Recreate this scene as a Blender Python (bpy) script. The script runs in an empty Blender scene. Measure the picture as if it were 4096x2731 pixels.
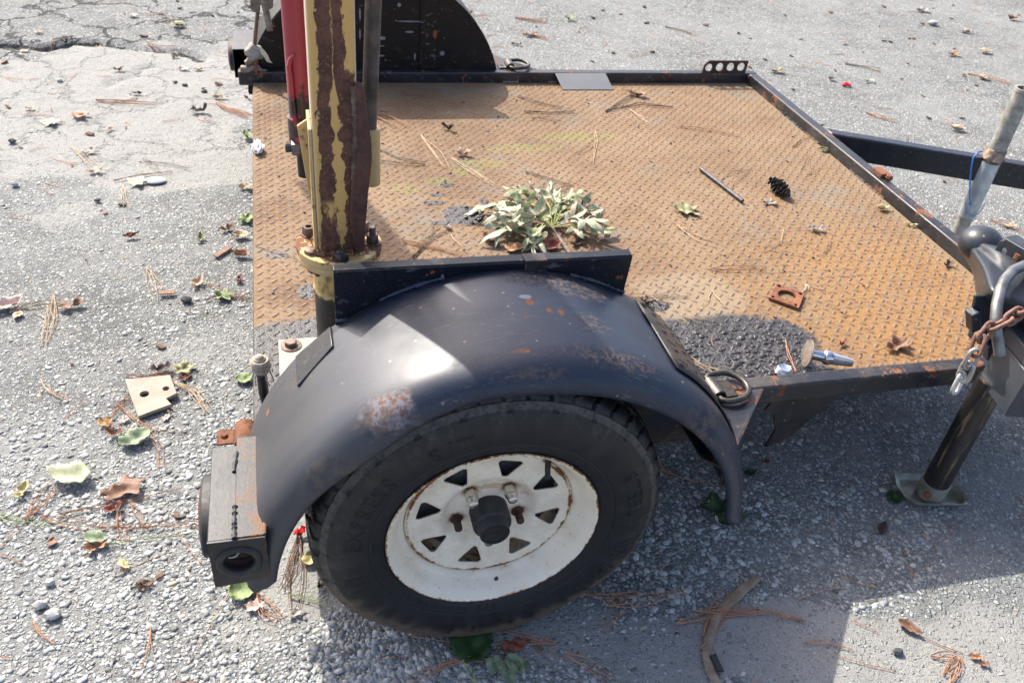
import bpy, bmesh, math, random
import numpy as np
from mathutils import Vector, Matrix

R = math.radians
PI = math.pi
S = bpy.context.scene
COL = S.collection
random.seed(7)
RNG = np.random.default_rng(7)

# ------------------------------------------------------------------ camera, sky, sun, exposure
cam_d = bpy.data.cameras.new('camera')
cam = bpy.data.objects.new('camera', cam_d)
COL.objects.link(cam)
cam.location = (-0.28936, -0.90138, 1.40425)
cam.rotation_euler = (0.923208, -0.089457, -0.235686)
cam_d.sensor_width = 36
cam_d.lens = 30.01
cam_d.clip_start = 0.05
cam_d.clip_end = 400
cam_d.dof.use_dof = True
cam_d.dof.focus_distance = 1.65
cam_d.dof.aperture_fstop = 9.0
S.camera = cam

TO_SUN = Vector((-0.44, 0.90, 1.0)).normalized()
SUN_EL = math.asin(TO_SUN.z)
SUN_AZ = math.atan2(TO_SUN.x, TO_SUN.y)
world = bpy.data.worlds.new('World')
S.world = world
world.use_nodes = True
wn = world.node_tree
bg = wn.nodes['Background']
sky = wn.nodes.new('ShaderNodeTexSky')
sky.sky_type = 'NISHITA'
sky.sun_disc = False
sky.sun_elevation = SUN_EL
sky.sun_rotation = SUN_AZ
sky.dust_density = 3.5
sky.air_density = 0.6
sky.ozone_density = 0.3
wn.links.new(sky.outputs[0], bg.inputs[0])
bg.inputs[1].default_value = 0.15

sun_d = bpy.data.lights.new('sun', 'SUN')
sun = bpy.data.objects.new('sun', sun_d)
COL.objects.link(sun)
sun_d.energy = 2.7
sun_d.angle = R(0.53)
sun_d.color = (1.0, 0.94, 0.835)
sun.rotation_euler = (-TO_SUN).to_track_quat('-Z', 'Y').to_euler()
sun.location = (-3, 8, 8)

S.view_settings.view_transform = 'Standard'
S.view_settings.look = 'None'
S.view_settings.gamma = 1
S.view_settings.use_curve_mapping = False
S.view_settings.exposure = 1.40
S.render.engine = 'CYCLES'

# ------------------------------------------------------------------ node helpers
class T:
    def __init__(s, name):
        s.m = bpy.data.materials.new(name)
        s.m.use_nodes = True
        s.nt = s.m.node_tree
        s.b = s.nt.nodes['Principled BSDF']
        s._o = None

    def n(s, t, ins=None, **kw):
        nd = s.nt.nodes.new(t)
        for k, v in kw.items():
            setattr(nd, k, v)
        for k, v in (ins or {}).items():
            s.put(nd.inputs[k], v)
        return nd

    def put(s, sock, v):
        if isinstance(v, bpy.types.NodeSocket):
            s.nt.links.new(v, sock)
        else:
            if isinstance(v, (tuple, list)) and len(v) == 3 and sock.type == 'RGBA':
                v = (*v, 1)
            sock.default_value = v

    def pos(s):
        if s._o is None:
            s._o = s.n('ShaderNodeTexCoord').outputs['Object']
        return s._o

    def sep(s, v=None):
        return s.n('ShaderNodeSeparateXYZ', {0: v if v is not None else s.pos()}).outputs

    def map(s, scale=(1, 1, 1), loc=(0, 0, 0), rot=(0, 0, 0), vec=None):
        return s.n('ShaderNodeMapping', {'Vector': vec if vec is not None else s.pos(), 'Scale': scale, 'Location': loc, 'Rotation': rot}).outputs[0]

    def noise(s, sc, det=4, rough=.55, vec=None, dist=0.0, out=0):
        return s.n('ShaderNodeTexNoise', {'Vector': vec if vec is not None else s.pos(), 'Scale': sc, 'Detail': det, 'Roughness': rough, 'Distortion': dist}).outputs[out]

    def vor(s, sc, feature='F1', vec=None, out='Distance', rand=1.0):
        return s.n('ShaderNodeTexVoronoi', {'Vector': vec if vec is not None else s.pos(), 'Scale': sc, 'Randomness': rand}, feature=feature).outputs[out]

    def ma(s, op, a, b=0.0, c=None, clamp=False):
        nd = s.n('ShaderNodeMath', operation=op, use_clamp=clamp)
        s.put(nd.inputs[0], a)
        s.put(nd.inputs[1], b)
        if c is not None:
            s.put(nd.inputs[2], c)
        return nd.outputs[0]

    def mr(s, v, a, b, lo=0.0, hi=1.0, smooth=True):
        nd = s.n('ShaderNodeMapRange', {'Value': v, 'From Min': a, 'From Max': b, 'To Min': lo, 'To Max': hi})
        if smooth:
            nd.interpolation_type = 'SMOOTHSTEP'
        return nd.outputs[0]

    def mix(s, f, a, b, mode='MIX'):
        nd = s.n('ShaderNodeMix', data_type='RGBA', blend_type=mode)
        s.put(nd.inputs[0], f)
        s.put(nd.inputs[6], a)
        s.put(nd.inputs[7], b)
        return nd.outputs[2]

    def mixf(s, f, a, b):
        nd = s.n('ShaderNodeMix', data_type='FLOAT')
        s.put(nd.inputs[0], f)
        s.put(nd.inputs[2], a)
        s.put(nd.inputs[3], b)
        return nd.outputs[0]

    def ramp(s, f, stops):
        nd = s.n('ShaderNodeValToRGB', {0: f})
        el = nd.color_ramp.elements
        while len(el) < len(stops):
            el.new(0.5)
        for e, (p, c) in zip(el, stops):
            e.position = p
            e.color = (*c, 1)
        return nd.outputs[0]

    def bump(s, h, strength=.5, dist=.002, prev=None):
        ins = {'Height': h, 'Strength': strength, 'Distance': dist}
        if prev is not None:
            ins['Normal'] = prev
        return s.n('ShaderNodeBump', ins).outputs[0]

    def spot(s, c, r, wob=.35, wsc=30.0, soft=.25):
        """mask of one soft-edged blot around c with radii r"""
        v = s.n('ShaderNodeVectorMath', {0: s.pos(), 1: c}, operation='SUBTRACT').outputs[0]
        v = s.n('ShaderNodeVectorMath', {0: v, 1: r}, operation='DIVIDE').outputs[0]
        d = s.n('ShaderNodeVectorMath', {0: v}, operation='LENGTH').outputs['Value']
        nz = s.noise(wsc, 4, .6)
        d = s.ma('ADD', d, s.ma('MULTIPLY', s.ma('SUBTRACT', nz, .5), wob * 2))
        return s.mr(d, 1.0 - soft, 1.0 + soft, 1.0, 0.0)

    def attr(s, name, out='Fac'):
        return s.n('ShaderNodeAttribute', attribute_name=name).outputs[out]

    def fin(s, col=None, rough=None, metal=None, nrm=None, spec=None, coat=None, coat_rough=None):
        for k, v in (('Base Color', col), ('Roughness', rough), ('Metallic', metal), ('Normal', nrm), ('Specular IOR Level', spec), ('Coat Weight', coat), ('Coat Roughness', coat_rough)):
            if v is not None:
                s.put(s.b.inputs[k], v)
        return s.m

RUST_A = (.105, .036, .016)
RUST_B = (.26, .092, .032)

def paint_black(name, rust=.5, dust=.4, rough=.3, spots=(), spec=.5, film=False, coat=0.0, base=(.0065, .0075, .0105), dustcol=(.11, .092, .078)):
    t = T(name)
    nb = t.noise(9, 5, .6)
    nf = t.noise(70, 5, .65)
    d = t.mr(t.ma('ADD', t.ma('MULTIPLY', nb, .7), t.ma('MULTIPLY', nf, .3)), .62 - .22 * dust, .80 - .1 * dust)
    col = t.mix(t.ma('MULTIPLY', d, .55), base, dustcol)
    # fine specks and small knocks
    sp = t.mr(t.noise(420, 2, .5), .63, .70)
    col = t.mix(t.ma('MULTIPLY', sp, .4), col, (.12, .115, .11))
    vd = t.vor(46, 'F1', t.map((1, 1, 1), loc=(3.1, 1.7, .3)))
    vc = t.n('ShaderNodeSeparateColor', {0: t.vor(46, 'F1', t.map((1, 1, 1), loc=(3.1, 1.7, .3)), 'Color')}).outputs
    kn = t.ma('MULTIPLY', t.mr(t.ma('ADD', vd, t.ma('MULTIPLY', t.ma('SUBTRACT', nf, .5), .16)), .10, .13, 1, 0), t.mr(vc[0], .66, .68))
    col = t.mix(kn, col, t.mix(vc[1], (.20, .19, .18), (.20, .085, .04)))
    # scratches, long and thin
    sc = t.noise(1.0, 3, .6, vec=t.map((30, 420, 60), rot=(0, 0, .5)))
    scm = t.ma('MULTIPLY', t.mr(sc, .60, .66), t.mr(t.noise(6, 2), .44, .60))
    col = t.mix(t.ma('MULTIPLY', scm, .5), col, (.15, .145, .14))
    # rust chips
    rn = t.ma('ADD', t.ma('MULTIPLY', t.noise(13, 6, .7), .65), t.ma('MULTIPLY', t.noise(60, 4, .6), .35))
    rm = t.mr(rn, .70 - .16 * rust, .735 - .16 * rust)
    rc = t.mix(t.noise(120, 3), RUST_A, RUST_B)
    col = t.mix(rm, col, rc)
    if film:
        # dry dust clinging to the tail slope of the arch
        xs = t.sep()
        fm = t.ma('MULTIPLY', t.ma('MULTIPLY', t.mr(xs[2], .64, .50), t.mr(xs[0], .02, -.20)), t.mr(t.noise(1.0, 4, .6, vec=t.map((7, 18, 7))), .25, .65, .55, 1))
        col = t.mix(t.ma('MULTIPLY', fm, .85), col, (.052, .052, .052))
    # worn arrises
    bv = t.n('ShaderNodeBevel', {'Radius': .006}, samples=4).outputs[0]
    dt = t.n('ShaderNodeVectorMath', {0: bv, 1: t.n('ShaderNodeNewGeometry').outputs['Normal']}, operation='DOT_PRODUCT').outputs['Value']
    ew = t.ma('MULTIPLY', t.mr(dt, .995, .93), t.mr(t.ma('ADD', t.ma('MULTIPLY', nb, .5), t.ma('MULTIPLY', t.noise(45, 5, .7), .5)), .60 - .13 * rust, .68 - .13 * rust))
    col = t.mix(t.ma('MULTIPLY', ew, .85), col, rc)
    rm = t.ma('MAXIMUM', rm, t.ma('MULTIPLY', ew, .8))
    ro = t.mixf(d, t.mr(nb, .3, .7, rough - .07, rough + .08), min(1, rough + .25))
    ro = t.mixf(rm, ro, .85)
    hsum = t.ma('ADD', t.ma('MULTIPLY', t.noise(300, 3), .15), t.ma('MULTIPLY', rm, -.6))
    for c, r, kind in spots:
        k = t.spot(c, r, .8 if kind == 'bare' else .5, 45 if kind == 'bare' else 60, .3)
        if kind == 'rust':
            col = t.mix(k, col, t.mix(t.noise(150, 3), (.13, .038, .014), (.30, .10, .035)))
        elif kind == 'bare':
            mm = t.mr(t.noise(150, 5, .75), .44, .56)
            col = t.mix(k, col, t.mix(mm, (.19, .195, .21), (.15, .07, .045)))
        elif kind == 'pale':
            col = t.mix(t.ma('MULTIPLY', k, .7), col, (.30, .32, .35))
        elif kind == 'dust':
            col = t.mix(t.ma('MULTIPLY', t.ma('MULTIPLY', k, .5), t.mr(t.noise(130, 4, .7), .46, .62)), col, (.15, .10, .07))
        elif kind == 'grime':
            col = t.mix(t.ma('MULTIPLY', t.ma('MULTIPLY', k, .55), t.mr(nf, .4, .6)), col, (.12, .09, .065))
        ro = t.mixf(k, ro, .8)
    nrm = t.bump(hsum, .35, .0012)
    nrm = t.bump(t.noise(16, 2), .12, .004, nrm)
    return t.fin(col, ro, nrm=nrm, spec=spec, coat=coat, coat_rough=.24)

def simple(name, a, b, sc=60, rough=.6, metal=0.0, bump=.2, bdist=.001, spec=.5, contrast=(.35, .65)):
    t = T(name)
    n = t.ma('ADD', t.ma('MULTIPLY', t.noise(sc, 5, .65), .6), t.ma('MULTIPLY', t.noise(sc * .2, 3), .4))
    col = t.mix(t.mr(n, *contrast), a, b)
    return t.fin(col, t.mr(t.noise(sc * 1.7, 3), .3, .7, rough - .08, rough + .08), metal, t.bump(t.noise(sc * 3, 4), bump, bdist), spec)

# ------------------------------------------------------------------ mesh helpers
ORG = {}

def finish(bm, name, smooth=38):
    bmesh.ops.recalc_face_normals(bm, faces=bm.faces[:])
    me = bpy.data.meshes.new(name)
    bm.to_mesh(me)
    bm.free()
    if smooth:
        me.shade_smooth()
        me.set_sharp_from_angle(angle=R(smooth))
    return me

def put(name, me, mat, parent=None, org=(0, 0, 0), rot=None, bevel=0, seg=2):
    o = bpy.data.objects.new(name, me)
    COL.objects.link(o)
    if mat is not None and len(me.materials) == 0:
        me.materials.append(mat)
    org = Vector(org)
    if parent is not None:
        o.parent = parent
        o.location = org - ORG[parent.name]
    else:
        o.location = org
    if rot:
        o.rotation_euler = rot
    ORG[o.name] = org
    if bevel:
        b = o.modifiers.new('bevel', 'BEVEL')
        b.width = bevel
        b.segments = seg
        b.limit_method = 'ANGLE'
        b.angle_limit = R(40)
        b.harden_normals = False
    return o

def obj(name, bm, mat, parent=None, bevel=0, smooth=38, org=(0, 0, 0), seg=2, rot=None):
    return put(name, finish(bm, name, smooth), mat, parent, org, rot, bevel, seg)

def thing(name, loc, label, cat, group=None):
    o = bpy.data.objects.new(name, None)
    o.empty_display_size = .05
    COL.objects.link(o)
    o.location = loc
    ORG[o.name] = Vector(loc)
    return tag(o, label, cat, group)

def tag(o, label=None, cat=None, group=None, kind=None):
    if label:
        o['label'] = label
    if cat:
        o['category'] = cat
    if group:
        o['group'] = group
    if kind:
        o['kind'] = kind
    return o

def NB():
    return bmesh.new()

def box(bm, x0, x1, y0, y1, z0, z1, M=None):
    c = [(x, y, z) for z in (z0, z1) for y in (y0, y1) for x in (x0, x1)]
    v = [bm.verts.new(M @ Vector(p) if M else p) for p in c]
    for f in ((0, 1, 3, 2), (4, 6, 7, 5), (0, 4, 5, 1), (2, 3, 7, 6), (0, 2, 6, 4), (1, 5, 7, 3)):
        bm.faces.new([v[i] for i in f])
    return v

def ext(bm, pts, plane, a, b, M=None):
    """prism: 2-D outline pushed from a to b along the third axis"""
    def P(u, v, w):
        p = Vector((u, v, w)) if plane == 'xy' else Vector((u, w, v)) if plane == 'xz' else Vector((w, u, v))
        return M @ p if M else p
    A = [bm.verts.new(P(u, v, a)) for u, v in pts]
    B = [bm.verts.new(P(u, v, b)) for u, v in pts]
    n = len(pts)
    bm.faces.new(A[::-1])
    bm.faces.new(B)
    for i in range(n):
        bm.faces.new((A[i], A[(i + 1) % n], B[(i + 1) % n], B[i]))

def tube(bm, path, r, n=10, closed=False, cap=True):
    P = [Vector(p) for p in path]
    N = len(P)
    rs = r if isinstance(r, (list, tuple)) else [r] * N
    tan = []
    for i in range(N):
        a = P[(i - 1) % N] if (closed or i > 0) else P[i]
        b = P[(i + 1) % N] if (closed or i < N - 1) else P[i]
        tan.append((b - a).normalized())
    up = Vector((0, 0, 1)) if abs(tan[0].z) < .9 else Vector((1, 0, 0))
    u = tan[0].cross(up).normalized()
    rings = []
    for i in range(N):
        u = (u - tan[i] * u.dot(tan[i])).normalized()
        w = tan[i].cross(u)
        rings.append([bm.verts.new(P[i] + (u * math.cos(2 * PI * k / n) + w * math.sin(2 * PI * k / n)) * rs[i]) for k in range(n)])
    for i in range(N if closed else N - 1):
        A, B = rings[i], rings[(i + 1) % N]
        for k in range(n):
            bm.faces.new((A[k], A[(k + 1) % n], B[(k + 1) % n], B[k]))
    if cap and not closed:
        bm.faces.new(rings[0][::-1])
        bm.faces.new(rings[-1])

def lathe(bm, prof, M=None, n=24, a0=0.0, cap=True):
    """prof: (radius, height) pairs turned about the local z axis"""
    M = M or Matrix()
    rings = []
    for r, h in prof:
        if r < 1e-6:
            rings.append([bm.verts.new(M @ Vector((0, 0, h)))])
        else:
            rings.append([bm.verts.new(M @ Vector((r * math.cos(a0 + 2 * PI * k / n), r * math.sin(a0 + 2 * PI * k / n), h))) for k in range(n)])
    for A, B in zip(rings, rings[1:]):
        for k in range(n):
            k2 = (k + 1) % n
            if len(A) == 1 and len(B) == 1:
                continue
            if len(A) == 1:
                bm.faces.new((A[0], B[k2], B[k]))
            elif len(B) == 1:
                bm.faces.new((A[k], A[k2], B[0]))
            else:
                bm.faces.new((A[k], A[k2], B[k2], B[k]))
    if cap:
        for q in (rings[0], rings[-1]):
            if len(q) > 2:
                bm.faces.new(q)

def at(x, y, z, rx=0, ry=0, rz=0):
    return Matrix.Translation((x, y, z)) @ Matrix.Rotation(rz, 4, 'Z') @ Matrix.Rotation(ry, 4, 'Y') @ Matrix.Rotation(rx, 4, 'X')

def holed(bm, outer, holes_poly, plane, a, b):
    """plate with round holes: outer outline (list) and holes [(u,v,r)], cut with a triangulated fill"""
    loops = [outer] + [[(u + r * math.cos(-2 * PI * k / 16), v + r * math.sin(-2 * PI * k / 16)) for k in range(16)] for u, v, r in holes_poly]
    def P(u, v, w):
        return (u, v, w) if plane == 'xy' else (u, w, v) if plane == 'xz' else (w, u, v)
    tops = []
    for w in (a, b):
        edges = []
        ls = []
        for lp in loops:
            vs = [bm.verts.new(P(u, v, w)) for u, v in lp]
            ls.append(vs)
            for i in range(len(vs)):
                edges.append(bm.edges.new((vs[i], vs[(i + 1) % len(vs)])))
        bmesh.ops.triangle_fill(bm, use_beauty=True, use_dissolve=False, edges=edges)
        tops.append(ls)
    for A, B in zip(*tops):
        for i in range(len(A)):
            j = (i + 1) % len(A)
            bm.faces.new((A[i], A[j], B[j], B[i]))

def hexbolt(bm, M, r, h, shank=0, sr=None, washer=None):
    """hexagon head (or nut) standing on local z=0, optional washer below and threaded end above"""
    z = 0
    if washer:
        lathe(bm, [(washer, 0), (washer, .0025), (r, .0025)], M, 20)
        z = .0025
    lathe(bm, [(r * .94, z), (r, z + h * .12), (r, z + h * .85), (r * .86, z + h)], M, 6)
    if shank:
        sr = sr or r * .55
        pr = []
        k = 0
        hh = z + h
        while hh < z + h + shank:
            pr += [(sr, hh), (sr * .88, hh + .0011)]
            hh += .0022
        lathe(bm, pr + [(sr * .7, hh)], M, 12)

# value noise on arrays, used to lay out the ground
def vnoise(x, y, seed=0):
    xi, yi = np.floor(x).astype(np.int64), np.floor(y).astype(np.int64)
    fx, fy = x - xi, y - yi
    fx, fy = fx * fx * (3 - 2 * fx), fy * fy * (3 - 2 * fy)
    def h(a, b):
        q = (a * 374761393 + b * 668265263 + seed * 974711) & 0xffffffff
        q = ((q ^ (q >> 13)) * 1274126177) & 0xffffffff
        return ((q ^ (q >> 16)) & 0xffff) / 65535.0
    return (h(xi, yi) * (1 - fx) + h(xi + 1, yi) * fx) * (1 - fy) + (h(xi, yi + 1) * (1 - fx) + h(xi + 1, yi + 1) * fx) * fy

def fbm(x, y, sc, octv=4, seed=0):
    s, a, tot = 0, 1.0, 0
    for k in range(octv):
        s = s + a * vnoise(x * sc * 2 ** k + 17.3 * k, y * sc * 2 ** k - 9.1 * k, seed + k)
        tot += a
        a *= .5
    return s / tot

def sstep(v, a, b):
    t_ = np.clip((v - a) / (b - a), 0, 1)
    return t_ * t_ * (3 - 2 * t_)

# ------------------------------------------------------------------ ground
SANDS = [((-1.0509, 2.6010), (.85, .62), 1.0), ((-0.7228, 2.7855), (.5, .5), .8), ((-0.6613, 2.0917), (.42, .30), .85), ((-1.1712, 2.2363), (.55, .42), .8), ((-0.9267, 1.7078), (.18, .12), .55),
         ((-0.7329, 1.4355), (.25, .12), .4), ((-0.5434, 0.9413), (.16, .12), .45), ((-0.3120, 0.2223), (.07, .16), 1.0), ((-0.3744, 0.0993), (.10, .07), .55), ((0.8294, -0.2023), (.42, .14), 1.0),
         ((0.4477, -0.1118), (.34, .10), .95), ((0.2643, -0.0573), (.22, .07), .7), ((0.1824, 0.0016), (.14, .05), .6), ((1.0185, -0.1451), (.2, .06), .35), ((-1.0295, 1.2431), (.2, .15), .3), ((-0.2220, 0.2715), (.1, .2), .7)]

def sand_mask(x, y):
    s = np.zeros_like(x)
    nz = (fbm(x, y, 7.0, 4, 3) - .5) * 1.5
    for (cx, cy), (rx, ry), w in SANDS:
        d = np.sqrt(((x - cx) / rx) ** 2 + ((y - cy) / ry) ** 2) + nz * .8
        s = np.maximum(s, w * (1 - sstep(d, .62, 1.15)))
    s = np.maximum(s, .34 * sstep(fbm(x, y, 1.6, 4, 9), .56, .70) * (1 - .8 * sstep(x, .9, 1.6)))
    return s

def crack_mask(x, y):
    a = 1 - sstep(x + .45 * (y - 1.6), -.1, 1.6)
    return np.clip(a * sstep(y, 1.3, 3.0), 0, 1)

GAP = [(-1.5877, 3.2437), (-1.4678, 3.2285), (-1.4105, 3.2369), (-1.3603, 3.2063), (-1.2952, 3.2020), (-1.2296, 3.2300), (-1.1850, 3.2711), (-1.1415, 3.2527), (-1.0825, 3.2748)]
GAP2 = [(-1.0825, 3.2748), (-0.9957, 3.2444), (-0.8962, 3.1882), (-0.8115, 3.1776), (-0.7261, 3.1637), (-0.6367, 3.0693)]
GAP3 = [(-0.9777, 2.7441), (-0.9382, 2.8128), (-0.8860, 2.8698), (-0.8553, 2.9639), (-0.8167, 2.9825)]

def poly_d(x, y, P):
    d = np.full(x.shape, 9.0)
    for (ax, ay), (bx, by) in zip(P, P[1:]):
        vx, vy = bx - ax, by - ay
        f = np.clip(((x - ax) * vx + (y - ay) * vy) / (vx * vx + vy * vy), 0, 1)
        d = np.minimum(d, np.hypot(x - ax - f * vx, y - ay - f * vy))
    return d

def gap_mask(x, y):
    nz = (fbm(x, y, 14, 3, 31) - .5) * .05
    g = 1 - sstep(poly_d(x, y, GAP) + nz, .012, .05)
    g = np.maximum(g, .6 * (1 - sstep(poly_d(x, y, GAP2) + nz, .006, .035)))
    return np.maximum(g, .30 * (1 - sstep(poly_d(x, y, GAP3) + nz, .006, .03)))

def ground_z(x, y):
    z = (fbm(x, y, 1.1, 3, 5) - .5) * .010 + (fbm(x, y, 6, 3, 8) - .5) * .005
    d = np.sqrt((x / .35) ** 2 + ((y - .08) / .3) ** 2)
    return (z - .0025) * sstep(d, .5, 1.5) - .035 * gap_mask(x, y)

def axis(dense0, dense1, step, far):
    a = list(np.arange(dense0, dense1 + 1e-6, step))
    s = step
    while a[-1] < far:
        s *= 1.35
        a.append(a[-1] + s)
    s = step
    while a[0] > -far:
        s *= 1.35
        a.insert(0, a[0] - s)
    return np.array(a)

def make_ground():
    gx, gy = axis(-1.9, 5.2, .022, 90), axis(-1.2, 5.0, .022, 90)
    X, Y = np.meshgrid(gx, gy)
    Z = ground_z(X, Y)
    nx, ny = len(gx), len(gy)
    V = np.stack([X.ravel(), Y.ravel(), Z.ravel()], 1)
    i = np.arange(nx * ny).reshape(ny, nx)
    F = np.stack([i[:-1, :-1].ravel(), i[:-1, 1:].ravel(), i[1:, 1:].ravel(), i[1:, :-1].ravel()], 1)
    me = bpy.data.meshes.new('asphalt_ground')
    me.vertices.add(len(V))
    me.vertices.foreach_set('co', V.ravel().astype(np.float32))
    me.loops.add(F.size)
    me.loops.foreach_set('vertex_index', F.ravel().astype(np.int32))
    me.polygons.add(len(F))
    me.polygons.foreach_set('loop_start', np.arange(0, F.size, 4, dtype=np.int32))
    me.update()
    me.validate()
    me.shade_smooth()
    for nm, fn in (('sand', sand_mask), ('crack', crack_mask), ('gap', gap_mask)):
        at_ = me.attributes.new(nm, 'FLOAT', 'POINT')
        at_.data.foreach_set('value', fn(V[:, 0], V[:, 1]).astype(np.float32))
    t = T('asphalt')
    sand = t.attr('sand')
    crk = t.attr('crack')
    gap = t.attr('gap')
    p = t.pos()
    wob = t.n('ShaderNodeVectorMath', {0: p, 1: t.n('ShaderNodeVectorMath', {0: t.noise(60, 2, out=1), 'Scale': .006}, operation='SCALE').outputs[0]}, operation='ADD').outputs[0]
    cell = t.n('ShaderNodeSeparateColor', {0: t.vor(95, 'F1', wob, 'Color')}).outputs
    edge = t.vor(95, 'DISTANCE_TO_EDGE', wob)
    cell2 = t.n('ShaderNodeSeparateColor', {0: t.vor(230, 'F1', wob, 'Color')}).outputs
    edge2 = t.vor(230, 'DISTANCE_TO_EDGE', wob)
    big = t.noise(1.3, 4, .6)
    mid = t.noise(7, 5, .65)
    stone = t.ramp(cell[0], [(0, (.15, .157, .155)), (.3, (.28, .295, .288)), (.7, (.42, .435, .42)), (.93, (.54, .545, .515)), (1, (.38, .30, .21))])
    fine = t.ramp(cell2[0], [(0, (.10, .104, .103)), (.5, (.26, .268, .262)), (1, (.45, .46, .44))])
    binder = t.mix(t.mr(mid, .4, .65), (.088, .092, .090), (.185, .188, .182))
    sm = t.ma('MULTIPLY', t.mr(edge, .05, .20), t.mr(cell[1], .34, .40))
    fm = t.ma('MULTIPLY', t.mr(edge2, .04, .20), t.mr(cell2[1], .28, .34))
    col = t.mix(fm, binder, fine)
    col = t.mix(sm, col, stone)
    col = t.mix(t.mr(big, .35, .7, 0, .35), col, (.35, .362, .355))
    col = t.mix(t.mr(mid, .52, .72, 0, .35), col, (.13, .13, .135))
    # dry sand washed over it
    sn = t.noise(420, 3, .7)
    sandc = t.mix(t.mr(sn, .35, .65), (.215, .214, .202), (.315, .314, .298))
    sandc = t.mix(t.mr(t.noise(170, 2), .63, .68), sandc, (.11, .108, .11))
    sandc = t.mix(t.mr(t.noise(11, 4, .6), .45, .75, 0, .4), sandc, (.19, .187, .174))
    smk = t.mr(t.ma('ADD', sand, t.ma('MULTIPLY', t.ma('SUBTRACT', t.noise(45, 5, .7), .5), .9)), .34, .62)
    keep = t.ma('MULTIPLY', sm, t.mr(cell[2], .62, .7))
    smk = t.ma('MULTIPLY', smk, t.ma('SUBTRACT', 1.0, t.ma('MULTIPLY', keep, .7)))
    col = t.mix(smk, col, sandc)
    # cracks
    wv = t.n('ShaderNodeVectorMath', {0: p, 1: t.n('ShaderNodeVectorMath', {0: t.noise(6, 4, .65, out=1), 'Scale': .30}, operation='SCALE').outputs[0]}, operation='ADD').outputs[0]
    ce = t.vor(3.1, 'DISTANCE_TO_EDGE', wv)
    cw = t.ma('MULTIPLY', t.mr(t.noise(9, 2), .25, .7, .25, 1.0), .040)
    cm = t.ma('SUBTRACT', 1.15, t.ma('DIVIDE', ce, cw), clamp=True)
    cm = t.ma('MULTIPLY', t.mr(cm, .0, .6), t.mr(t.ma('ADD', crk, t.ma('MULTIPLY', t.ma('SUBTRACT', t.noise(2.3, 2), .5), .9)), .25, .5))
    cm = t.ma('MULTIPLY', cm, t.ma('SUBTRACT', 1.0, t.ma('MULTIPLY', smk, .75)))
    gm = t.mr(t.ma('ADD', gap, t.ma('MULTIPLY', t.ma('SUBTRACT', t.noise(50, 4, .7), .5), .6)), .40, .62)
    cm = t.ma('MAXIMUM', cm, gm)
    col = t.mix(t.ma('MULTIPLY', cm, .85), col, (.024, .024, .025))
    h = t.ma('ADD', t.ma('MULTIPLY', t.ma('MULTIPLY', t.mr(edge, 0, .32), sm), 1.0), t.ma('MULTIPLY', t.ma('MULTIPLY', t.mr(edge2, 0, .3), fm), .45))
    h = t.ma('MULTIPLY', h, t.ma('SUBTRACT', 1.0, t.ma('MULTIPLY', smk, .75)))
    h = t.ma('ADD', h, t.ma('MULTIPLY', t.noise(35, 5, .7), .6))
    h = t.ma('SUBTRACT', h, t.ma('MULTIPLY', cm, 2.4))
    nrm = t.bump(h, 1.0, .0042)
    nrm = t.bump(t.noise(14, 4, .6), .5, .010, nrm)
    mt = t.fin(col, .9, nrm=nrm, spec=.25)
    o = put('asphalt_ground', me, mt)
    tag(o, kind='structure')

make_ground()

def ico(sub):
    bm = NB()
    bmesh.ops.create_icosphere(bm, subdivisions=sub, radius=1)
    bm.verts.ensure_lookup_table()
    v = np.array([q.co[:] for q in bm.verts])
    f = np.array([[q.index for q in fc.verts] for fc in bm.faces])
    bm.free()
    return v, f

def raw_mesh(name, V, F, mat, smooth=False, tone=None):
    k = F.shape[1]
    me = bpy.data.meshes.new(name)
    me.vertices.add(len(V))
    me.vertices.foreach_set('co', V.ravel().astype(np.float32))
    me.loops.add(F.size)
    me.loops.foreach_set('vertex_index', F.ravel().astype(np.int32))
    me.polygons.add(len(F))
    me.polygons.foreach_set('loop_start', np.arange(0, F.size, k, dtype=np.int32))
    me.update()
    me.validate()
    if smooth:
        me.shade_smooth()
    if tone is not None:
        a = me.attributes.new('tone', 'FLOAT', 'POINT')
        a.data.foreach_set('value', tone.astype(np.float32))
    me.materials.append(mat)
    return me

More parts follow.
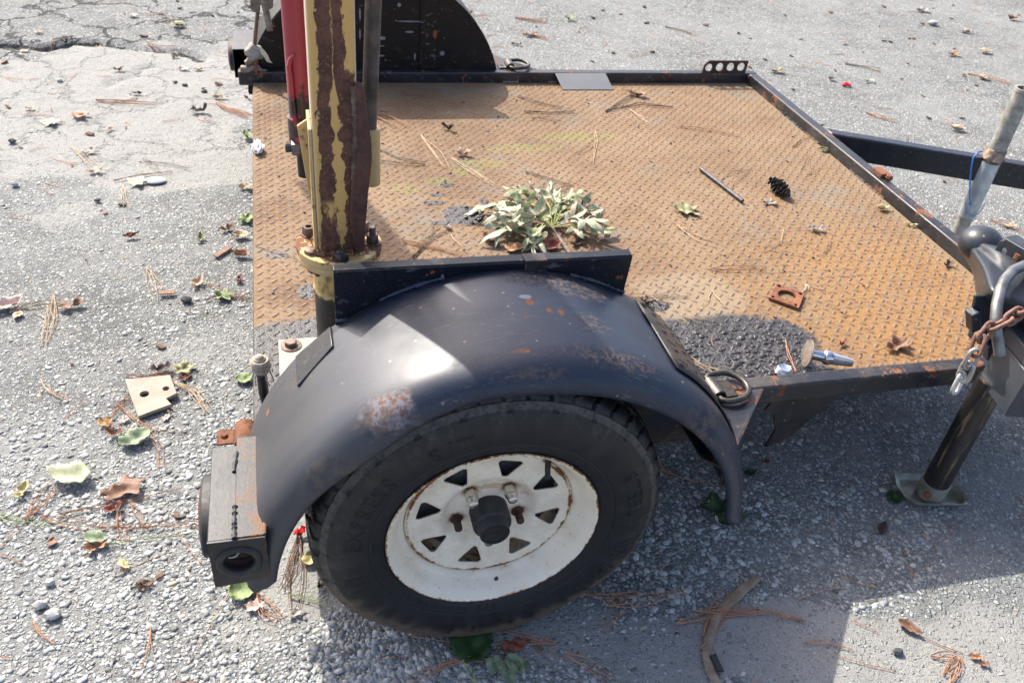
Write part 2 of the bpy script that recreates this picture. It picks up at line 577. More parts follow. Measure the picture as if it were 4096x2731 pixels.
def make_gravel():
    t = T('gravel_stone')
    tone = t.attr('tone')
    col = t.ramp(tone, [(0, (.07, .073, .072)), (.16, (.15, .157, .155)), (.45, (.28, .292, .286)), (.78, (.41, .425, .412)), (.92, (.54, .545, .52)), (.965, (.40, .33, .26)), (1, (.34, .19, .12))])
    col = t.mix(t.mr(t.noise(260, 3, .7), .4, .65, 0, .35), col, (.19, .185, .18))
    mt = t.fin(col, .82, nrm=t.bump(t.noise(320, 3), .3, .0012), spec=.3)
    n = 230000
    c = np.array([-0.289, -0.30])
    # more of them close by, where single stones show
    u = RNG.random(n)
    r = .25 + 3.0 * u ** 1.6
    th = RNG.uniform(-.25 * PI, 1.25 * PI, n)
    x, y = c[0] + r * np.cos(th), c[1] + r * np.sin(th)
    keep = (y > -.5) & (y < 3.6) & (x > -1.6) & (x < 2.4)
    deckin = (x > -.25) & (x < 1.4) & (y > .55) & (y < 1.95)
    tyre = (np.abs(x) < .14) & (y > -.02) & (y < .18)
    # seen from where the photograph stands: skip far corners never in view
    viewl = (x + .289) > -(.52 * (y + .9) + .12)
    viewr = (x + .289) < (1.15 * (y + .9) + .25)
    sm = sand_mask(x, y)
    loose = fbm(x, y, 2.2, 3, 21)
    keep &= ~deckin & ~tyre & viewl & viewr & (RNG.random(n) > sm * .93) & (RNG.random(n) < (.06 + .85 * loose ** 1.6) * (1 - .75 * sstep(r, 1.2, 2.6)))
    x, y, r, sm = x[keep], y[keep], r[keep], sm[keep]
    n = len(x)
    s = np.exp(RNG.normal(math.log(.0042), .50, n))
    s = np.clip(s, .0016, .0098) * (1 - .45 * sm)
    V0, F0 = ico(1)
    var = [V0 * (1 + RNG.uniform(-.28, .28, (len(V0), 1))) for _ in range(12)]
    kind = RNG.integers(0, 12, n)
    a = RNG.uniform(0, 2 * PI, n)
    ex = RNG.uniform(.75, 1.45, n)
    zf = RNG.uniform(.20, .42, n)
    tilt = RNG.normal(0, .13, (n, 2))
    B = np.stack(var)[kind]
    B = B * np.stack([s * ex, s / ex ** .5, s * zf], 1)[:, None, :]
    ca, sa = np.cos(a)[:, None], np.sin(a)[:, None]
    bx = B[:, :, 0] * ca - B[:, :, 1] * sa
    by = B[:, :, 0] * sa + B[:, :, 1] * ca
    bz = B[:, :, 2] + bx * tilt[:, :1] + by * tilt[:, 1:]
    zc = ground_z(x, y) + s * zf * RNG.uniform(-.60, -.02, n)
    V = np.stack([bx + x[:, None], by + y[:, None], bz + zc[:, None]], 2).reshape(-1, 3)
    F = (F0[None] + (np.arange(n) * len(V0))[:, None, None]).reshape(-1, 3)
    tn = np.repeat(np.clip(RNG.beta(2.0, 1.7, n), 0, 1), len(V0))
    me = raw_mesh('gravel', V, F, mt, False, tn)
    o = put('gravel', me, mt)
    tag(o, 'crushed stone aggregate standing out of the worn asphalt', 'gravel', kind='stuff')
    print('gravel stones', n)

make_gravel()

# ------------------------------------------------------------------ the flat trailer
DZ = .298            # deck surface
RT = .335            # top of the side rails
X0, X1 = -.385, 1.443
YN0, YN1 = .245, .282
YF0, YF1 = 2.0, 2.037
YM = YN1 + YF0       # a point y on the near side is YM - y on the far side

M_RAIL = paint_black('rail_paint', rust=.9, dust=.8, rough=.36, base=(.012, .0135, .018))
M_BLK = paint_black('black_steel_paint', rust=.42, dust=.3, rough=.36, spec=.4)
M_BLK_DULL = paint_black('dull_black_paint', rust=.66, dust=.75, rough=.45)
M_UNDER = simple('grimy_frame_steel', (.018, .015, .013), (.075, .055, .04), 30, .75, 0, .5, .002)

FZ, FX, FR = .214, .034, .441
def on_arc(deg, y, dr=0):
    a = R(deg)
    return (FX + (FR + dr) * math.cos(a), y, FZ + (FR + dr) * math.sin(a))
fender_spots = [((0.0607, 0.1477, 0.6550), (0.0056, 0.0093, 0.0124), 'rust'), ((0.0859, 0.1254, 0.6520), (0.0043, 0.0068, 0.0124), 'rust'), ((0.1049, 0.1214, 0.6500), (0.0050, 0.0081, 0.0124), 'rust'),
                ((0.0454, 0.1094, 0.6500), (0.0031, 0.0031, 0.0124), 'rust'), ((0.0563, 0.1620, 0.6550), (0.0099, 0.0054, 0.0090), 'pale'), ((-0.1808, 0.0000, 0.5905), (0.0360, 0.0256, 0.0360), 'bare'),
                ((-0.1651, 0.0000, 0.6097), (0.0074, 0.0074, 0.0093), 'rust'), ((-0.2052, -0.0150, 0.5763), (0.0400, 0.0240, 0.0240), 'grime'), ((-0.3529, 0.2000, 0.4309), (0.0037, 0.0074, 0.0124), 'rust'),
                ((-0.1834, 0.1200, 0.5883), (0.0032, 0.0063, 0.0081), 'pale'), ((-0.0995, 0.1000, 0.6151), (0.0037, 0.0037, 0.0074), 'rust'), ((-0.2443, 0.0800, 0.5271), (0.0056, 0.0056, 0.0096), 'grime'),
                ((0.0636, 0.0300, 0.6306), (0.1300, 0.0220, 0.0200), 'dust'), ((0.1610, 0.0200, 0.6145), (0.0800, 0.0180, 0.0300), 'dust'), ((0.0166, 0.0300, 0.6422), (0.0186, 0.0074, 0.0124), 'rust'), ((0.1454, 0.1000, 0.6221), (0.0350, 0.0300, 0.0300), 'dust'),
                ((0.0970, 0.2200, 0.6498), (0.0600, 0.0300, 0.0300), 'dust'), ((0.1542, 0.2000, 0.6296), (0.0600, 0.0300, 0.0400), 'dust'), ((-0.2802, 0.2000, 0.4983), (0.0400, 0.0300, 0.0400), 'dust'), ((0.0298, -0.0180, 0.6471), (0.0960, 0.0160, 0.0160), 'grime'), ((0.3166, -0.0100, 0.4934), (0.0400, 0.0240, 0.0480), 'grime'),
                ((0.3179, -0.0100, 0.5416), (0.0050, 0.0062, 0.0087), 'rust'), ((0.2880, -0.0100, 0.5685), (0.0050, 0.0062, 0.0074), 'rust'), ((-0.2741, -0.0180, 0.4903), (0.0480, 0.0160, 0.0400), 'grime')]
M_FEND = paint_black('fender_paint', rust=.20, dust=-.45, rough=.50, spots=fender_spots, base=(.0065, .0130, .0310), spec=.5, film=True, coat=.22)  # black paint; blue in the base colour stands in for reflected sky
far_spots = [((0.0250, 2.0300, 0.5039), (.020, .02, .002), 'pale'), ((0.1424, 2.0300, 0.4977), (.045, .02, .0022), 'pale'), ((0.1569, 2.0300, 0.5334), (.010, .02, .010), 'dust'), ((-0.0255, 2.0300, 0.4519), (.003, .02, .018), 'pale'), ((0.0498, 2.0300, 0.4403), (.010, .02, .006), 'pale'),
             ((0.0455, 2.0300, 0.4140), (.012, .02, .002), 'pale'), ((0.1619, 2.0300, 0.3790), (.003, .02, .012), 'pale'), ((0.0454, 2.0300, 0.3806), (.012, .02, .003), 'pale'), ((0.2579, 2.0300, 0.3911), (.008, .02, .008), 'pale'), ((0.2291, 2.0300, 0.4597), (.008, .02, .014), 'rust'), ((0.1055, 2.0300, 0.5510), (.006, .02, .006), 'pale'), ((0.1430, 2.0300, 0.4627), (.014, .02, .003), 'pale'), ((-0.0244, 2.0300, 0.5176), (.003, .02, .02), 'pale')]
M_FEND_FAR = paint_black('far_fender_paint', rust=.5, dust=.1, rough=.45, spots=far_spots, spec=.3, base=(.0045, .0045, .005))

def deck_material():
    t = T('rusted_tread_plate')
    n1 = t.noise(3.2, 5, .62)
    n2 = t.noise(17, 5, .65)
    n3 = t.noise(150, 4, .7)
    col = t.ramp(t.ma('ADD', t.ma('MULTIPLY', n1, .6), t.ma('MULTIPLY', n2, .4)),
                 [(.22, (0.1087, 0.0748, 0.0498)), (.38, (0.1696, 0.1114, 0.0631)), (.50, (0.2218, 0.1462, 0.0813)), (.62, (0.2523, 0.1783, 0.1079)), (.78, (0.2479, 0.1958, 0.1369))])
    col = t.mix(t.mr(n3, .42, .72, 0, .6), col, (0.1348, 0.0609, 0.0249))
    col = t.mix(t.mr(t.noise(330, 3, .6), .55, .75, 0, .45), col, (0.2697, 0.1827, 0.0979))
    # grey-blue worn bands
    gb = t.ma('MULTIPLY', t.mr(t.ma('ADD', t.ma('MULTIPLY', t.noise(4.5, 5, .65, vec=t.map((1, 1.4, 1), loc=(3, 7, 0))), .75), t.ma('MULTIPLY', n2, .25)), .50, .66), .75)
    col = t.mix(gb, col, (0.1783, 0.1636, 0.1311))
    # deeper purple-brown areas, mostly towards the tail
    xs = t.sep()
    tail = t.mr(xs[0], 1.0, -.4, .15, .85)
    col = t.mix(t.ma('MULTIPLY', t.mr(t.noise(4.1, 4, .6, vec=t.map(loc=(9, 2, 0))), .45, .68), tail), col, (0.1305, 0.0740, 0.0415))
    # fresh orange rust at the front corner and in freckles
    o1 = t.spot((1.23, .56, DZ), (0.420, 0.340, .1), .25, 7, .4)
    col = t.mix(t.ma('MULTIPLY', o1, t.mr(n2, .3, .6, .15, .8)), col, (0.2610, 0.1436, 0.0515))
    fr = t.ma('MULTIPLY', o1, t.mr(t.noise(44, 5, .7, vec=t.map((1, 1.9, 1), rot=(0, 0, .35))), .54, .64))
    col = t.mix(t.ma('MULTIPLY', fr, .8), col, (0.1087, 0.0348, 0.0100))
    o2 = t.mr(t.noise(6.5, 4, .6, vec=t.map(loc=(1, 5, 2))), .62, .74)
    col = t.mix(t.ma('MULTIPLY', o2, .6), col, (0.2349, 0.1261, 0.0481))
    # pale mineral bloom
    col = t.mix(t.ma('MULTIPLY', t.spot((.62, .63, DZ), (0.130, 0.100, .1), .6, 14), .45), col, (0.2784, 0.2349, 0.1660))
    # scrapes from dragged loads
    sc1 = t.noise(1.0, 3, .6, vec=t.map((5, 210, 1), rot=(0, 0, .25)))
    sc2 = t.noise(1.0, 3, .6, vec=t.map((180, 6, 1), rot=(0, 0, .12), loc=(4, 2, 0)))
    scm = t.ma('MULTIPLY', t.ma('MAXIMUM', t.mr(sc1, .60, .66), t.mr(sc2, .62, .68)), t.mr(t.noise(3.5, 3, .6, vec=t.map(loc=(6, 1, 0))), .48, .66))
    col = t.mix(t.ma('MULTIPLY', scm, .45), col, (0.2610, 0.2132, 0.1660))
    # green algae streak
    al = None
    for c, r in (((.62, 1.535, DZ), (0.130, 0.035, .1)), ((.42, 1.46, DZ), (0.120, 0.030, .1)), ((.27, 1.36, DZ), (0.075, 0.030, .1)), ((.21, 1.31, DZ), (0.050, 0.030, .1)), ((.115, 1.262, DZ), (0.040, 0.020, .1)), ((.02, 1.212, DZ), (0.050, 0.022, .1)), ((.62, 1.20, DZ), (0.012, 0.012, .1))):
        k = t.spot(c, r, .55, 26)
        al = k if al is None else t.ma('MAXIMUM', al, k)
    alm = t.ma('MULTIPLY', al, t.mr(t.noise(130, 4, .65), .44, .60))
    col = t.mix(t.ma('MULTIPLY', alm, .7), col, t.mix(t.noise(90, 2), (0.1392, 0.1914, 0.0332), (0.2436, 0.2784, 0.0747)))
    # black oil and tar
    oil = None
    for c, r, w in (((.655, .435, DZ), (0.175, 0.115, .1), .22), ((.53, .42, DZ), (0.120, 0.120, .1), .2), ((.76, .43, DZ), (0.085, 0.090, .1), .3), ((.62, .33, DZ), (0.200, 0.080, .1), .2), ((-.26, .52, DZ), (0.260, 0.115, .1), .2), ((-.25, .36, DZ), (0.260, 0.150, .1), .15),
                    ((.150, 1.055, DZ), (0.056, 0.056, .1), .3), ((.085, 1.02, DZ), (0.030, 0.012, .1), .5), ((.1, 1.175, DZ), (0.022, 0.010, .1), .5), ((.135, 1.23, DZ), (0.022, 0.012, .1), .6), ((.22, 1.13, DZ), (0.014, 0.014, .1), .6), ((.08, 1.13, DZ), (0.030, 0.012, .1), .6), ((.52, .60, DZ), (0.035, 0.022, .1), .5), ((-.27, .74, DZ), (0.020, 0.030, .1), .7), ((-.33, .90, DZ), (0.030, 0.012, .1), .6)):
        k = t.spot(c, r, w, 22, .12)
        oil = k if oil is None else t.ma('MAXIMUM', oil, k)
    wear = t.attr('lug')
    rise = t.mr(t.sep()[2], DZ + .0005, DZ + .0011)
    col = t.mix(t.ma('MULTIPLY', rise, .85), col, t.mix(t.noise(26, 3), (.135, .099, .085), (.185, .137, .112)))
    oc = t.mix(t.mr(t.noise(40, 5, .65), .4, .7), (.011, .010, .011), (.05, .042, .043))
    oc = t.mix(t.ma('MULTIPLY', rise, .22), oc, (.08, .068, .068))
    col = t.mix(oil, col, oc)
    # dirt caught along the edges of the plate
    xy = t.sep()
    e1 = t.mr(t.ma('ADD', xy[0], t.ma('MULTIPLY', n2, .1)), 1.40, 1.52)
    col = t.mix(t.ma('MULTIPLY', e1, .7), col, (.22, .175, .12))
    ro = t.mixf(oil, t.mr(n3, .3, .7, .62, .9), .34)
    ro = t.mixf(t.ma('MULTIPLY', rise, t.ma('SUBTRACT', 1.0, oil)), ro, .55)
    h = t.ma('ADD', t.ma('MULTIPLY', n3, .35), t.ma('MULTIPLY', t.ma('MULTIPLY', oil, t.noise(75, 5, .7)), 3.2))
    nrm = t.bump(h, .6, .0022)
    return t.fin(col, ro, nrm=nrm, spec=t.mixf(oil, .18, .55))

M_DECK = deck_material()

trailer = thing('utility_trailer', (.53, 1.14, 0), 'low flat trailer with rusty tread plate deck, black rails and one white spoked wheel', 'trailer')

# deck plate
b = NB()
box(b, X0, X1 - .001, YN1 - .03, YF0 + .006, DZ - .006, DZ)
deck = obj('deck_plate', b, M_DECK, trailer, .001)

def tread_lugs(x0, x1, y0, y1, hole=None):
    px, py = .0315, .0333
    n = 12
    an = np.linspace(0, 2 * PI, n, endpoint=False)
    L, W, H = .0112, .0047, .0014
    c, s = np.cos(an), np.sin(an)
    base = np.stack([L * np.sign(c) * np.abs(c) ** 1.15, W * s, np.zeros(n) - .0004], 1)
    mid = np.stack([L * .86 * c, W * .74 * s, np.full(n, H * .8)], 1)
    top = np.array([[0, 0, H]])
    V0 = np.vstack([base, mid, top])
    F0 = []
    for k in range(n):
        k2 = (k + 1) % n
        F0 += [(k, k2, n + k2), (k, n + k2, n + k), (n + k, n + k2, 2 * n)]
    F0 = np.array(F0)
    P = []
    ox, oy = .5736 % px, .7887 % py
    for i in range(int((x1 - x0) / px) + 2):
        for j in range(int((y1 - y0) / py) + 2):
            for q in (0, 1):
                x = math.floor(x0 / px) * px + ox + i * px + q * px / 2
                y = math.floor(y0 / py) * py + oy + j * py + q * py / 2
                if x0 + .012 < x < x1 - .012 and y0 + .012 < y < y1 - .012:
                    P.append((x, y, (PI / 4 if q == 0 else -PI / 4)))
    P = np.array(P)
    a = P[:, 2] + RNG.normal(0, .03, len(P))
    ca, sa = np.cos(a)[:, None], np.sin(a)[:, None]
    hz = RNG.uniform(.75, 1.1, len(P))[:, None]
    V = np.stack([V0[None, :, 0] * ca - V0[None, :, 1] * sa + P[:, :1], V0[None, :, 0] * sa + V0[None, :, 1] * ca + P[:, 1:2], DZ + V0[None, :, 2] * hz], 2).reshape(-1, 3)
    F = (F0[None] + (np.arange(len(P)) * len(V0))[:, None, None]).reshape(-1, 3)
    return V, F
V, F = tread_lugs(X0, X1, YN1, YF0)
me = raw_mesh('tread_lugs', V, F, M_DECK, True)
tag(put('tread_lugs', me, M_DECK, deck), 'raised almond shaped tread marks of the deck plate', kind='stuff')

# rails and frame under the deck
b = NB(); box(b, X0, X1 + .037, YN0, YN1, RT - .047, RT)
obj('near_rail', b, M_RAIL, trailer, .005, seg=3)
b = NB(); box(b, X0 - .045, X1 + .037, YF0, YF1, RT - .047, RT)
far_rail = obj('far_rail', b, M_RAIL, trailer, .005, seg=3)
b = NB(); box(b, X1, X1 + .0372, YN1 - .002, YF0 + .002, RT - .0475, RT - .0004)
front_rail = obj('front_rail', b, M_RAIL, trailer, .005, seg=3)
b = NB()
for y in (.6, 1.0, 1.4, 1.8):
    box(b, X0 + .02, X1, y - .02, y + .02, DZ - .056, DZ - .0065)
for x in (X0 + .021, .3, .8):
    box(b, x - .02, x + .02, YN1 + .001, YF0 - .001, DZ - .09, DZ - .0565)
obj('cross_member', b, M_UNDER, trailer)
b = NB()
box(b, X0 - .002, X0 + .003, YN1 - .03, YF0 + .006, DZ - .05, DZ - .0065)
obj('rear_skirt', b, M_UNDER, trailer)
# weld beads where deck meets front rail
def weld(path, r=.004, seed=1, lump=.45, n=6):
    rr = random.Random(seed)
    bm = NB()
    P = [Vector(p) for p in path]
    out = []
    for a, c in zip(P, P[1:]):
        m = max(2, int((c - a).length / .004))
        out += [a.lerp(c, i / m) for i in range(m)]
    out.append(P[-1])
    tube(bm, out, [r * (1 + lump * (rr.random() - .5) * 2) for _ in out], n)
    return bm
obj('weld_bead', weld([(X1 - .001, 1.06, DZ + .001), (X1 - .001, 1.25, DZ + .001)], .004, 3), M_RAIL, front_rail)
obj('weld_bead', weld([(X1 - .001, 1.45, DZ + .001), (X1 - .001, 1.72, DZ + .001)], .004, 5), M_RAIL, front_rail)
# corner end plate with its bright rim where the rails meet
b = NB(); box(b, X1 - .0045, X1 - .0005, YF0 - .014, YF0 - .0005, DZ + .001, RT - .007)
obj('corner_gusset', b, M_RAIL, far_rail, .001)
# light showing through slots between deck and rail is imitated by two thin bright strips
M_SLOT_LIGHT = simple('slot_light_metal', (.40, .40, .40), (.62, .62, .62), 80, .35, .9)
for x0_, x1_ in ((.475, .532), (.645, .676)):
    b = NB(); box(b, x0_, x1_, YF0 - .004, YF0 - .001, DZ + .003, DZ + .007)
    obj('slot_light_strip', b, M_SLOT_LIGHT, far_rail)

# tongue beam leaving under the front rail
d = Vector((.4605, -.2225, 0)).normalized()
nrm = Vector((-d.y, d.x, 0))
Mb = Matrix(((d.x, nrm.x, 0, 1.6155), (d.y, nrm.y, 0, 1.3945), (0, 0, 1, 0), (0, 0, 0, 1)))
b = NB(); ext(b, [(-.146, -.008), (1.35, -.008), (1.35, .036), (-.167, .036)], 'xy', .252, .3345, Mb)
obj('tongue_beam', b, paint_black('tongue_paint', rust=.5, dust=.3, rough=.33, base=(.012, .014, .020)), trailer, .006, seg=3)
d2 = Vector((d.x, -d.y, 0)); n2 = Vector((d.y, d.x, 0))
Mb2 = Matrix(((d2.x, n2.x, 0, 1.62), (d2.y, n2.y, 0, YM - 1.3945), (0, 0, 1, 0), (0, 0, 0, 1)))
# rusty bolt head and clip standing on the front rail
M_RUST = simple('rusty_iron', (.085, .032, .018), (.23, .09, .04), 70, .88, 0, .6, .0015)
b = NB()
rx, ry = X1 + .03, (1.4818, 1.1451, 0.3350)[1]
box(b, rx - .016, rx + .016, ry - .02, ry + .03, RT - .004, RT + .013)
lathe(b, [(.012, 0), (.012, .012), (.008, .015)], at(rx + .004, ry - .03, RT, 0, .3), 6)
obj('rusted_clip', b, M_RUST, front_rail, .002)

# ---- fenders
FPROF = [(.2445, .4408), (.22, .441), (.17, .441), (.12, .4408), (.08, .4404), (.045, .440), (.022, .438), (.004, .4325), (-.008, .424), (-.0155, .414), (-.019, .404), (-.0195, .396), (-.017, .3915)]
def fender_shell(far=False):
    bm = NB()
    rows = []
    n = 120
    for i in range(n + 1):
        deg = 4.5 + (175.5 - 4.5) * i / n
        a = R(deg)
        row = []
        for k, (y, r) in enumerate(FPROF):
            dent = 0
            if k >= 7:
                # bashed lip behind the crown and a shallow wave in front of it
                dent = -.010 * math.exp(-((deg - 128) / 11) ** 2) * (k - 6) / 6 + .006 * math.exp(-((deg - 100) / 9) ** 2) * (k - 6) / 6 - .004 * math.exp(-((deg - 62) / 10) ** 2)
                e = min(deg - 4.5, 175.5 - deg)
                dent += .030 * max(0, 1 - e / 3.2) ** 2 * (k - 6) / 6
            y2 = y + (.002 * math.sin(deg * .13) if k > 5 else 0)
            if far:
                y2 = YM - y2
            row.append(bm.verts.new((FX + (r + dent) * math.cos(a), y2, FZ + (r + dent) * math.sin(a))))
        rows.append(row)
    for A, B in zip(rows, rows[1:]):
        for k in range(len(FPROF) - 1):
            bm.faces.new((A[k], A[k + 1], B[k + 1], B[k]))
    return bm

M_PLT = paint_black('plate_paint', rust=.5, dust=.25, rough=.36, spec=.35, base=(.0055, .007, .0125))
def add_fender(far):
    fy = (lambda y: YM - y) if far else (lambda y: y)
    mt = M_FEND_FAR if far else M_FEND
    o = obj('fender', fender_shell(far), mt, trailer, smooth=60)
    s = o.modifiers.new('thick', 'SOLIDIFY'); s.thickness = .003; s.offset = -1
    # inner wall
    b = NB()
    pts = [(FX + (FR - .003) * math.cos(R(a)), FZ + (FR - .003) * math.sin(R(a))) for a in np.linspace(4, 176, 60)]
    ext(b, pts, 'xz', fy(.2452), fy(.2492))
    obj('inner_wall', b, mt, o)
    # flanged top plate along the deck side
    ya, yb = fy(.2445), fy(.2645)
    y0_, y1_ = min(ya, yb), max(ya, yb)
    b = NB()
    ext(b, [(-.234, .50), (.2565, .50), (.2648, .667), (-.234, .667)], 'xz', fy(.2415), fy(.2446))
    box(b, -.234, .2648, y0_ - .001, y1_, .6655, .6690)
    p = obj('top_plate', b, mt if far else M_PLT, o, .0018)
    if not far:
        # long weld between plate and wheel arch
        arc = [(FX + (FR + .001) * math.cos(R(a)), .2405, FZ + (FR + .001) * math.sin(R(a))) for a in range(128, 101, -2)]
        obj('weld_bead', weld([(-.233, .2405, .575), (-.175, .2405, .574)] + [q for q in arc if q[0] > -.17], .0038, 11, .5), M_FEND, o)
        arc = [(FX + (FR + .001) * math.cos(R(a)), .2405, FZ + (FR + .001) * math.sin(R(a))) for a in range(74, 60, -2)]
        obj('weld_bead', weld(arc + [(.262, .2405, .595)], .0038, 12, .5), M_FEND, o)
        # bent tab on the crown of the plate
        b = NB(); box(b, .075, .113, .2385, .262, .6689, .6712); box(b, .075, .113, .2378, .2412, .640, .6712)
        obj('bent_tab', b, M_BLK_DULL, o, .001)
        # square plate welded flat on the rear slope
        deg0, deg1 = 134, 142
        b = NB()
        pts = [on_arc(128.5, .243, .004), on_arc(128.5, .190, .004), on_arc(139, .165, .004), on_arc(139, .243, .004)]
        top = [b.verts.new(q) for q in pts]
        low = [b.verts.new((q[0] + .010 * math.cos(R(-45)), q[1], q[2] - .007)) for q in pts]
        b.faces.new(top); b.faces.new(low[::-1])
        for i in range(4):
            b.faces.new((top[i], top[(i + 1) % 4], low[(i + 1) % 4], low[i]))
        obj('step_tab', b, paint_black('tab_paint', rust=.25, dust=.6, rough=.4), o, .0015)
        # riveted tread strip over the front slope
        b = NB()
        rows = []
        for i in range(31):
            deg = 55.5 - (55.5 - 3) * i / 30
            y_low = .048 - .002 * math.sin(i) * .3
            rows.append([b.verts.new(on_arc(deg, y, .0035 + (.0010 if k in (0, 5) else .0014))) for k, y in enumerate(np.linspace(.242, y_low, 6))])
        for A, B in zip(rows, rows[1:]):
            for k in range(5):
                b.faces.new((A[k], A[k + 1], B[k + 1], B[k]))
        M_STRIP = paint_black('tread_strip_paint', rust=.25, dust=.95, rough=.36, base=(.012, .012, .013), dustcol=(.14, .10, .07))
        st = obj('tread_strip', b, M_STRIP, o, smooth=60)
        s = st.modifiers.new('thick', 'SOLIDIFY'); s.thickness = .0035; s.offset = -1
        # diamond studs and pressed lines on the strip
        b = NB()
        for i, deg in enumerate(np.arange(51, 6, -5.2)):
            for j in range(4):
                y = .215 - j * .052 - (.026 if i % 2 else 0)
                if y < .058:
                    continue
                c = Vector(on_arc(deg, y, .0048))
                er = Vector((math.cos(R(deg)), 0, math.sin(R(deg)))); et = Vector((-er.z, 0, er.x)); ey = Vector((0, 1, 0))
                pp = [c + et * .009, c + ey * .006, c - et * .009, c - ey * .006]
                vs = [b.verts.new(q) for q in pp]
                tp = b.verts.new(c + er * .0032)
                for q in range(4):
                    b.faces.new((vs[q], vs[(q + 1) % 4], tp))
                # thin pressed line beside each stud
                l0 = c + ey * .024
                tube(b, [l0 + et * .012, l0 - et * .014], .0009, 5)
        obj('stud', b, M_STRIP, st, smooth=20)
        for deg, y in ((54, .228), (53.5, .062), (30, .232), (7, .06)):
            b = NB()
            er = Vector((math.cos(R(deg)), 0, math.sin(R(deg))))
            M_ = Matrix.Translation(on_arc(deg, y, .0048)) @ er.to_track_quat('Z', 'Y').to_matrix().to_4x4()
            lathe(b, [(.0068, 0), (.0068, .001), (.0045, .003), (.0015, .0036), (.0012, .0026), (0, .0026)], M_, 14)
            obj('rivet', b, M_BLK, st)
    else:
        # upright channel on the far inner wall
        b = NB(); box(b, .178, .2355, YM - .2575, YM - .2495, RT, .63)
        obj('wall_channel', b, mt, o, .002)
    # flat triangular step between fender and rail, front side
    b = NB()
    tri = [(.612, .2447), (.432, .040), (.400, .075), (.395, .2447)]
    ext(b, [(x, fy(y)) for x, y in tri], 'xy', RT - .006, RT - .0006)
    ext(b, [(.614, fy(.2447)), (.434, fy(.038)), (.428, fy(.043)), (.606, fy(.2447))], 'xy', RT - .047, RT - .0012)
    obj('step_gusset', b, M_RAIL, o, .003)
    return o
f_near = add_fender(False)
f_far = add_fender(True)

# ---- tail lamp boxes
M_GROM = simple('black_rubber', (.010, .010, .0105), (.028, .027, .026), 40, .55, 0, .25)
t = T('red_lamp_lens')
t.put(t.b.inputs['Base Color'], (.16, .008, .010, 1)); t.put(t.b.inputs['Roughness'], .2)
M_LENS = t.m
t = T('box_top_paint')
n = t.ma('ADD', t.ma('MULTIPLY', t.noise(28, 6, .7), .6), t.ma('MULTIPLY', t.noise(140, 4, .7), .4))
col = t.mix(t.mr(n, .42, .60), (.010, .0135, .021), (.034, .036, .041))
xs = t.sep()
rz = t.ma('MULTIPLY', t.mr(t.ma('ADD', n, t.ma('MULTIPLY', t.mr(xs[0], -.41, -.365), .08)), .55, .63), t.mr(xs[0], -.425, -.395, .15, .85))
col = t.mix(rz, col, (.22, .115, .06))
col = t.mix(t.mr(t.noise(210, 2), .66, .71), col, (.03, .018, .014))
M_BOXTOP = t.fin(col, t.mixf(rz, .44, .8), nrm=t.bump(n, .3, .002), spec=.4)

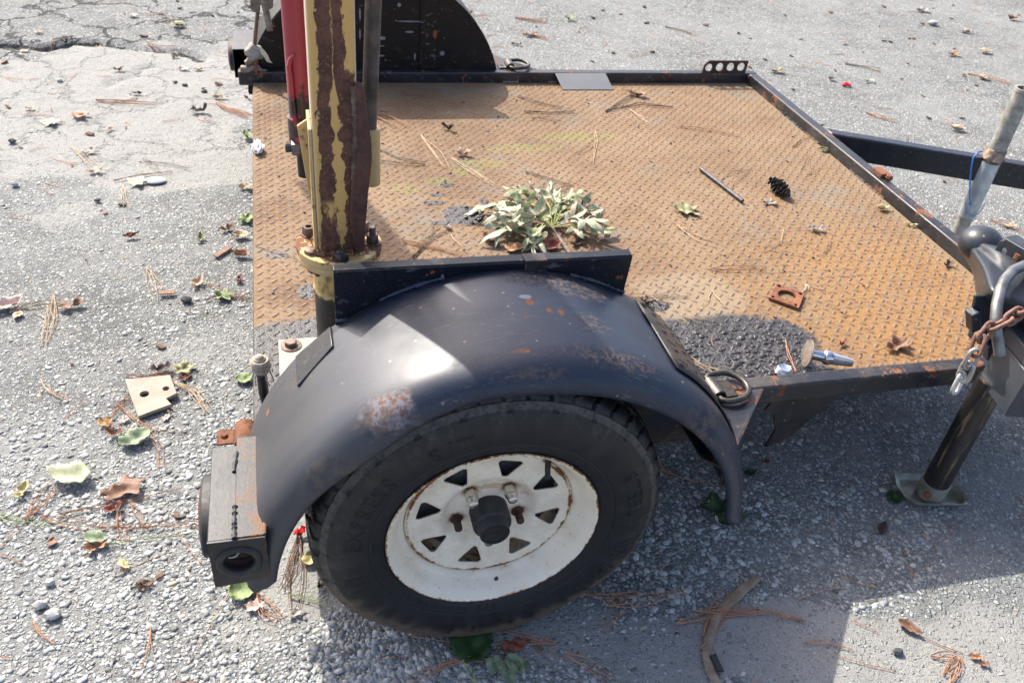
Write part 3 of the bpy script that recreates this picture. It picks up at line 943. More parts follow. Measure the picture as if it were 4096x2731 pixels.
def lamp_box(far):
    fy = (lambda y: YM - y) if far else (lambda y: y)
    xL, xM, xR, zb, zt = -.4455, -.4065, -.3625, .2765, .3755
    yn_, yf_ = -.02, .182
    b = NB()
    A, B = sorted((fy(yn_ + .003), fy(yf_)))
    box(b, xL, xM + .004, A, B, zt - .003, zt)
    box(b, xL, xL + .003, A, B, zb, zt - .003)
    A2, B2 = sorted((fy(yn_ + .003), fy(yf_ + .017)))
    box(b, xM, xR, A2, B2, zt - .0015, zt + .0018)
    box(b, xL + .003, xR, A, B, zb, zb + .003)
    box(b, xR - .003, xR, A, B, zb + .003, zt - .0015)
    C, D_ = sorted((fy(yf_ - .003), fy(yf_)))
    o = obj('lamp_box', b, M_BOXTOP, trailer, .0022)
    b = NB()
    hx, hz, hr = -.4045, .3265, .0262
    holed(b, [(xL, zb - .004), (xR, zb + .001), (xR, zt - .0005), (xL, zt)], [(hx, hz, hr)], 'xz', fy(yn_), fy(yn_ + .003))
    obj('end_plate', b, M_BLK_DULL, o)
    Mg = Matrix.Translation((hx, fy(yn_), hz)) @ Matrix.Rotation(PI / 2 if not far else -PI / 2, 4, 'X')
    b = NB()
    pr = []
    for k in range(13):
        a = PI * k / 12
        pr.append((.0285 + .0062 * math.cos(a) * (1 if True else 1), .0045 * math.sin(a)))
    lathe(b, pr + [(.0223, -.006), (.0240, -.006)], Mg, 36, cap=False)
    obj('grommet', b, M_GROM, o, smooth=60)
    b = NB()
    lathe(b, [(.0305, -.0062), (.0305, -.020), (.026, -.022), (.026, -.028), (0, -.028)], Mg, 30, cap=False)
    obj('lamp_socket', b, simple('rusty_socket', (.05, .028, .02), (.17, .10, .07), 60, .8), o)
    b = NB()
    w = [Mg @ Vector(q) for q in ((.004, .012, -.027), (.002, .007, -.016), (-.004, .002, -.010), (-.010, -.002, -.011), (-.016, -.002, -.012))]
    tube(b, w, .0016, 6)
    obj('loose_wire', b, simple('pale_wire', (.45, .40, .32), (.6, .55, .45), 60, .6), o)
    # stop lamp on the tail side
    Ml = Matrix.Translation((xL, fy(.085), .322)) @ Matrix.Rotation(-PI / 2, 4, 'Y') @ Matrix.Diagonal((.82, 1.28, 1, 1))
    b = NB(); lathe(b, [(.060, 0), (.060, .012), (.057, .015), (.049, .015), (.048, .010)], Ml, 40)
    obj('lamp_ring', b, M_GROM, o)
    b = NB(); lathe(b, [(.0478, .010), (.0475, .0160), (.042, .0185), (.02, .0195), (0, .0198)], Ml, 36)
    obj('lamp_lens', b, M_LENS, o, smooth=60)
    if not far:
        obj('weld_bead', weld([(xM + .001, .165, zt + .001), (xM - .003, .120, zt + .001)], .0036, 21, .4, 8), M_BOXTOP, o)
        obj('weld_bead', weld([(xM + .000, .045, zt + .001), (xM - .0005, .015, zt + .001), (xM, -.017, zt + .0005)], .0036, 22, .4, 8), M_BOXTOP, o)
        obj('weld_bead', weld([(xR + .002, .19, zt + .0025), (xR + .001, .10, zt + .002), (xR - .001, -.016, zt + .001)], .0032, 23, .4, 8), M_BOXTOP, o)
    return o
lamp_box(False)
lamp_box(True)
# clamp on the tail of the near rail, behind the lamp box
b = NB()
cl = [Vector((-.447, .285, .302)), Vector((-.422, .285, .303))]
box(b, -.449, -.419, .266, .304, .298, .302)
arc = [(-.419 + .0 + .020 - .020 * math.cos(R(a)), .302 + .022 * math.sin(R(a))) for a in np.linspace(0, 180, 13)]
arc += [(-.419 + .020 - .016 * math.cos(R(a)), .302 + .018 * math.sin(R(a))) for a in np.linspace(180, 0, 13)]
ext(b, arc, 'xz', .252, .304)
lathe(b, [(.0065, 0), (.0065, .003), (.004, .005), (0, .005)], at(-.436, .286, .302), 14)
box(b, -.40, X0 + .004, .255, .30, .292, .298)
obj('pipe_clamp', b, M_RUST, trailer, .001)

# ---- tie-down rings
M_RING = simple('dark_worn_ring_steel', (.030, .027, .025), (.10, .085, .07), 60, .42, .55, .3, spec=.6)
def tie_down(cx, cy, rz, sc, far):
    Mm = Matrix.Translation((cx, cy, RT - .0004)) @ Matrix.Rotation(rz, 4, 'Z') @ Matrix.Scale(sc, 4)
    b = NB()
    # bent strap: flat, hump, flat (runs along local x)
    pr = [(-.046, .0055), (-.022, .0055), (-.017, .013), (-.011, .0205), (-.003, .0235), (.005, .0225), (.011, .017), (.0145, .009), (.018, .0055), (.046, .0055)]
    lo = [(x_, z_ - .005) for x_, z_ in pr][::-1]
    lo = [(-.0458, .0002), (-.0195, .0002), (-.0145, .009), (-.009, .0155), (-.003, .018), (.003, .0172), (.0075, .013), (.011, .006), (.0145, .0002), (.0458, .0002)][::-1]
    ext(b, pr + lo, 'xz', -.026, .026, Mm)
    s = obj('ring_strap', b, M_RING, trailer, .0012)
    b = NB()
    for sx in (-.034, .033):
        box(b, sx - .0062, sx + .0062, -.0062, .0062, .0052, .0060, Mm)
    obj('square_hole', b, simple('dark_hole', (.022, .012, .009), (.05, .026, .018), 60, .9), s)
    b = NB()
    pts = [(-.003, -.040), (-.003, .040)]
    path = [(-.003, y_, .0095) for y_ in np.linspace(-.036, .036, 8)]
    path += [(.006, .044, .010), (.02, .046, .011)]
    path += [(.03 + .045 * math.sin(R(a)), .046 * math.cos(R(a)), .0125) for a in np.linspace(8, 172, 15)]
    path += [(.02, -.046, .011), (.006, -.044, .010)]
    tube(b, [Mm @ Vector(q) for q in path], .0068 * sc, 12, closed=True)
    obj('tie_ring', b, M_RING, s, smooth=70)
tie_down(.502, .246, R(3), .92, False)
tie_down(.512, YM - .222, R(-2), .92, True)

# ---- small fittings on the far rail
b = NB()
pts = [(.668, YF0 - .0005, RT - .0005), (.860, YF0 - .0005, RT + .0005), (.872, YF0 - .072, DZ + .003), (.680, YF0 - .072, DZ + .003)]
n_ = Vector((0, -.46, .85)).normalized() * .004
vs = [b.verts.new(q) for q in pts] + [b.verts.new(Vector(q) - n_) for q in pts]
b.faces.new(vs[:4]); b.faces.new(vs[7:3:-1])
for i in range(4):
    b.faces.new((vs[i], vs[(i + 1) % 4], vs[4 + (i + 1) % 4], vs[4 + i]))
obj('wedge_plate', b, paint_black('wedge_paint', rust=.5, dust=1.0, rough=.45, base=(.20, .205, .21), dustcol=(.26, .25, .24)), trailer, .001)
b = NB()
holed(b, [(1.247, RT - .001), (1.428, RT - .001), (1.432, RT + .047), (1.268, RT + .047), (1.252, RT + .030)], [(1.272, RT + .021, .0145), (1.316, RT + .023, .0155), (1.361, RT + .0235, .0155), (1.405, RT + .024, .0155)], 'xz', YF0 + .004, YF0 + .010)
obj('holed_bracket', b, simple('brown_black_bracket', (.018, .012, .009), (.07, .035, .02), 50, .7), far_rail)

# ---- bracket hanging under the near rail
b = NB()
pts = [(.652, .2875), (.812, .2875), (.735, .185), (.705, .160), (.672, .150), (.684, .200), (.664, .248), (.640, .262)]
ext(b, pts, 'xz', .252, .258)
box(b, .655, .810, .258, .285, .281, .2872)
obj('hanger_bracket', b, M_BLK_DULL, trailer, .0015)

# ---- axle stub and back frame seen past the wheel
b = NB()
box(b, .02, .52, .25, .281, .20, .286)
obj('side_channel', b, M_UNDER, trailer, .003)
b = NB()
lathe(b, [(.03, 0), (.03, .09)], at(0, .16, .292, -PI / 2), 16)
obj('stub_axle', b, M_UNDER, trailer)

# ------------------------------------------------------------------ wheel
WC = Vector((0, 0, .292))
def wpt(r, ang, y, c=WC, fy=1):
    return Vector((c.x + r * math.cos(ang), c.y + fy * y, c.z + r * math.sin(ang)))

def tyre_mesh():
    side = [(.0105, .176), (.004, .181), (-.0005, .188), (-.0055, .198), (-.0078, .2065), (-.0070, .2085), (-.0085, .2100), (-.0108, .222), (-.0118, .235), (-.0112, .248), (-.0085, .262), (-.0045, .272), (-.0042, .2735), (.0005, .2790), (.0012, .2802), (.0045, .2865), (.0062, .2872), (.0085, .2915)]
    cap = [(.0130, .2958), (.0175, .2985), (.0235, .3005), (.0300, .3018), (.0370, .3027), (.0415, .3030), (.0425, .2975), (.0475, .2975), (.0485, .3035), (.058, .3041), (.066, .3045), (.0715, .3046), (.0725, .298), (.0765, .298)]
    half = side + cap
    prof = half + [(.153 - y, r) for y, r in half[::-1][1:]]
    n = 432
    P = np.array(prof)
    m = len(P)
    A = np.linspace(0, 2 * PI, n, endpoint=False)
    Rr = np.repeat(P[None, :, 1], n, 0).copy()
    Yy = np.repeat(P[None, :, 0], n, 0).copy()
    deg = np.degrees(A)[:, None]
    yy = np.minimum(P[:, 0], .153 - P[:, 0])[None]
    # lateral slots, bent across the rib, every 7.5 degrees
    ph = (deg + np.clip((yy - .02) * 140, -2, 3.2)) % 7.5
    slot = ((ph < .84) & (yy > .008) & (yy < .0405)) | (((deg - np.clip((yy - .05) * 160, 0, 4)) % 7.5 < .84) & (yy > .0480) & (yy < .071))
    Rr -= slot * .0052
    sipe = (((deg + 3.4) % 7.5) < .84) & (yy > .018) & (yy < .031)
    Rr -= sipe * .0022
    # shoulder notches, wider, every 15 degrees
    nt = ((deg + 1.5) % 15 < 1.67) & (yy > -.0045) & (yy < .009)
    Rr -= nt * .0024
    Yy = Yy + nt * .0016 * np.where(P[:, 0] < .0765, 1, -1)[None]
    x = Rr * np.cos(A)[:, None]
    z = Rr * np.sin(A)[:, None] + WC.z
    # weight on the ground
    low = z < .010
    bul = np.clip((.055 - z) / .05, 0, 1)
    Yy = Yy + np.where(P[:, 0] < .0765, -1, 1)[None] * bul * .006
    z = np.where(low, .003 + (z + .013) * .3, z)
    V = np.stack([x, Yy, z], 2).reshape(-1, 3)
    i = np.arange(n)[:, None] * m + np.arange(m - 1)[None]
    j = ((np.arange(n) + 1) % n)[:, None] * m + np.arange(m - 1)[None]
    F = np.stack([i, i + 1, j + 1, j], 2).reshape(-1, 4)
    return V, F

t = T('tyre_rubber')
xs = t.sep()
rr = t.ma('SQRT', t.ma('ADD', t.ma('POWER', xs[0], 2.0), t.ma('POWER', t.ma('SUBTRACT', xs[2], WC.z), 2.0)))
ang = t.ma('ARCTAN2', t.ma('SUBTRACT', xs[2], WC.z), xs[0])
pol = t.n('ShaderNodeCombineXYZ', {0: t.ma('MULTIPLY', ang, 6.0), 1: t.ma('MULTIPLY', rr, 9.0), 2: 0.0}).outputs[0]
smear = t.noise(1.6, 5, .65, vec=pol)
fine = t.noise(90, 5, .7)
ndust = t.ma('ADD', t.ma('MULTIPLY', smear, .65), t.ma('MULTIPLY', fine, .35))
d1 = t.ma('MULTIPLY', t.mr(ndust, .46, .68), t.mr(rr, .215, .285, .12, .85))
low = t.ma('MULTIPLY', t.mr(xs[2], .30, .02), t.mr(rr, .225, .29))
d2 = t.ma('MULTIPLY', t.mr(t.ma('ADD', ndust, t.ma('MULTIPLY', low, .24)), .46, .66), t.mr(low, 0, .55))
col = t.mix(d1, (.0135, .0135, .0145), (.085, .075, .060))
col = t.mix(t.ma('MULTIPLY', d2, .8), col, (.14, .098, .062))
groove = t.ma('MULTIPLY', t.mr(rr, .2745, .2765), t.mr(rr, .2875, .2845))
col = t.mix(t.ma('MULTIPLY', groove, t.mr(fine, .35, .6, .1, .6)), col, (.13, .115, .092))
M_TYRE = t.fin(col, t.mr(ndust, .35, .65, .42, .72), nrm=t.bump(t.ma('ADD', fine, t.ma('MULTIPLY', smear, .5)), .22, .0012), spec=.4)

V, F = tyre_mesh()
tme = raw_mesh('tyre', V, F, M_TYRE, True)
tme.set_sharp_from_angle(angle=R(32))
tyre = put('tyre', tme, M_TYRE, trailer)

def outline_text(body, r_mid, deg_mid, h, bev, space=1.0):
    cu = bpy.data.curves.new('txt', 'FONT')
    cu.body = body
    cu.size = 1
    cu.space_character = space
    cu.fill_mode = 'NONE'
    cu.bevel_depth = bev / h * .70
    cu.bevel_resolution = 0
    cu.resolution_u = 3
    cu.align_x = 'CENTER'
    to = bpy.data.objects.new('txt', cu)
    COL.objects.link(to)
    dg = bpy.context.evaluated_depsgraph_get()
    me_ = bpy.data.meshes.new_from_object(to.evaluated_get(dg))
    bpy.data.objects.remove(to)
    bpy.data.curves.remove(cu)
    k = h / .70
    prof = [(-.0005, .188), (-.0055, .198), (-.0080, .2080), (-.0108, .222), (-.0118, .235), (-.0112, .248), (-.0085, .262), (-.0045, .272)]
    rr_ = [q[1] for q in prof]; yy_ = [q[0] for q in prof]
    for v in me_.vertices:
        x_, y_, z_ = v.co
        r_ = r_mid + (y_ - .35) * k
        a_ = R(deg_mid) - x_ * k / r_mid
        bl = max(0.0, min(1.0, (.055 - (WC.z + r_ * math.sin(a_))) / .05)) * .006
        v.co = (r_ * math.cos(a_), float(np.interp(r_, rr_, yy_)) - z_ * k * .9 - bl, WC.z + r_ * math.sin(a_))
    me_.materials.clear()
    return me_
for body, r_, a_, h_, bv, sp_ in (('EXPRESS', .2365, 157.5, .027, .0013, 1.22), ('S/T', .2330, 111.5, .027, .0016, 1.45), ('STEEL', .2445, 16.2, .025, .0016, 1.25), ('RADIAL', .2465, -32, .023, .0015, 1.25), ('IN', .2415, -162.5, .025, .0015, 1.3),
                                  ('6 P R', .1960, -90.5, .0095, .0006, 1.2), ('MAX LOAD 615 KG (1355 LBS) AT 355 KPA', .1965, -122, .0050, .0003, 1.05), ('TREAD 2 PLIES POLYESTER', .2005, -50, .0050, .0003, 1.05), ('TUBELESS', .1975, 44, .0065, .0003, 1.05), ('DOT 4FFB M6M', .1985, 1, .0065, .0003, 1.1)):
    me_ = outline_text(body, r_, a_, h_, bv, sp_)
    put('tyre_lettering', me_, M_TYRE, tyre)

# rim
t = T('white_wheel_paint')
xs = t.sep()
rr = t.ma('SQRT', t.ma('ADD', t.ma('POWER', xs[0], 2.0), t.ma('POWER', t.ma('SUBTRACT', xs[2], WC.z), 2.0)))
n1 = t.noise(22, 5, .7)
n2 = t.noise(120, 4, .7)
base = t.mix(t.mr(n1, .42, .72, 0, .7), (.90, .79, .61), (.82, .665, .46))
base = t.mix(t.ma('MULTIPLY', t.mr(rr, .165, .140), t.mr(n1, .35, .6, .0, .55)), base, (.72, .60, .45))
def ringmask(r0, w):
    return t.mr(t.ma('ABSOLUTE', t.ma('SUBTRACT', rr, r0)), 0.0, w, 1.0, 0.0)
edge = t.ma('MAXIMUM', ringmask(.1815, .006), ringmask(.1425, .006))
nn = t.ma('ADD', t.ma('MULTIPLY', n1, .6), t.ma('MULTIPLY', n2, .4))
rm = t.ma('MAXIMUM', t.mr(t.ma('ADD', nn, t.ma('MULTIPLY', edge, .20)), .655, .72), t.mr(nn, .70, .74))
halo = t.mr(t.ma('ADD', nn, t.ma('MULTIPLY', edge, .20)), .57, .71)
for a in (126, 54, -18, -90, -162):
    c = (.0571 * math.cos(R(a)), .058, WC.z + .0571 * math.sin(R(a)) + .003)
    halo = t.ma('MAXIMUM', halo, t.ma('MULTIPLY', t.spot(c, (.017, .03, .014), .5, 90, .5), .9))
    rm = t.ma('MAXIMUM', rm, t.spot(c, (.0125, .03, .0105), .5, 110, .3))
halo = t.ma('MAXIMUM', halo, t.ma('MULTIPLY', t.spot((.002, .058, WC.z + .055), (.026, .03, .006), .9, 120, .3), .8))
col = t.mix(t.ma('MULTIPLY', halo, .75), base, (.52, .27, .085))
col = t.mix(rm, col, t.mix(n2, (.075, .028, .013), (.23, .09, .03)))
col = t.mix(t.mr(t.noise(300, 2), .70, .74), col, (.12, .09, .07))
M_WHITE = t.fin(col, t.mixf(rm, .36, .85), nrm=t.bump(nn, .2, .001), spec=.5)

MW = Matrix.Translation(WC) @ Matrix.Rotation(-PI / 2, 4, 'X')      # local z -> world +y (inboard)
b = NB()
lathe(b, [(.1775, .009), (.1800, .003), (.1822, .0005), (.1815, -.0012), (.1790, -.0010), (.1755, .0025), (.1715, .0075), (.1680, .0115), (.1650, .0170), (.1615, .0235), (.1585, .0290), (.1560, .0325), (.1500, .0370), (.1465, .0430), (.1450, .056), (.1455, .120), (.165, .140), (.181, .150)], MW, 120, cap=False)
rim = obj('rim', b, M_WHITE, trailer, smooth=50)
s = rim.modifiers.new('thick', 'SOLIDIFY'); s.thickness = .0022; s.offset = 1

# disc with eight windows
def disc_y(r):
    pts = [(.030, .0535), (.034, .0560), (.050, .0575), (.066, .0570), (.074, .0548), (.0795, .0500), (.0835, .0460), (.088, .0448), (.105, .0445), (.130, .0432), (.1385, .0416), (.1435, .0402), (.1452, .0425)]
    return float(np.interp(r, [q[0] for q in pts], [q[1] for q in pts]))
def disc_mesh():
    bm = NB()
    R0, R1, H = .0520, .1452, R(22.5)
    # rounded triangle around the sector's middle line, in (u = outward, v = sideways)
    ap, bl, br = (.0795, 0), (.1265, -.0255), (.1265, .0255)
    def rounded(P, rad, k=5):
        out = []
        for i in range(3):
            p, a, c = Vector(P[i]), Vector(P[i - 1]), Vector(P[(i + 1) % 3])
            d1_, d2_ = (a - p).normalized(), (c - p).normalized()
            half = d1_.angle(d2_) / 2
            L_ = rad / math.tan(half)
            cen = p + (d1_ + d2_).normalized() * (rad / math.sin(half))
            s_, e_ = p + d1_ * L_, p + d2_ * L_
            for q in range(k + 1):
                w = s_.lerp(e_, q / k) - cen
                out.append(cen + w.normalized() * rad)
        return out
    tri = rounded([ap, bl, br], .0058)
    cen = Vector((.108, 0))
    def ray_poly(d_, poly):
        best = None
        for i in range(len(poly)):
            a, c = poly[i], poly[(i + 1) % len(poly)]
            e = c - a
            den = d_.x * e.y - d_.y * e.x
            if abs(den) < 1e-12:
                continue
            w = a - cen
            tt = (w.x * e.y - w.y * e.x) / den
            uu = (w.x * d_.y - w.y * d_.x) / den
            if tt > 0 and -1e-9 <= uu <= 1 + 1e-9 and (best is None or tt < best):
                best = tt
        return best
    # sector outline, dense
    outl = [Vector((R0 * math.cos(a), R0 * math.sin(a))) for a in np.linspace(-H, H, 9)]
    outl += [Vector((r_ * math.cos(H), r_ * math.sin(H))) for r_ in np.linspace(R0, R1, 13)[1:]]
    outl += [Vector((R1 * math.cos(a), R1 * math.sin(a))) for a in np.linspace(H, -H, 15)[1:]]
    outl += [Vector((r_ * math.cos(H), -r_ * math.sin(H))) for r_ in np.linspace(R1, R0, 13)[1:-1]]
    hole = []
    for q in outl:
        d_ = (q - cen).normalized()
        hole.append(cen + d_ * ray_poly(d_, tri))
    K = 7
    for s_ in range(8):
        a0 = R(-103 + 45 * s_)
        ca, sa = math.cos(a0), math.sin(a0)
        rings = []
        for k in range(K + 1):
            f = k / K
            ring = []
            for h_, q in zip(hole, outl):
                w = h_.lerp(q, f)
                x_, z_ = w.x * ca - w.y * sa, w.x * sa + w.y * ca
                ring.append(bm.verts.new((x_, disc_y(w.length), WC.z + z_)))
            rings.append(ring)
        n_ = len(outl)
        for A, B in zip(rings, rings[1:]):
            for i in range(n_):
                bm.faces.new((A[i], A[(i + 1) % n_], B[(i + 1) % n_], B[i]))
    # hub zone
    prev = None
    N_ = 64
    for r_ in (.0520, .047, .042, .038, .034, .030):
        row = [bm.verts.new((r_ * math.cos(R(-103 - 22.5) + 2 * PI * k / N_), disc_y(r_), WC.z + r_ * math.sin(R(-103 - 22.5) + 2 * PI * k / N_))) for k in range(N_)]
        if prev:
            for k in range(N_):
                bm.faces.new((prev[k], prev[(k + 1) % N_], row[(k + 1) % N_], row[k]))
        prev = row
    bmesh.ops.remove_doubles(bm, verts=bm.verts[:], dist=.00012)
    return bm
dsc = obj('wheel_disc', disc_mesh(), M_WHITE, rim, smooth=50)
s = dsc.modifiers.new('thick', 'SOLIDIFY'); s.thickness = .0035; s.offset = 0
# drum behind the windows
b = NB()
lathe(b, [(.02, .072), (.118, .072), (.124, .076), (.124, .125), (.03, .125)], MW, 48)
obj('brake_drum', b, simple('dusty_drum', (.10, .092, .085), (.20, .185, .17), 30, .8), trailer)
# hub with dust cap
MH = Matrix.Translation(WC) @ Matrix.Rotation(PI / 2, 4, 'X')       # local z -> world -y (towards the viewer)
b = NB()
lathe(b, [(.0335, -.075), (.0335, -.0200), (.0325, -.0165), (.0290, -.0150), (.0275, -.0145), (.0262, -.0100), (.0258, .0020), (.0246, .0036)], MH, 40, cap=False)
hub = obj('hub', b, paint_black('hub_paint', rust=.55, dust=.8, rough=.55, base=(.020, .020, .021), dustcol=(.10, .095, .09)), rim, smooth=40)
b = NB()
lathe(b, [(.0247, .0030), (.0205, .0030), (.0200, .0018), (.008, .0018), (.0066, .0008), (.0045, -.0008), (0, -.0008)], MH, 36, cap=False)
obj('hub_cap', b, simple('dark_hub_rubber', (.008, .007, .0065), (.022, .018, .015), 120, .75), rim)
M_CHROME = simple('zinc_plated_nut', (.55, .54, .50), (.74, .73, .70), 50, .24, 1.0, .1)
M_STUD = simple('rusted_stud', (.035, .016, .012), (.09, .038, .024), 90, .8, 0, .5)
for k, a in enumerate((126, 54, -18, -90, -162)):
    c = wpt(.0571, R(a), .0575)
    Mn = Matrix.Translation(c) @ Matrix.Rotation(PI / 2, 4, 'X')
    b = NB()
    if k in (0, 1, 3):
        lathe(b, [(.0095, 0), (.0118, .006), (.0118, .0075), (.0112, .0225), (.0098, .0250)], Mn, 6, a0=.3 + k)
        lathe(b, [(.0092, .0235), (.0090, .0300), (.0078, .0335), (.005, .0350), (0, .0352)], Mn, 20, cap=False)
        obj('lug_nut', b, M_CHROME, rim, .0006)
    else:
        lathe(b, [(.0115, -.003), (.0112, .0035), (.0070, .0045), (.0068, .026), (.0050, .0280), (0, .0280)], Mn, 18)
        obj('wheel_stud', b, M_STUD, rim)
b = NB()
tube(b, [wpt(.150, R(54), .034), wpt(.142, R(53.5), .022), wpt(.134, R(52), .010)], [.0056, .0048, .0040], 10)
obj('valve_stem', b, M_GROM, rim)
# the far wheel: same parts turned to face the other way
def far_copy(o, parent):
    c = o.copy()
    COL.objects.link(c)
    c.parent = parent
    if parent is trailer:
        c.rotation_euler = (0, 0, PI)
        c.location = Vector((0, YM, 0)) - ORG[trailer.name]
    for ch in [q for q in list(bpy.data.objects) if q.parent is o]:
        far_copy(ch, c)
    return c
far_copy(tyre, trailer)
far_copy(rim, trailer)
# pebble lying in the rim
b = NB(); bmesh.ops.create_icosphere(b, subdivisions=2, radius=.0045)
for v in b.verts:
    v.co *= random.uniform(.75, 1.15)
pb = obj('pebble', b, simple('dark_pebble', (.05, .048, .045), (.11, .10, .09), 200, .85), org=(0.0146, 0.0060, 0.1593))
tag(pb, 'small dark pebble lying on the lower lip of the white wheel rim', 'pebble')

# ------------------------------------------------------------------ the crane bolted on the deck
CX, CY = -.2125, .430
FLZ = .608
crane = thing('lift_crane', (CX, CY, DZ), 'peeling yellow and rust crane post bolted to the deck beside the near fender', 'crane')

def column_paint():
    t = T('peeling_yellow_paint')
    xs = t.sep()
    n1 = t.noise(1.0, 6, .7, vec=t.map((34, 34, 9)))
    n2 = t.noise(60, 5, .7)
    yel = t.mix(t.noise(7, 3), (.64, .34, .075), (.68, .44, .18))
    yel = t.mix(t.mr(n2, .60, .72, 0, .6), yel, (.40, .25, .10))
    rust = t.mix(t.mr(t.noise(45, 5, .7), .38, .66), (.085, .036, .024), (.165, .072, .044))
    rust = t.mix(t.mr(t.noise(240, 3), .60, .70), rust, (.26, .13, .06))
    # how far the paint has come off, over the front face: x across, z up
    u = t.ma('DIVIDE', t.ma('SUBTRACT', xs[0], -.250), .070)       # 0 left edge, 1 right edge
    lowf = t.ma('SUBTRACT', t.noise(1.0, 3, .6, vec=t.map((18, 18, 7), loc=(2, 0, 3))), .5)
    teeth = t.ma('SUBTRACT', t.noise(1.0, 5, .75, vec=t.map((95, 95, 42))), .5)
    wob = t.ma('ADD', t.ma('MULTIPLY', lowf, .55), t.ma('MULTIPLY', teeth, .42))
    uu = t.ma('ADD', u, wob)
    lo = t.mr(uu, .12, .14)
    hi = t.ma('MULTIPLY', t.mr(uu, .78, .80), t.mr(t.ma('ADD', xs[2], t.ma('MULTIPLY', wob, .25)), .925, .94))
    r = t.ma('MULTIPLY', lo, t.ma('SUBTRACT', 1.0, hi))
    # tongue of yellow left in the middle, broken here and there
    zc = t.mr(xs[2], .66, .95, .60, .50, smooth=False)
    wid = t.ma('MULTIPLY', t.ma('MULTIPLY', t.mr(xs[2], .945, .84, 0, .13), t.mr(xs[2], .60, .72, .9, 1)), t.mr(t.noise(1.0, 3, .6, vec=t.map((0, 0, 15), loc=(0, 0, 5))), .36, .60, .05, 1.2))
    tong = t.mr(t.ma('ABSOLUTE', t.ma('SUBTRACT', t.ma('ADD', u, t.ma('MULTIPLY', wob, .55)), zc)), wid, t.ma('ADD', wid, .015), 1, 0)
    r = t.ma('MULTIPLY', r, t.ma('SUBTRACT', 1.0, tong))
    foot = t.ma('MULTIPLY', t.mr(xs[2], .715, .70), t.mr(t.ma('ADD', n1, t.ma('MULTIPLY', n2, .2)), .60, .52))
    r = t.ma('MULTIPLY', r, t.ma('SUBTRACT', 1.0, foot))
    sp = t.mr(t.ma('ADD', t.ma('MULTIPLY', n1, .5), t.ma('MULTIPLY', n2, .5)), .63, .66)
    r = t.ma('MAXIMUM', r, sp)
    # other faces keep more of their paint
    side = t.mr(xs[1], .3905, .3925)
    r = t.ma('MULTIPLY', r, t.ma('SUBTRACT', 1.0, t.ma('MULTIPLY', side, .93)))
    yel = t.mix(t.ma('MULTIPLY', side, .88), yel, (.56, .48, .36))
    low = t.mr(xs[2], .70, .63)
    yel = t.mix(t.ma('MULTIPLY', low, t.mr(n2, .4, .6, .2, .9)), yel, (.30, .20, .12))
    col = t.mix(r, yel, rust)
    return t.fin(col, t.mixf(r, .42, .8), nrm=t.bump(t.ma('ADD', t.ma('MULTIPLY', r, -.8), t.ma('MULTIPLY', t.ma('MULTIPLY', r, n2), .6)), .55, .0016), spec=.4)
M_COL = column_paint()
def yellow_rust(name, amt):
    t = T(name)
    n1 = t.noise(16, 5, .65)
    n2 = t.noise(75, 4, .7)
    nn = t.ma('ADD', t.ma('MULTIPLY', n1, .6), t.ma('MULTIPLY', n2, .4))
    yel = t.mix(t.noise(9), (.52, .33, .11), (.60, .44, .22))
    yel = t.mix(t.mr(n2, .5, .7, 0, .6), yel, (.36, .20, .09))
    k = t.mr(nn, .66 - .2 * amt, .69 - .2 * amt)
    col = t.mix(k, yel, t.mix(n2, (.09, .032, .018), (.24, .10, .045)))
    return t.fin(col, t.mixf(k, .45, .85), nrm=t.bump(nn, .4, .002))
M_FLG = yellow_rust('flange_paint', .80)
M_YEL = yellow_rust('socket_paint', .2)
t = T('post_paint')
zz = t.sep()[2]
nz = t.noise(20, 5, .65)
k = t.mr(t.ma('ADD', zz, t.ma('MULTIPLY', t.ma('SUBTRACT', nz, .5), .12)), .512, .524)
blk = t.mix(t.mr(nz, .45, .7), (.012, .011, .010), (.05, .038, .022))
yl = t.mix(t.mr(t.noise(50, 4), .45, .7), (.55, .38, .13), (.20, .13, .055))
M_POST = t.fin(t.mix(k, blk, yl), .5, nrm=t.bump(nz, .3, .002))

# foot plate on the deck
t = T('grey_worn_plate')
n = t.noise(24, 5, .65)
M_PLATE = t.fin(t.mix(t.mr(n, .35, .7), (.27, .235, .185), (.40, .36, .30)), .6, nrm=t.bump(t.noise(120, 4), .3, .001))
b = NB(); box(b, -.336, -.09, .305, .5515, DZ + .0015, DZ + .0135)
fp = obj('foot_plate', b, M_PLATE, crane, .004)
M_BOLT = simple('brown_bolt', (.075, .05, .04), (.20, .14, .11), 90, .6, .3)
for bx, by in ((-.311, .526), (-.311, .333), (-.115, .526), (-.115, .333)):
    b = NB(); hexbolt(b, at(bx, by, DZ + .0135, rz=.3), .0125, .0095, washer=.021)
    obj('bolt', b, M_BOLT, fp)
b = NB()
lathe(b, [(.0475, DZ + .0135), (.0475, FLZ - .026)], at(CX, CY, 0), 40)
post = obj('post', b, M_POST, crane)
b = NB()
lathe(b, [(.0470, .508), (.0494, .512), (.0494, .516), (.047, .520)], at(CX, CY, 0), 40)
obj('weld_ring', b, M_POST, post)
b = NB(); lathe(b, [(.0475, FLZ - .044), (.053, FLZ - .036), (.0735, FLZ - .0265), (.0742, FLZ - .025), (.0742, FLZ - .0155), (.0735, FLZ - .0145)], at(CX, CY, 0), 56)
obj('lower_flange', b, M_YEL, crane)
b = NB(); lathe(b, [(.0735, FLZ - .0140), (.0745, FLZ - .0130), (.0745, FLZ - .001), (.0735, FLZ), (0, FLZ)], at(CX, CY, 0), 56)
flg = obj('upper_flange', b, M_FLG, crane)
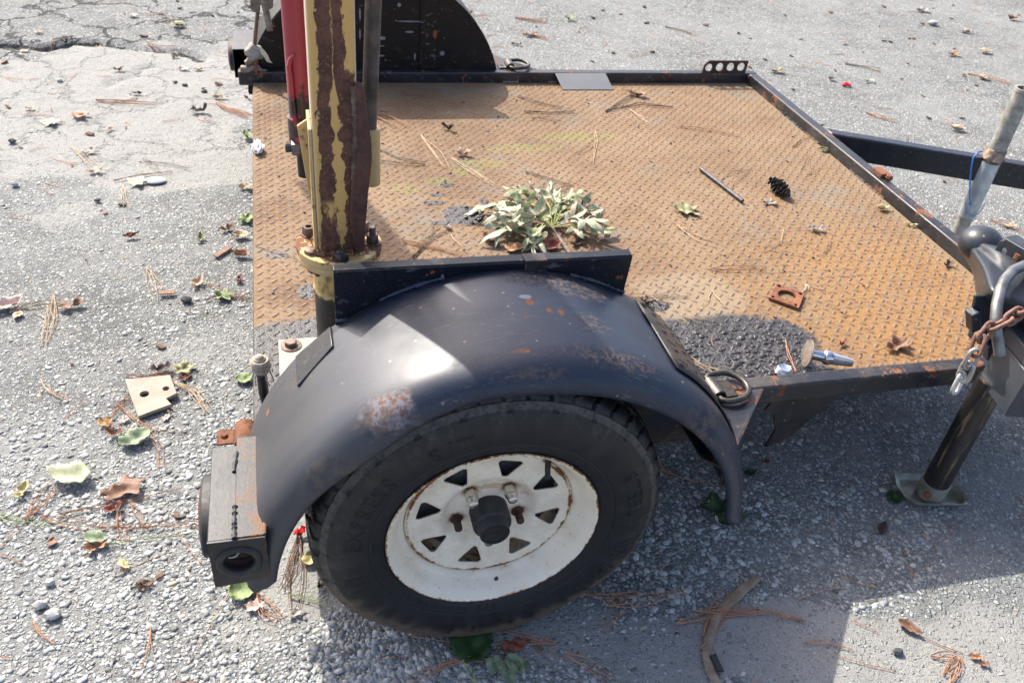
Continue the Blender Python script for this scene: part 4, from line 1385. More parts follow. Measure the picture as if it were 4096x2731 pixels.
for k, (a, kind) in enumerate(((150, 'head'), (212, 'flat'), (268, 'nut'), (40, 'head'), (-8, 'stud'), (95, 'head'))):
    c = (CX + .0585 * math.cos(R(a)), CY + .0585 * math.sin(R(a)), FLZ)
    b = NB()
    if kind == 'stud':
        hexbolt(b, at(*c, rz=.4), .0118, .015, .014, .0062, washer=.0155)
    elif kind == 'flat':
        hexbolt(b, at(*c, rz=.2), .0125, .0075)
    elif kind == 'nut':
        hexbolt(b, at(*c, rz=.5), .0112, .012, .004, .0066, washer=.0140)
    else:
        lathe(b, [(.0145, 0), (.0145, .002), (.0108, .002), (.0112, .003), (.0112, .0155), (.0100, .0172), (.0062, .0172), (.0055, .0130), (0, .0125)], at(*c, rz=k), 6 if k else 6)
    obj('flange_bolt', b, simple('dark_bolt', (.03, .026, .024), (.10, .07, .055), 90, .55, .3) if kind == 'nut' else M_BOLT, flg)
for a in (215, 228, 335, 350):
    b = NB(); hexbolt(b, at(CX + .061 * math.cos(R(a)), CY + .061 * math.sin(R(a)), FLZ - .027, rx=PI), .0088, .008, .004, .005)
    obj('flange_nut', b, M_BLK_DULL, flg)

# square column
xa, xb, ya, yb = -.2500, -.1795, .390, .466
ZT = 1.62
b = NB()
pts = []
cr = .006
box(b, xa, xb, ya, yb, FLZ + .002, ZT)
col_o = obj('column', b, M_COL, crane, .0055, seg=3)
b = NB()
lathe(b, [(.0, 0)] if False else [(.046, 0), (.050, .004), (.047, .010)], at(CX, CY, FLZ), 4, a0=PI / 4)
rr_ = random.Random(4)
for v in b.verts:
    v.co += Vector((rr_.uniform(-.003, .003), rr_.uniform(-.003, .003), rr_.uniform(-.002, .003)))
b.free()
sq = [(xa - .003, ya - .003), (xb + .003, ya - .003), (xb + .003, yb + .003), (xa - .003, yb + .003), (xa - .003, ya - .003)]
obj('weld_bead', weld([(x_, y_, FLZ + .003) for x_, y_ in sq], .0062, 31, .5, 7), yellow_rust('weld_paint', 1.1), col_o)
# wedge plates low on the left face
b = NB()
ext(b, [(.394, FLZ + .003), (.462, FLZ + .003), (.462, .84), (.394, .835)], 'yz', xa - .0062, xa - .0005)
ext(b, [(xa - .0012, FLZ + .003), (xa - .0005, .84), (xa - .022, .825), (xa - .006, FLZ + .06)], 'xz', .430, .436)
box(b, xa - .0065, xa + .004, .4665, .585, .64, .765)
obj('side_plate', b, yellow_rust('side_plate_paint', .45), col_o, .001)
# rusty fin welded to the right front edge
b = NB()
fin_pts = [(-0.1836, 0.3880, 0.9149), (-0.1715, 0.3880, 0.9134), (-0.1687, 0.3880, 0.9008), (-0.1588, 0.3880, 0.8191), (-0.1579, 0.3880, 0.7844), (-0.1647, 0.3880, 0.7259), (-0.1696, 0.3880, 0.6643), (-0.1728, 0.3880, 0.6224), (-0.1749, 0.3880, 0.5996), (-0.1884, 0.3880, 0.6157), (-0.1962, 0.3880, 0.6800), (-0.1922, 0.3880, 0.7405), (-0.1829, 0.3880, 0.8024), (-0.1829, 0.3880, 0.8776)]
ext(b, [(p_[0], max(p_[2], FLZ + .001)) for p_ in fin_pts], 'xz', .3815, .3895)
fin = obj('gusset_fin', b, simple('brown_rust_plate', (.058, .024, .017), (.125, .052, .033), 55, .75, 0, .5), col_o, .0035, seg=3)
obj('weld_bead', weld([(-0.1854, 0.3860, 0.9083), (-0.1836, 0.3860, 0.8539), (-0.1842, 0.3860, 0.8033), (-0.1898, 0.3860, 0.7505)], .0042, 33, .45, 7), simple('burnt_weld', (.05, .03, .02), (.17, .12, .085), 110, .7), col_o)

# red ram on the left with its strap bracket
t = T('red_ram_paint')
n = t.noise(18, 5, .7)
zz = t.sep()[2]
k = t.mr(t.ma('ADD', n, t.mr(zz, .90, .78, 0, .22)), .62, .70)
M_RED = t.fin(t.mix(k, t.mix(t.noise(6), (.24, .014, .028), (.34, .026, .042)), (.016, .009, .010)), .34, spec=.5, coat=.25)
ram_top, ram_bot = (-0.2620, 0.5600, 0.9838), (-0.2605, 0.5600, 0.7897)
rt, rb_ = Vector(ram_top), Vector(ram_bot)
ax = (rt - rb_).normalized()
b = NB(); tube(b, [rb_ - ax * .02, rt + ax * .55], .0215, 28)
ram = obj('ram_cylinder', b, M_RED, crane, smooth=60)
b = NB(); tube(b, [rb_ - ax * .050, rb_ - ax * .048, rb_ - ax * .002, rb_], [.0235, .0258, .0258, .0235], 28)
obj('ram_collar', b, M_RED, ram)
b = NB(); tube(b, [rb_ - ax * .115, rb_ - ax * .045], .0145, 16)
obj('ram_eye', b, M_BLK, ram)
b = NB()
bk = [(-0.2706, 0.5500, 0.9033), (-0.2775, 0.5500, 0.8949), (-0.2808, 0.5500, 0.8823), (-0.2792, 0.5500, 0.8645), (-0.2786, 0.5500, 0.8298), (-0.2770, 0.5500, 0.7895), (-0.2712, 0.5500, 0.7734)]
P = [Vector(q) for q in bk]
L_ = []
for q in P:
    L_.append((q.x, q.z))
off = [(x_ + .007, z_ + .001) for x_, z_ in L_][::-1]
ext(b, L_ + off, 'xz', .536, .572)
obj('ram_bracket', b, M_RED, ram, .0012)
b = NB()
pv = Vector((-0.2741, 0.5450, 0.7359))
Mp = Matrix.Translation(pv + Vector((.006, 0, 0))) @ Matrix.Rotation(-PI / 2, 4, 'Y')
lathe(b, [(.0185, -.016), (.0185, -.012), (.0165, -.010), (.0165, -.002)], Mp, 20)
hexbolt(b, Mp @ at(0, 0, -.002, rz=.2), .0150, .0165, .010, .0095)
obj('pivot_bolt', b, simple('grey_bolt_steel', (.07, .07, .068), (.20, .195, .185), 90, .4, .7), crane)
# steel rod on the right
rod_t, rod_b = Vector((-0.1439, 0.4750, 1.0110)), Vector((-0.1531, 0.4750, 0.8045))
ax = (rod_t - rod_b).normalized()
b = NB(); tube(b, [rod_b - ax * .05, rod_t + ax * .5], .0130, 20)
obj('steel_rod', b, simple('worn_rod_steel', (.055, .042, .034), (.15, .12, .10), 35, .5, .35), crane, smooth=60)
b = NB(); tube(b, [(rod_b.x + .002, .472, .70), (rod_b.x + .002, .472, rod_b.z - .002)], .0165, 18)
obj('rod_socket', b, M_YEL, crane)
# arm above the frame, reaching away over the deck
b = NB(); box(b, -.262, -.167, .36, .50, ZT, ZT + .11)
obj('column_head', b, M_YEL, crane, .004)
b = NB()
Ma = Matrix.Translation((CX + .011, .43, ZT + .055)) @ Matrix.Rotation(R(15.6), 4, 'Z')
box(b, -.088, .046, .06, 2.15, -.045, .045, Ma)
obj('boom', b, M_YEL, crane, .004)

# ------------------------------------------------------------------ hook hanging at the far tail corner
HK = 2.02
hook = thing('crane_hook', (-0.3745, 2.0200, 0.3260), 'rusty hook block and wire tied down to the far rear corner of the trailer', 'hook')
M_HOOK = simple('weathered_hook_iron', (.12, .085, .06), (.30, .25, .20), 70, .6, .3)
b = NB()
tube(b, [(-0.3711, 2.0200, 0.4014), (-0.3629, 2.0200, 0.4585), (-0.3518, 2.0200, 0.5144), (-0.3476, 2.0200, 0.5457)], .0062, 8)
obj('tie_wire', b, simple('brown_wire', (.10, .065, .035), (.20, .13, .08), 60, .7), hook)
b = NB()
A_ = [(-0.3676, 2.0200, 0.6288), (-0.3714, 2.0200, 0.5374), (-0.3661, 2.0200, 0.5274), (-0.3431, 2.0200, 0.5263), (-0.3392, 2.0200, 0.5536), (-0.3315, 2.0200, 0.5351), (-0.3145, 2.0200, 0.5355), (-0.3014, 2.0200, 0.5436), (-0.2932, 2.0200, 0.6310)]
ext(b, [(q[0], q[2]) for q in A_], 'xz', 2.00, 2.05)
obj('hook_block', b, M_HOOK, hook, .003)
b = NB()
tube(b, [(-0.3314, 2.0000, 0.6128), (-0.3273, 2.0000, 0.5520), (-0.3202, 2.0000, 0.5053), (-0.3174, 2.0000, 0.4720)], .0115, 6)
obj('hook_arm', b, M_HOOK, hook)
b = NB()
bmesh.ops.create_icosphere(b, subdivisions=3, radius=.030)
rr_ = random.Random(5)
for v in b.verts:
    v.co = Vector((v.co.x * .95, v.co.y * .9, v.co.z * .95)) * (1 + .18 * math.sin(v.co.x * 160) * math.sin(v.co.z * 130 + 1) + rr_.uniform(-.05, .05))
    v.co += Vector((-0.3703, 2.0200, 0.3932))
obj('wrapped_knot', b, simple('grey_tape', (.17, .15, .125), (.34, .31, .26), 80, .8, 0, .6), hook)
b = NB()
T_ = [(-0.3520, 2.0000, 0.4232), (-0.3390, 2.0000, 0.4086), (-0.3278, 2.0000, 0.3906), (-0.3255, 2.0000, 0.3790), (-0.3168, 2.0000, 0.3673), (-0.3340, 2.0000, 0.3722), (-0.3423, 2.0000, 0.3880), (-0.3536, 2.0000, 0.4043)]
ext(b, [(q[0], q[2]) for q in T_], 'xz', 1.990, 1.9915)
obj('tape_end', b, simple('cream_tape', (.48, .42, .30), (.62, .56, .43), 40, .7), hook)
b = NB()
tube(b, [(-0.3727, 2.0200, 0.3832), (-0.3725, 2.0200, 0.3498), (-0.3709, 2.0050, 0.3223)], [.010, .0115, .009], 8)
obj('tie_pin', b, M_RUST, hook, smooth=60)
b = NB()
tube(b, [(-0.3783, 2.0200, 0.3914), (-0.3912, 2.0200, 0.3897), (-0.3997, 2.0200, 0.3830)], [.008, .011, .006], 8)
tube(b, [(-0.3785, 2.0200, 0.3723), (-0.3920, 2.0200, 0.3631), (-0.4002, 2.0200, 0.3605), (-0.4029, 2.0200, 0.3655)], [.010, .013, .012, .006], 8)
tube(b, [(-0.3779, 2.0150, 0.3515), (-0.3862, 2.0150, 0.3397), (-0.3961, 2.0150, 0.3363), (-0.4137, 2.0150, 0.3354), (-0.4175, 2.0150, 0.3294)], [.007, .012, .015, .017, .010], 8)
tube(b, [(-0.3659, 2.0150, 0.3516), (-0.3594, 2.0150, 0.3347), (-0.3501, 2.0150, 0.3297), (-0.3357, 2.0150, 0.3289)], [.005, .009, .011, .007], 8)
obj('hook_tackle', b, M_HOOK, hook, smooth=60)

# ------------------------------------------------------------------ galvanised jack through the tongue beam
jx, jy = 1.945, 1.225
jack = thing('tongue_jack', (jx, jy, 0), 'galvanised round tube jack standing through the black tongue beam', 'jack')
M_GALV = simple('galvanised_steel', (.36, .40, .40), (.58, .62, .62), 28, .42, .45, .2)
M_GALV2 = simple('stained_galvanised_steel', (.22, .21, .17), (.44, .44, .40), 40, .5, .4, .2)
b = NB(); lathe(b, [(.0275, .375), (.0275, .565), (.031, .567), (.031, .577), (.024, .577), (.024, .57)], at(jx, jy, 0), 32, cap=False)
obj('upper_tube', b, M_GALV2, jack)
b = NB(); lathe(b, [(.0285, .130), (.0285, .33)], at(jx, jy, 0), 32)
obj('middle_tube', b, M_GALV, jack)
b = NB(); lathe(b, [(.0235, .008), (.0235, .131)], at(jx, jy, 0), 28)
obj('lower_tube', b, M_GALV2, jack)
b = NB(); lathe(b, [(.06, .001), (.06, .008), (.0235, .0082)], at(jx, jy, 0), 28)
obj('foot_plate', b, M_GALV2, jack)
b = NB(); lathe(b, [(.034, .338), (.036, .345), (.034, .352), (.030, .372), (.0275, .374)], at(jx, jy, 0), 20)
rr_ = random.Random(8)
for v in b.verts:
    v.co += Vector((rr_.uniform(-.004, .004), rr_.uniform(-.004, .004), rr_.uniform(-.003, .004)))
obj('rusty_collar', b, simple('frayed_rusty_collar', (.17, .10, .06), (.42, .34, .25), 80, .8), jack)
b = NB(); lathe(b, [(.010, .57), (.010, .60), (.016, .605), (.016, .62)], at(jx + .006, jy, 0), 14)
obj('screw_end', b, M_RUST, jack)
b = NB()
wp = [(1.8652, 1.2000, 0.3796), (1.8339, 1.1850, 0.3847), (1.8205, 1.1800, 0.3676), (1.8306, 1.1780, 0.3266), (1.8479, 1.1750, 0.2788), (1.8759, 1.1800, 0.2254), (1.9168, 1.2000, 0.1853)]
tube(b, wp, .0026, 8)
lp = [(1.9116, 1.1950, 0.1882), (1.8795, 1.1900, 0.2014), (1.9021, 1.1900, 0.1630), (1.9291, 1.1900, 0.1466), (1.9477, 1.1900, 0.1497), (1.9630, 1.1950, 0.1673), (1.9803, 1.2100, 0.1822)]
tube(b, lp, .0015, 6)
bw = obj('blue_wire', b, simple('blue_plastic_wire', (.03, .12, .42), (.06, .22, .60), 30, .35), smooth=60)
tag(bw, 'thin blue wire looped over the black tongue beam and round the galvanised jack', 'wire')

# ------------------------------------------------------------------ the neighbouring trailer's coupler at the right edge
cp = thing('trailer_coupler', (1.10, .18, 0), 'dark blue grey trailer coupler with jack leg and box at the right edge', 'trailer coupler')
M_CPL = paint_black('coupler_paint', rust=.12, dust=.45, rough=.38, base=(.022, .027, .035), dustcol=(.11, .115, .12))
def shell(rings, closed_top=True):
    bm = NB()
    rows = [[bm.verts.new(q) for q in r] for r in rings]
    n_ = len(rows[0])
    for A, B in zip(rows, rows[1:]):
        for i in range(n_):
            bm.faces.new((A[i], A[(i + 1) % n_], B[(i + 1) % n_], B[i]))
    bm.faces.new(rows[-1])
    bm.faces.new(rows[0][::-1])
    return bm
bot = [(1.1684, 0.4750, 0.5000), (1.1487, 0.4396, 0.4970), (1.1431, 0.3981, 0.4900), (1.1355, 0.3712, 0.4850), (1.1059, 0.3297, 0.4820), (1.0859, 0.2952, 0.4780), (1.0818, 0.2648, 0.4740), (1.0961, 0.2332, 0.4700), (1.1357, 0.1878, 0.4650), (1.1880, 0.1073, 0.4650), (1.3644, 0.2392, 0.4800), (1.3487, 0.4318, 0.5000), (1.2938, 0.4950, 0.5050), (1.2223, 0.5010, 0.5050)]
mid_ = [(1.1730, 0.4656, 0.5120), (1.1500, 0.4299, 0.5120), (1.1296, 0.3799, 0.5120), (1.1095, 0.3371, 0.5120), (1.0767, 0.2910, 0.5100), (1.0606, 0.2625, 0.5080), (1.0612, 0.2394, 0.5060), (1.0737, 0.2119, 0.5040), (1.1103, 0.1731, 0.5000), (1.1585, 0.0979, 0.5000), (1.2882, 0.2020, 0.5150), (1.2777, 0.3838, 0.5300), (1.2367, 0.4441, 0.5300), (1.1886, 0.4610, 0.5250)]
top_ = [(1.1388, 0.4207, 0.5450), (1.1016, 0.3724, 0.5560), (1.0771, 0.3249, 0.5620), (1.0571, 0.2838, 0.5650), (1.0320, 0.2403, 0.5650), (1.0149, 0.2110, 0.5650), (1.0161, 0.1965, 0.5630), (1.0375, 0.1815, 0.5600), (1.0685, 0.1487, 0.5600), (1.1062, 0.0798, 0.5600), (1.1568, 0.1260, 0.5750), (1.1466, 0.2864, 0.5850), (1.1262, 0.3374, 0.5850), (1.1283, 0.3892, 0.5680)]
cen = [Vector(q) for q in top_]
cmid = sum(cen, Vector()) / len(cen)
tp = [q.lerp(cmid, .22) + Vector((0, 0, .006)) for q in cen]
body = obj('coupler_body', shell([bot, mid_, top_, tp]), M_CPL, cp, smooth=70)
sub = body.modifiers.new('round', 'SUBSURF'); sub.levels = 2; sub.render_levels = 2
b = NB()
dc = Vector((1.1564, 0.4068, 0.5480))
bmesh.ops.create_uvsphere(b, u_segments=28, v_segments=16, radius=.048)
for v in b.verts:
    v.co = Vector((v.co.x * .95, v.co.y * .95, v.co.z * .8)) + dc
obj('ball_socket', b, M_CPL, cp, smooth=80)
b = NB()
l0, l1 = Vector((1.1302, 0.3351, 0.6000)), Vector((1.1428, 0.2769, 0.6000))
ld = (l1 - l0).normalized(); ln = Vector((-ld.y, ld.x, 0))
Ml = Matrix(((ld.x, ln.x, 0, l0.x), (ld.y, ln.y, 0, l0.y), (0, 0, 1, l0.z), (0, 0, 0, 1)))
holed(b, [(0, -.03), (.20, -.03), (.20, .012), (.012, .012), (0, 0)], [(.018, -.012, .006)], 'xz', -.012, -.008)
for v in b.verts:
    v.co = Ml @ v.co
box(b, .004, .20, -.012, .028, .0085, .0125, Ml)
obj('latch_lever', b, M_CPL, cp, .0015)
b = NB()
lathe(b, [(.012, 0), (.012, .012), (.006, .014)], at(*(1.1380, 0.2872, 0.5850)), 12)
obj('latch_pin', b, M_RUST, cp)
# grey bent bar
M_BAR = simple('grey_worn_bar', (.10, .10, .105), (.24, .235, .225), 40, .38, .6)
b = NB()
bp = [(1.1562, 0.2426, 0.6000), (1.1041, 0.2409, 0.6000), (1.0659, 0.2263, 0.6000), (1.0280, 0.2008, 0.5970), (0.9997, 0.1754, 0.5900), (0.9797, 0.1506, 0.5770), (0.9705, 0.1310, 0.5600), (0.9665, 0.1163, 0.5450), (0.9731, 0.1105, 0.5300), (0.9789, 0.1039, 0.5150), (0.9826, 0.0959, 0.5000)]
tube(b, bp, .0105, 14)
obj('bent_bar', b, M_BAR, cp, smooth=70)
# upright mount plate with tabs and hook eye
b = NB()
mp = [(1.0185, 0.2350, 0.5366), (1.0283, 0.2350, 0.5023), (1.0258, 0.2350, 0.4888), (1.0597, 0.2350, 0.4621), (1.0861, 0.2350, 0.4341), (1.1372, 0.2350, 0.3706), (1.1872, 0.2350, 0.3712), (1.1957, 0.2350, 0.4508), (1.1392, 0.2350, 0.5310)]
ext(b, [(q[0], q[2]) for q in mp], 'xz', .235, .243)
obj('mount_plate', b, M_CPL, cp, .0015)
for q, w in (((1.0369, 0.2320, 0.4801), .020), ((1.1206, 0.2320, 0.3935), .018)):
    b = NB()
    box(b, -.010, .010, -.012, .012, -w * 1.3, w * 1.3, Matrix.Translation(q) @ Matrix.Rotation(R(-28), 4, 'Y'))
    obj('plate_tab', b, M_CPL, cp, .0025)
b = NB()
tube(b, [(1.0554, 0.2300, 0.4629), (1.0431, 0.2300, 0.4557), (1.0472, 0.2300, 0.4425), (1.0634, 0.2300, 0.4320), (1.0810, 0.2300, 0.4278)], .0060, 10)
obj('hook_eye', b, M_BAR, cp, smooth=70)
# box on the jack head
M_BOX = simple('dark_grey_box_paint', (.030, .036, .045), (.050, .057, .068), 12, .42, 0, .08)
V1, V2 = Vector((1.0905, .2, 0)), Vector((1.065, .083, 0))
dd = (V1 - V2).normalized(); nn_ = Vector((dd.y, -dd.x, 0))
Mx = Matrix(((dd.x, nn_.x, 0, V2.x), (dd.y, nn_.y, 0, V2.y), (0, 0, 1, 0), (0, 0, 0, 1)))
b = NB(); box(b, 0, .1195, 0, .15, .344, .452, Mx)
bxo = obj('jack_box', b, M_BOX, cp, .004, seg=3)
b = NB(); box(b, -.0008, .1203, -.0008, .1508, .4535, .487, Mx)
obj('box_lid', b, M_BOX, bxo, .004, seg=3)
# tongue of the other trailer continuing out of frame
d3 = Vector((.86, -.50, 0)).normalized(); n3 = Vector((-d3.y, d3.x, 0))
M3 = Matrix(((d3.x, n3.x, 0, 1.24), (d3.y, n3.y, 0, .215), (0, 0, 1, 0), (0, 0, 0, 1)))
b = NB(); box(b, .06, 1.5, -.045, .045, .40, .475, M3)
obj('tongue_tube', b, M_CPL, cp, .004)
# black jack leg with pressed foot
t = T('stained_black_leg')
n = t.noise(1.0, 5, .65, vec=t.map((60, 60, 7)))
M_LEG = t.fin(t.mix(t.mr(n, .52, .66), (.012, .0105, .010), (.16, .115, .065)), .42, nrm=t.bump(n, .2, .001), spec=.6)
b = NB(); lathe(b, [(.0292, .050), (.0292, .36)], at(1.102, .176, 0), 32)
obj('jack_leg', b, M_LEG, cp)
M_FOOT = simple('yellowed_zinc', (.20, .19, .14), (.40, .40, .34), 30, .38, .55)
b = NB(); lathe(b, [(.030, .012), (.0315, .016), (.0325, .056), (.0292, .057)], at(1.102, .176, 0), 32)
obj('leg_collar', b, M_FOOT, cp)
b = NB()
FP = [(1.049, .244), (1.030, .206), (1.028, .172), (1.050, .146), (1.165, .125), (1.182, .140), (1.176, .205), (1.160, .224)]
def inset(P_, k):
    c_ = Vector((sum(q[0] for q in P_) / len(P_), sum(q[1] for q in P_) / len(P_)))
    return [Vector(q).lerp(c_, k) for q in P_]
rings = []
for k_, z_ in ((0, .021), (0, .0235), (.05, .0225), (.16, .010), (.22, .0085)):
    rings.append([b.verts.new((q.x, q.y, z_)) for q in inset(FP, k_)])
for A, B in zip(rings, rings[1:]):
    for i in range(8):
        b.faces.new((A[i], A[(i + 1) % 8], B[(i + 1) % 8], B[i]))
b.faces.new(rings[-1])
low_ = [b.verts.new((q.x, q.y, .0035)) for q in inset(FP, .2)]
for i in range(8):
    b.faces.new((rings[0][i], rings[0][(i + 1) % 8], low_[(i + 1) % 8], low_[i]))
b.faces.new(low_)
obj('jack_foot', b, M_FOOT, cp, smooth=50)
b = NB(); lathe(b, [(.009, 0), (.009, .006), (.004, .008)], at(1.075, .160, .036, rx=PI / 2, rz=-.5), 10)
obj('leg_pin', b, M_RUST, cp)

# chain hanging from the bent bar
chain = thing('safety_chain', (0.9912, 0.1361, 0.5400), 'rusty chain with silver end links draped over the bent grey bar', 'chain')
M_CH = simple('rusty_chain_iron', (.11, .05, .035), (.27, .14, .10), 90, .7, .2, .5)
M_CH2 = simple('silver_chain_steel', (.30, .28, .25), (.56, .55, .52), 90, .4, .7, .3)
cpth = [Vector(q) for q in ((1.0227, 0.1143, 0.5900), (0.9927, 0.1119, 0.5850), (0.9674, 0.1050, 0.5750), (0.9507, 0.1067, 0.5620), (0.9367, 0.1079, 0.5480), (0.9217, 0.1003, 0.5330), (0.9153, 0.0910, 0.5150), (0.9130, 0.0896, 0.4950), (0.9121, 0.0869, 0.4720), (0.9106, 0.0885, 0.4500), (0.9047, 0.0827, 0.4320))]
seg = [0]
for a, c in zip(cpth, cpth[1:]):
    seg.append(seg[-1] + (c - a).length)
def along(s_):
    for i in range(len(cpth) - 1):
        if s_ <= seg[i + 1] or i == len(cpth) - 2:
            f = (s_ - seg[i]) / (seg[i + 1] - seg[i])
            return cpth[i].lerp(cpth[i + 1], f), (cpth[i + 1] - cpth[i]).normalized()
pitch = .0285
nl = int(seg[-1] / pitch)
for i in range(nl):
    c, dr = along((i + .5) * pitch)
    b = NB()
    path = []
    L2, W2 = .0115, .0098
    for a in np.linspace(-90, 90, 7):
        path.append((L2 + W2 * math.cos(R(a)), W2 * math.sin(R(a)), 0))
    for a in np.linspace(90, 270, 7):
        path.append((-L2 + W2 * math.cos(R(a)), W2 * math.sin(R(a)), 0))
    q = dr.to_track_quat('X', 'Z')
    Mq = Matrix.Translation(c) @ q.to_matrix().to_4x4() @ Matrix.Rotation(R(35 + 90 * (i % 2) + random.uniform(-12, 12)), 4, 'X')
    tube(b, [Mq @ Vector(p_) for p_ in path], .0042, 8, closed=True)
    lk = obj('chain_link', b, M_CH2 if i >= nl - 3 else M_CH, chain, smooth=70)
    if i >= nl - 3:
        lk['label'] = 'bare silver end link'

# ------------------------------------------------------------------ black handle rod with twine at the tail
hd = thing('handle_rod', (-0.3627, 0.3750, 0.2922), 'black bent rod with pale twine wound on its tip at the deck tail', 'rod')
b = NB()
tube(b, [(-0.3481, 0.3500, 0.2840), (-0.3614, 0.3720, 0.2965), (-0.3654, 0.3750, 0.3207), (-0.3650, 0.3750, 0.3634), (-0.3655, 0.3750, 0.3990)], .0095, 12)
obj('rod', b, M_BLK, hd, smooth=60)
b = NB()
p0, p1 = Vector((-0.3648, 0.3750, 0.3765)), Vector((-0.3666, 0.3750, 0.4015))
rr_ = random.Random(3)
for k in range(7):
    c = p0.lerp(p1, k / 6)
    rad = (.0128, .0145, .0150, .0160, .0150, .0125, .0075)[k] + rr_.uniform(-.0012, .0012)
    tl = rr_.uniform(-.25, .25)
    tube(b, [c + Vector((rad * math.cos(a), rad * math.sin(a), tl * rad * math.cos(a + k))) for a in np.linspace(0, 2 * PI, 15)[:-1]], .0040, 6, closed=True)
bmesh.ops.create_icosphere(b, subdivisions=2, radius=.010, matrix=Matrix.Translation(p1))
for k in range(5):
    a = k * 1.3
    s0 = p0 + Vector((.013 * math.cos(a), .013 * math.sin(a), 0))
    tube(b, [s0, s0 + Vector((.004 * math.cos(a), .004 * math.sin(a) - .003, -.012)), s0 + Vector((.008 * math.cos(a + .5), .006 * math.sin(a) - .004, -.024))], .0013, 5)
obj('twine', b, simple('pale_twine', (.30, .24, .175), (.52, .45, .36), 180, .9, 0, .6), hd)

# ------------------------------------------------------------------ leaves
LEAFCOL = {
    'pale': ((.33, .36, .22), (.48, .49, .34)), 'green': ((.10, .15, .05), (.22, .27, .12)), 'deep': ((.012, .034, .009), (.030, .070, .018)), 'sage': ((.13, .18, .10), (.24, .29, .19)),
    'tan': ((.38, .27, .17), (.56, .43, .30)), 'brown': ((.12, .060, .035), (.24, .135, .085)), 'red': ((.12, .030, .020), (.25, .085, .05)), 'dark': ((.035, .022, .018), (.085, .05, .04)),
    'orange': ((.27, .125, .06), (.42, .24, .13)), 'pink': ((.42, .29, .24), (.60, .48, .42)), 'yellow': ((.36, .30, .13), (.50, .45, .26)), 'olive': ((.14, .14, .06), (.30, .28, .15)), 'grey': ((.22, .19, .16), (.40, .36, .31)),
    'redyel': ((.22, .08, .035), (.42, .32, .13)), 'wilt': ((.27, .29, .17), (.50, .49, .34)), 'wilt2': ((.13, .18, .07), (.36, .38, .22)), 'wilt3': ((.36, .33, .23), (.54, .50, .37))}
LM = {}
def leaf_mat(k):
    if k not in LM:
        a, c = LEAFCOL[k]
        t = T('leaf_' + k)
        n = t.ma('ADD', t.ma('MULTIPLY', t.noise(35, 4, .6), .65), t.ma('MULTIPLY', t.noise(170, 3, .6), .35))
        col = t.mix(t.mr(n, .36, .64), a, c)
        col = t.mix(t.mr(t.noise(60, 3), .66, .72, 0, .55), col, (.20, .12, .06))
        t.put(t.b.inputs['Transmission Weight'], 0.0)
        t.put(t.b.inputs['Subsurface Weight'], 0.0)
        LM[k] = t.fin(col, .58, nrm=t.bump(n, .35, .0015), spec=.35)
    return LM[k]

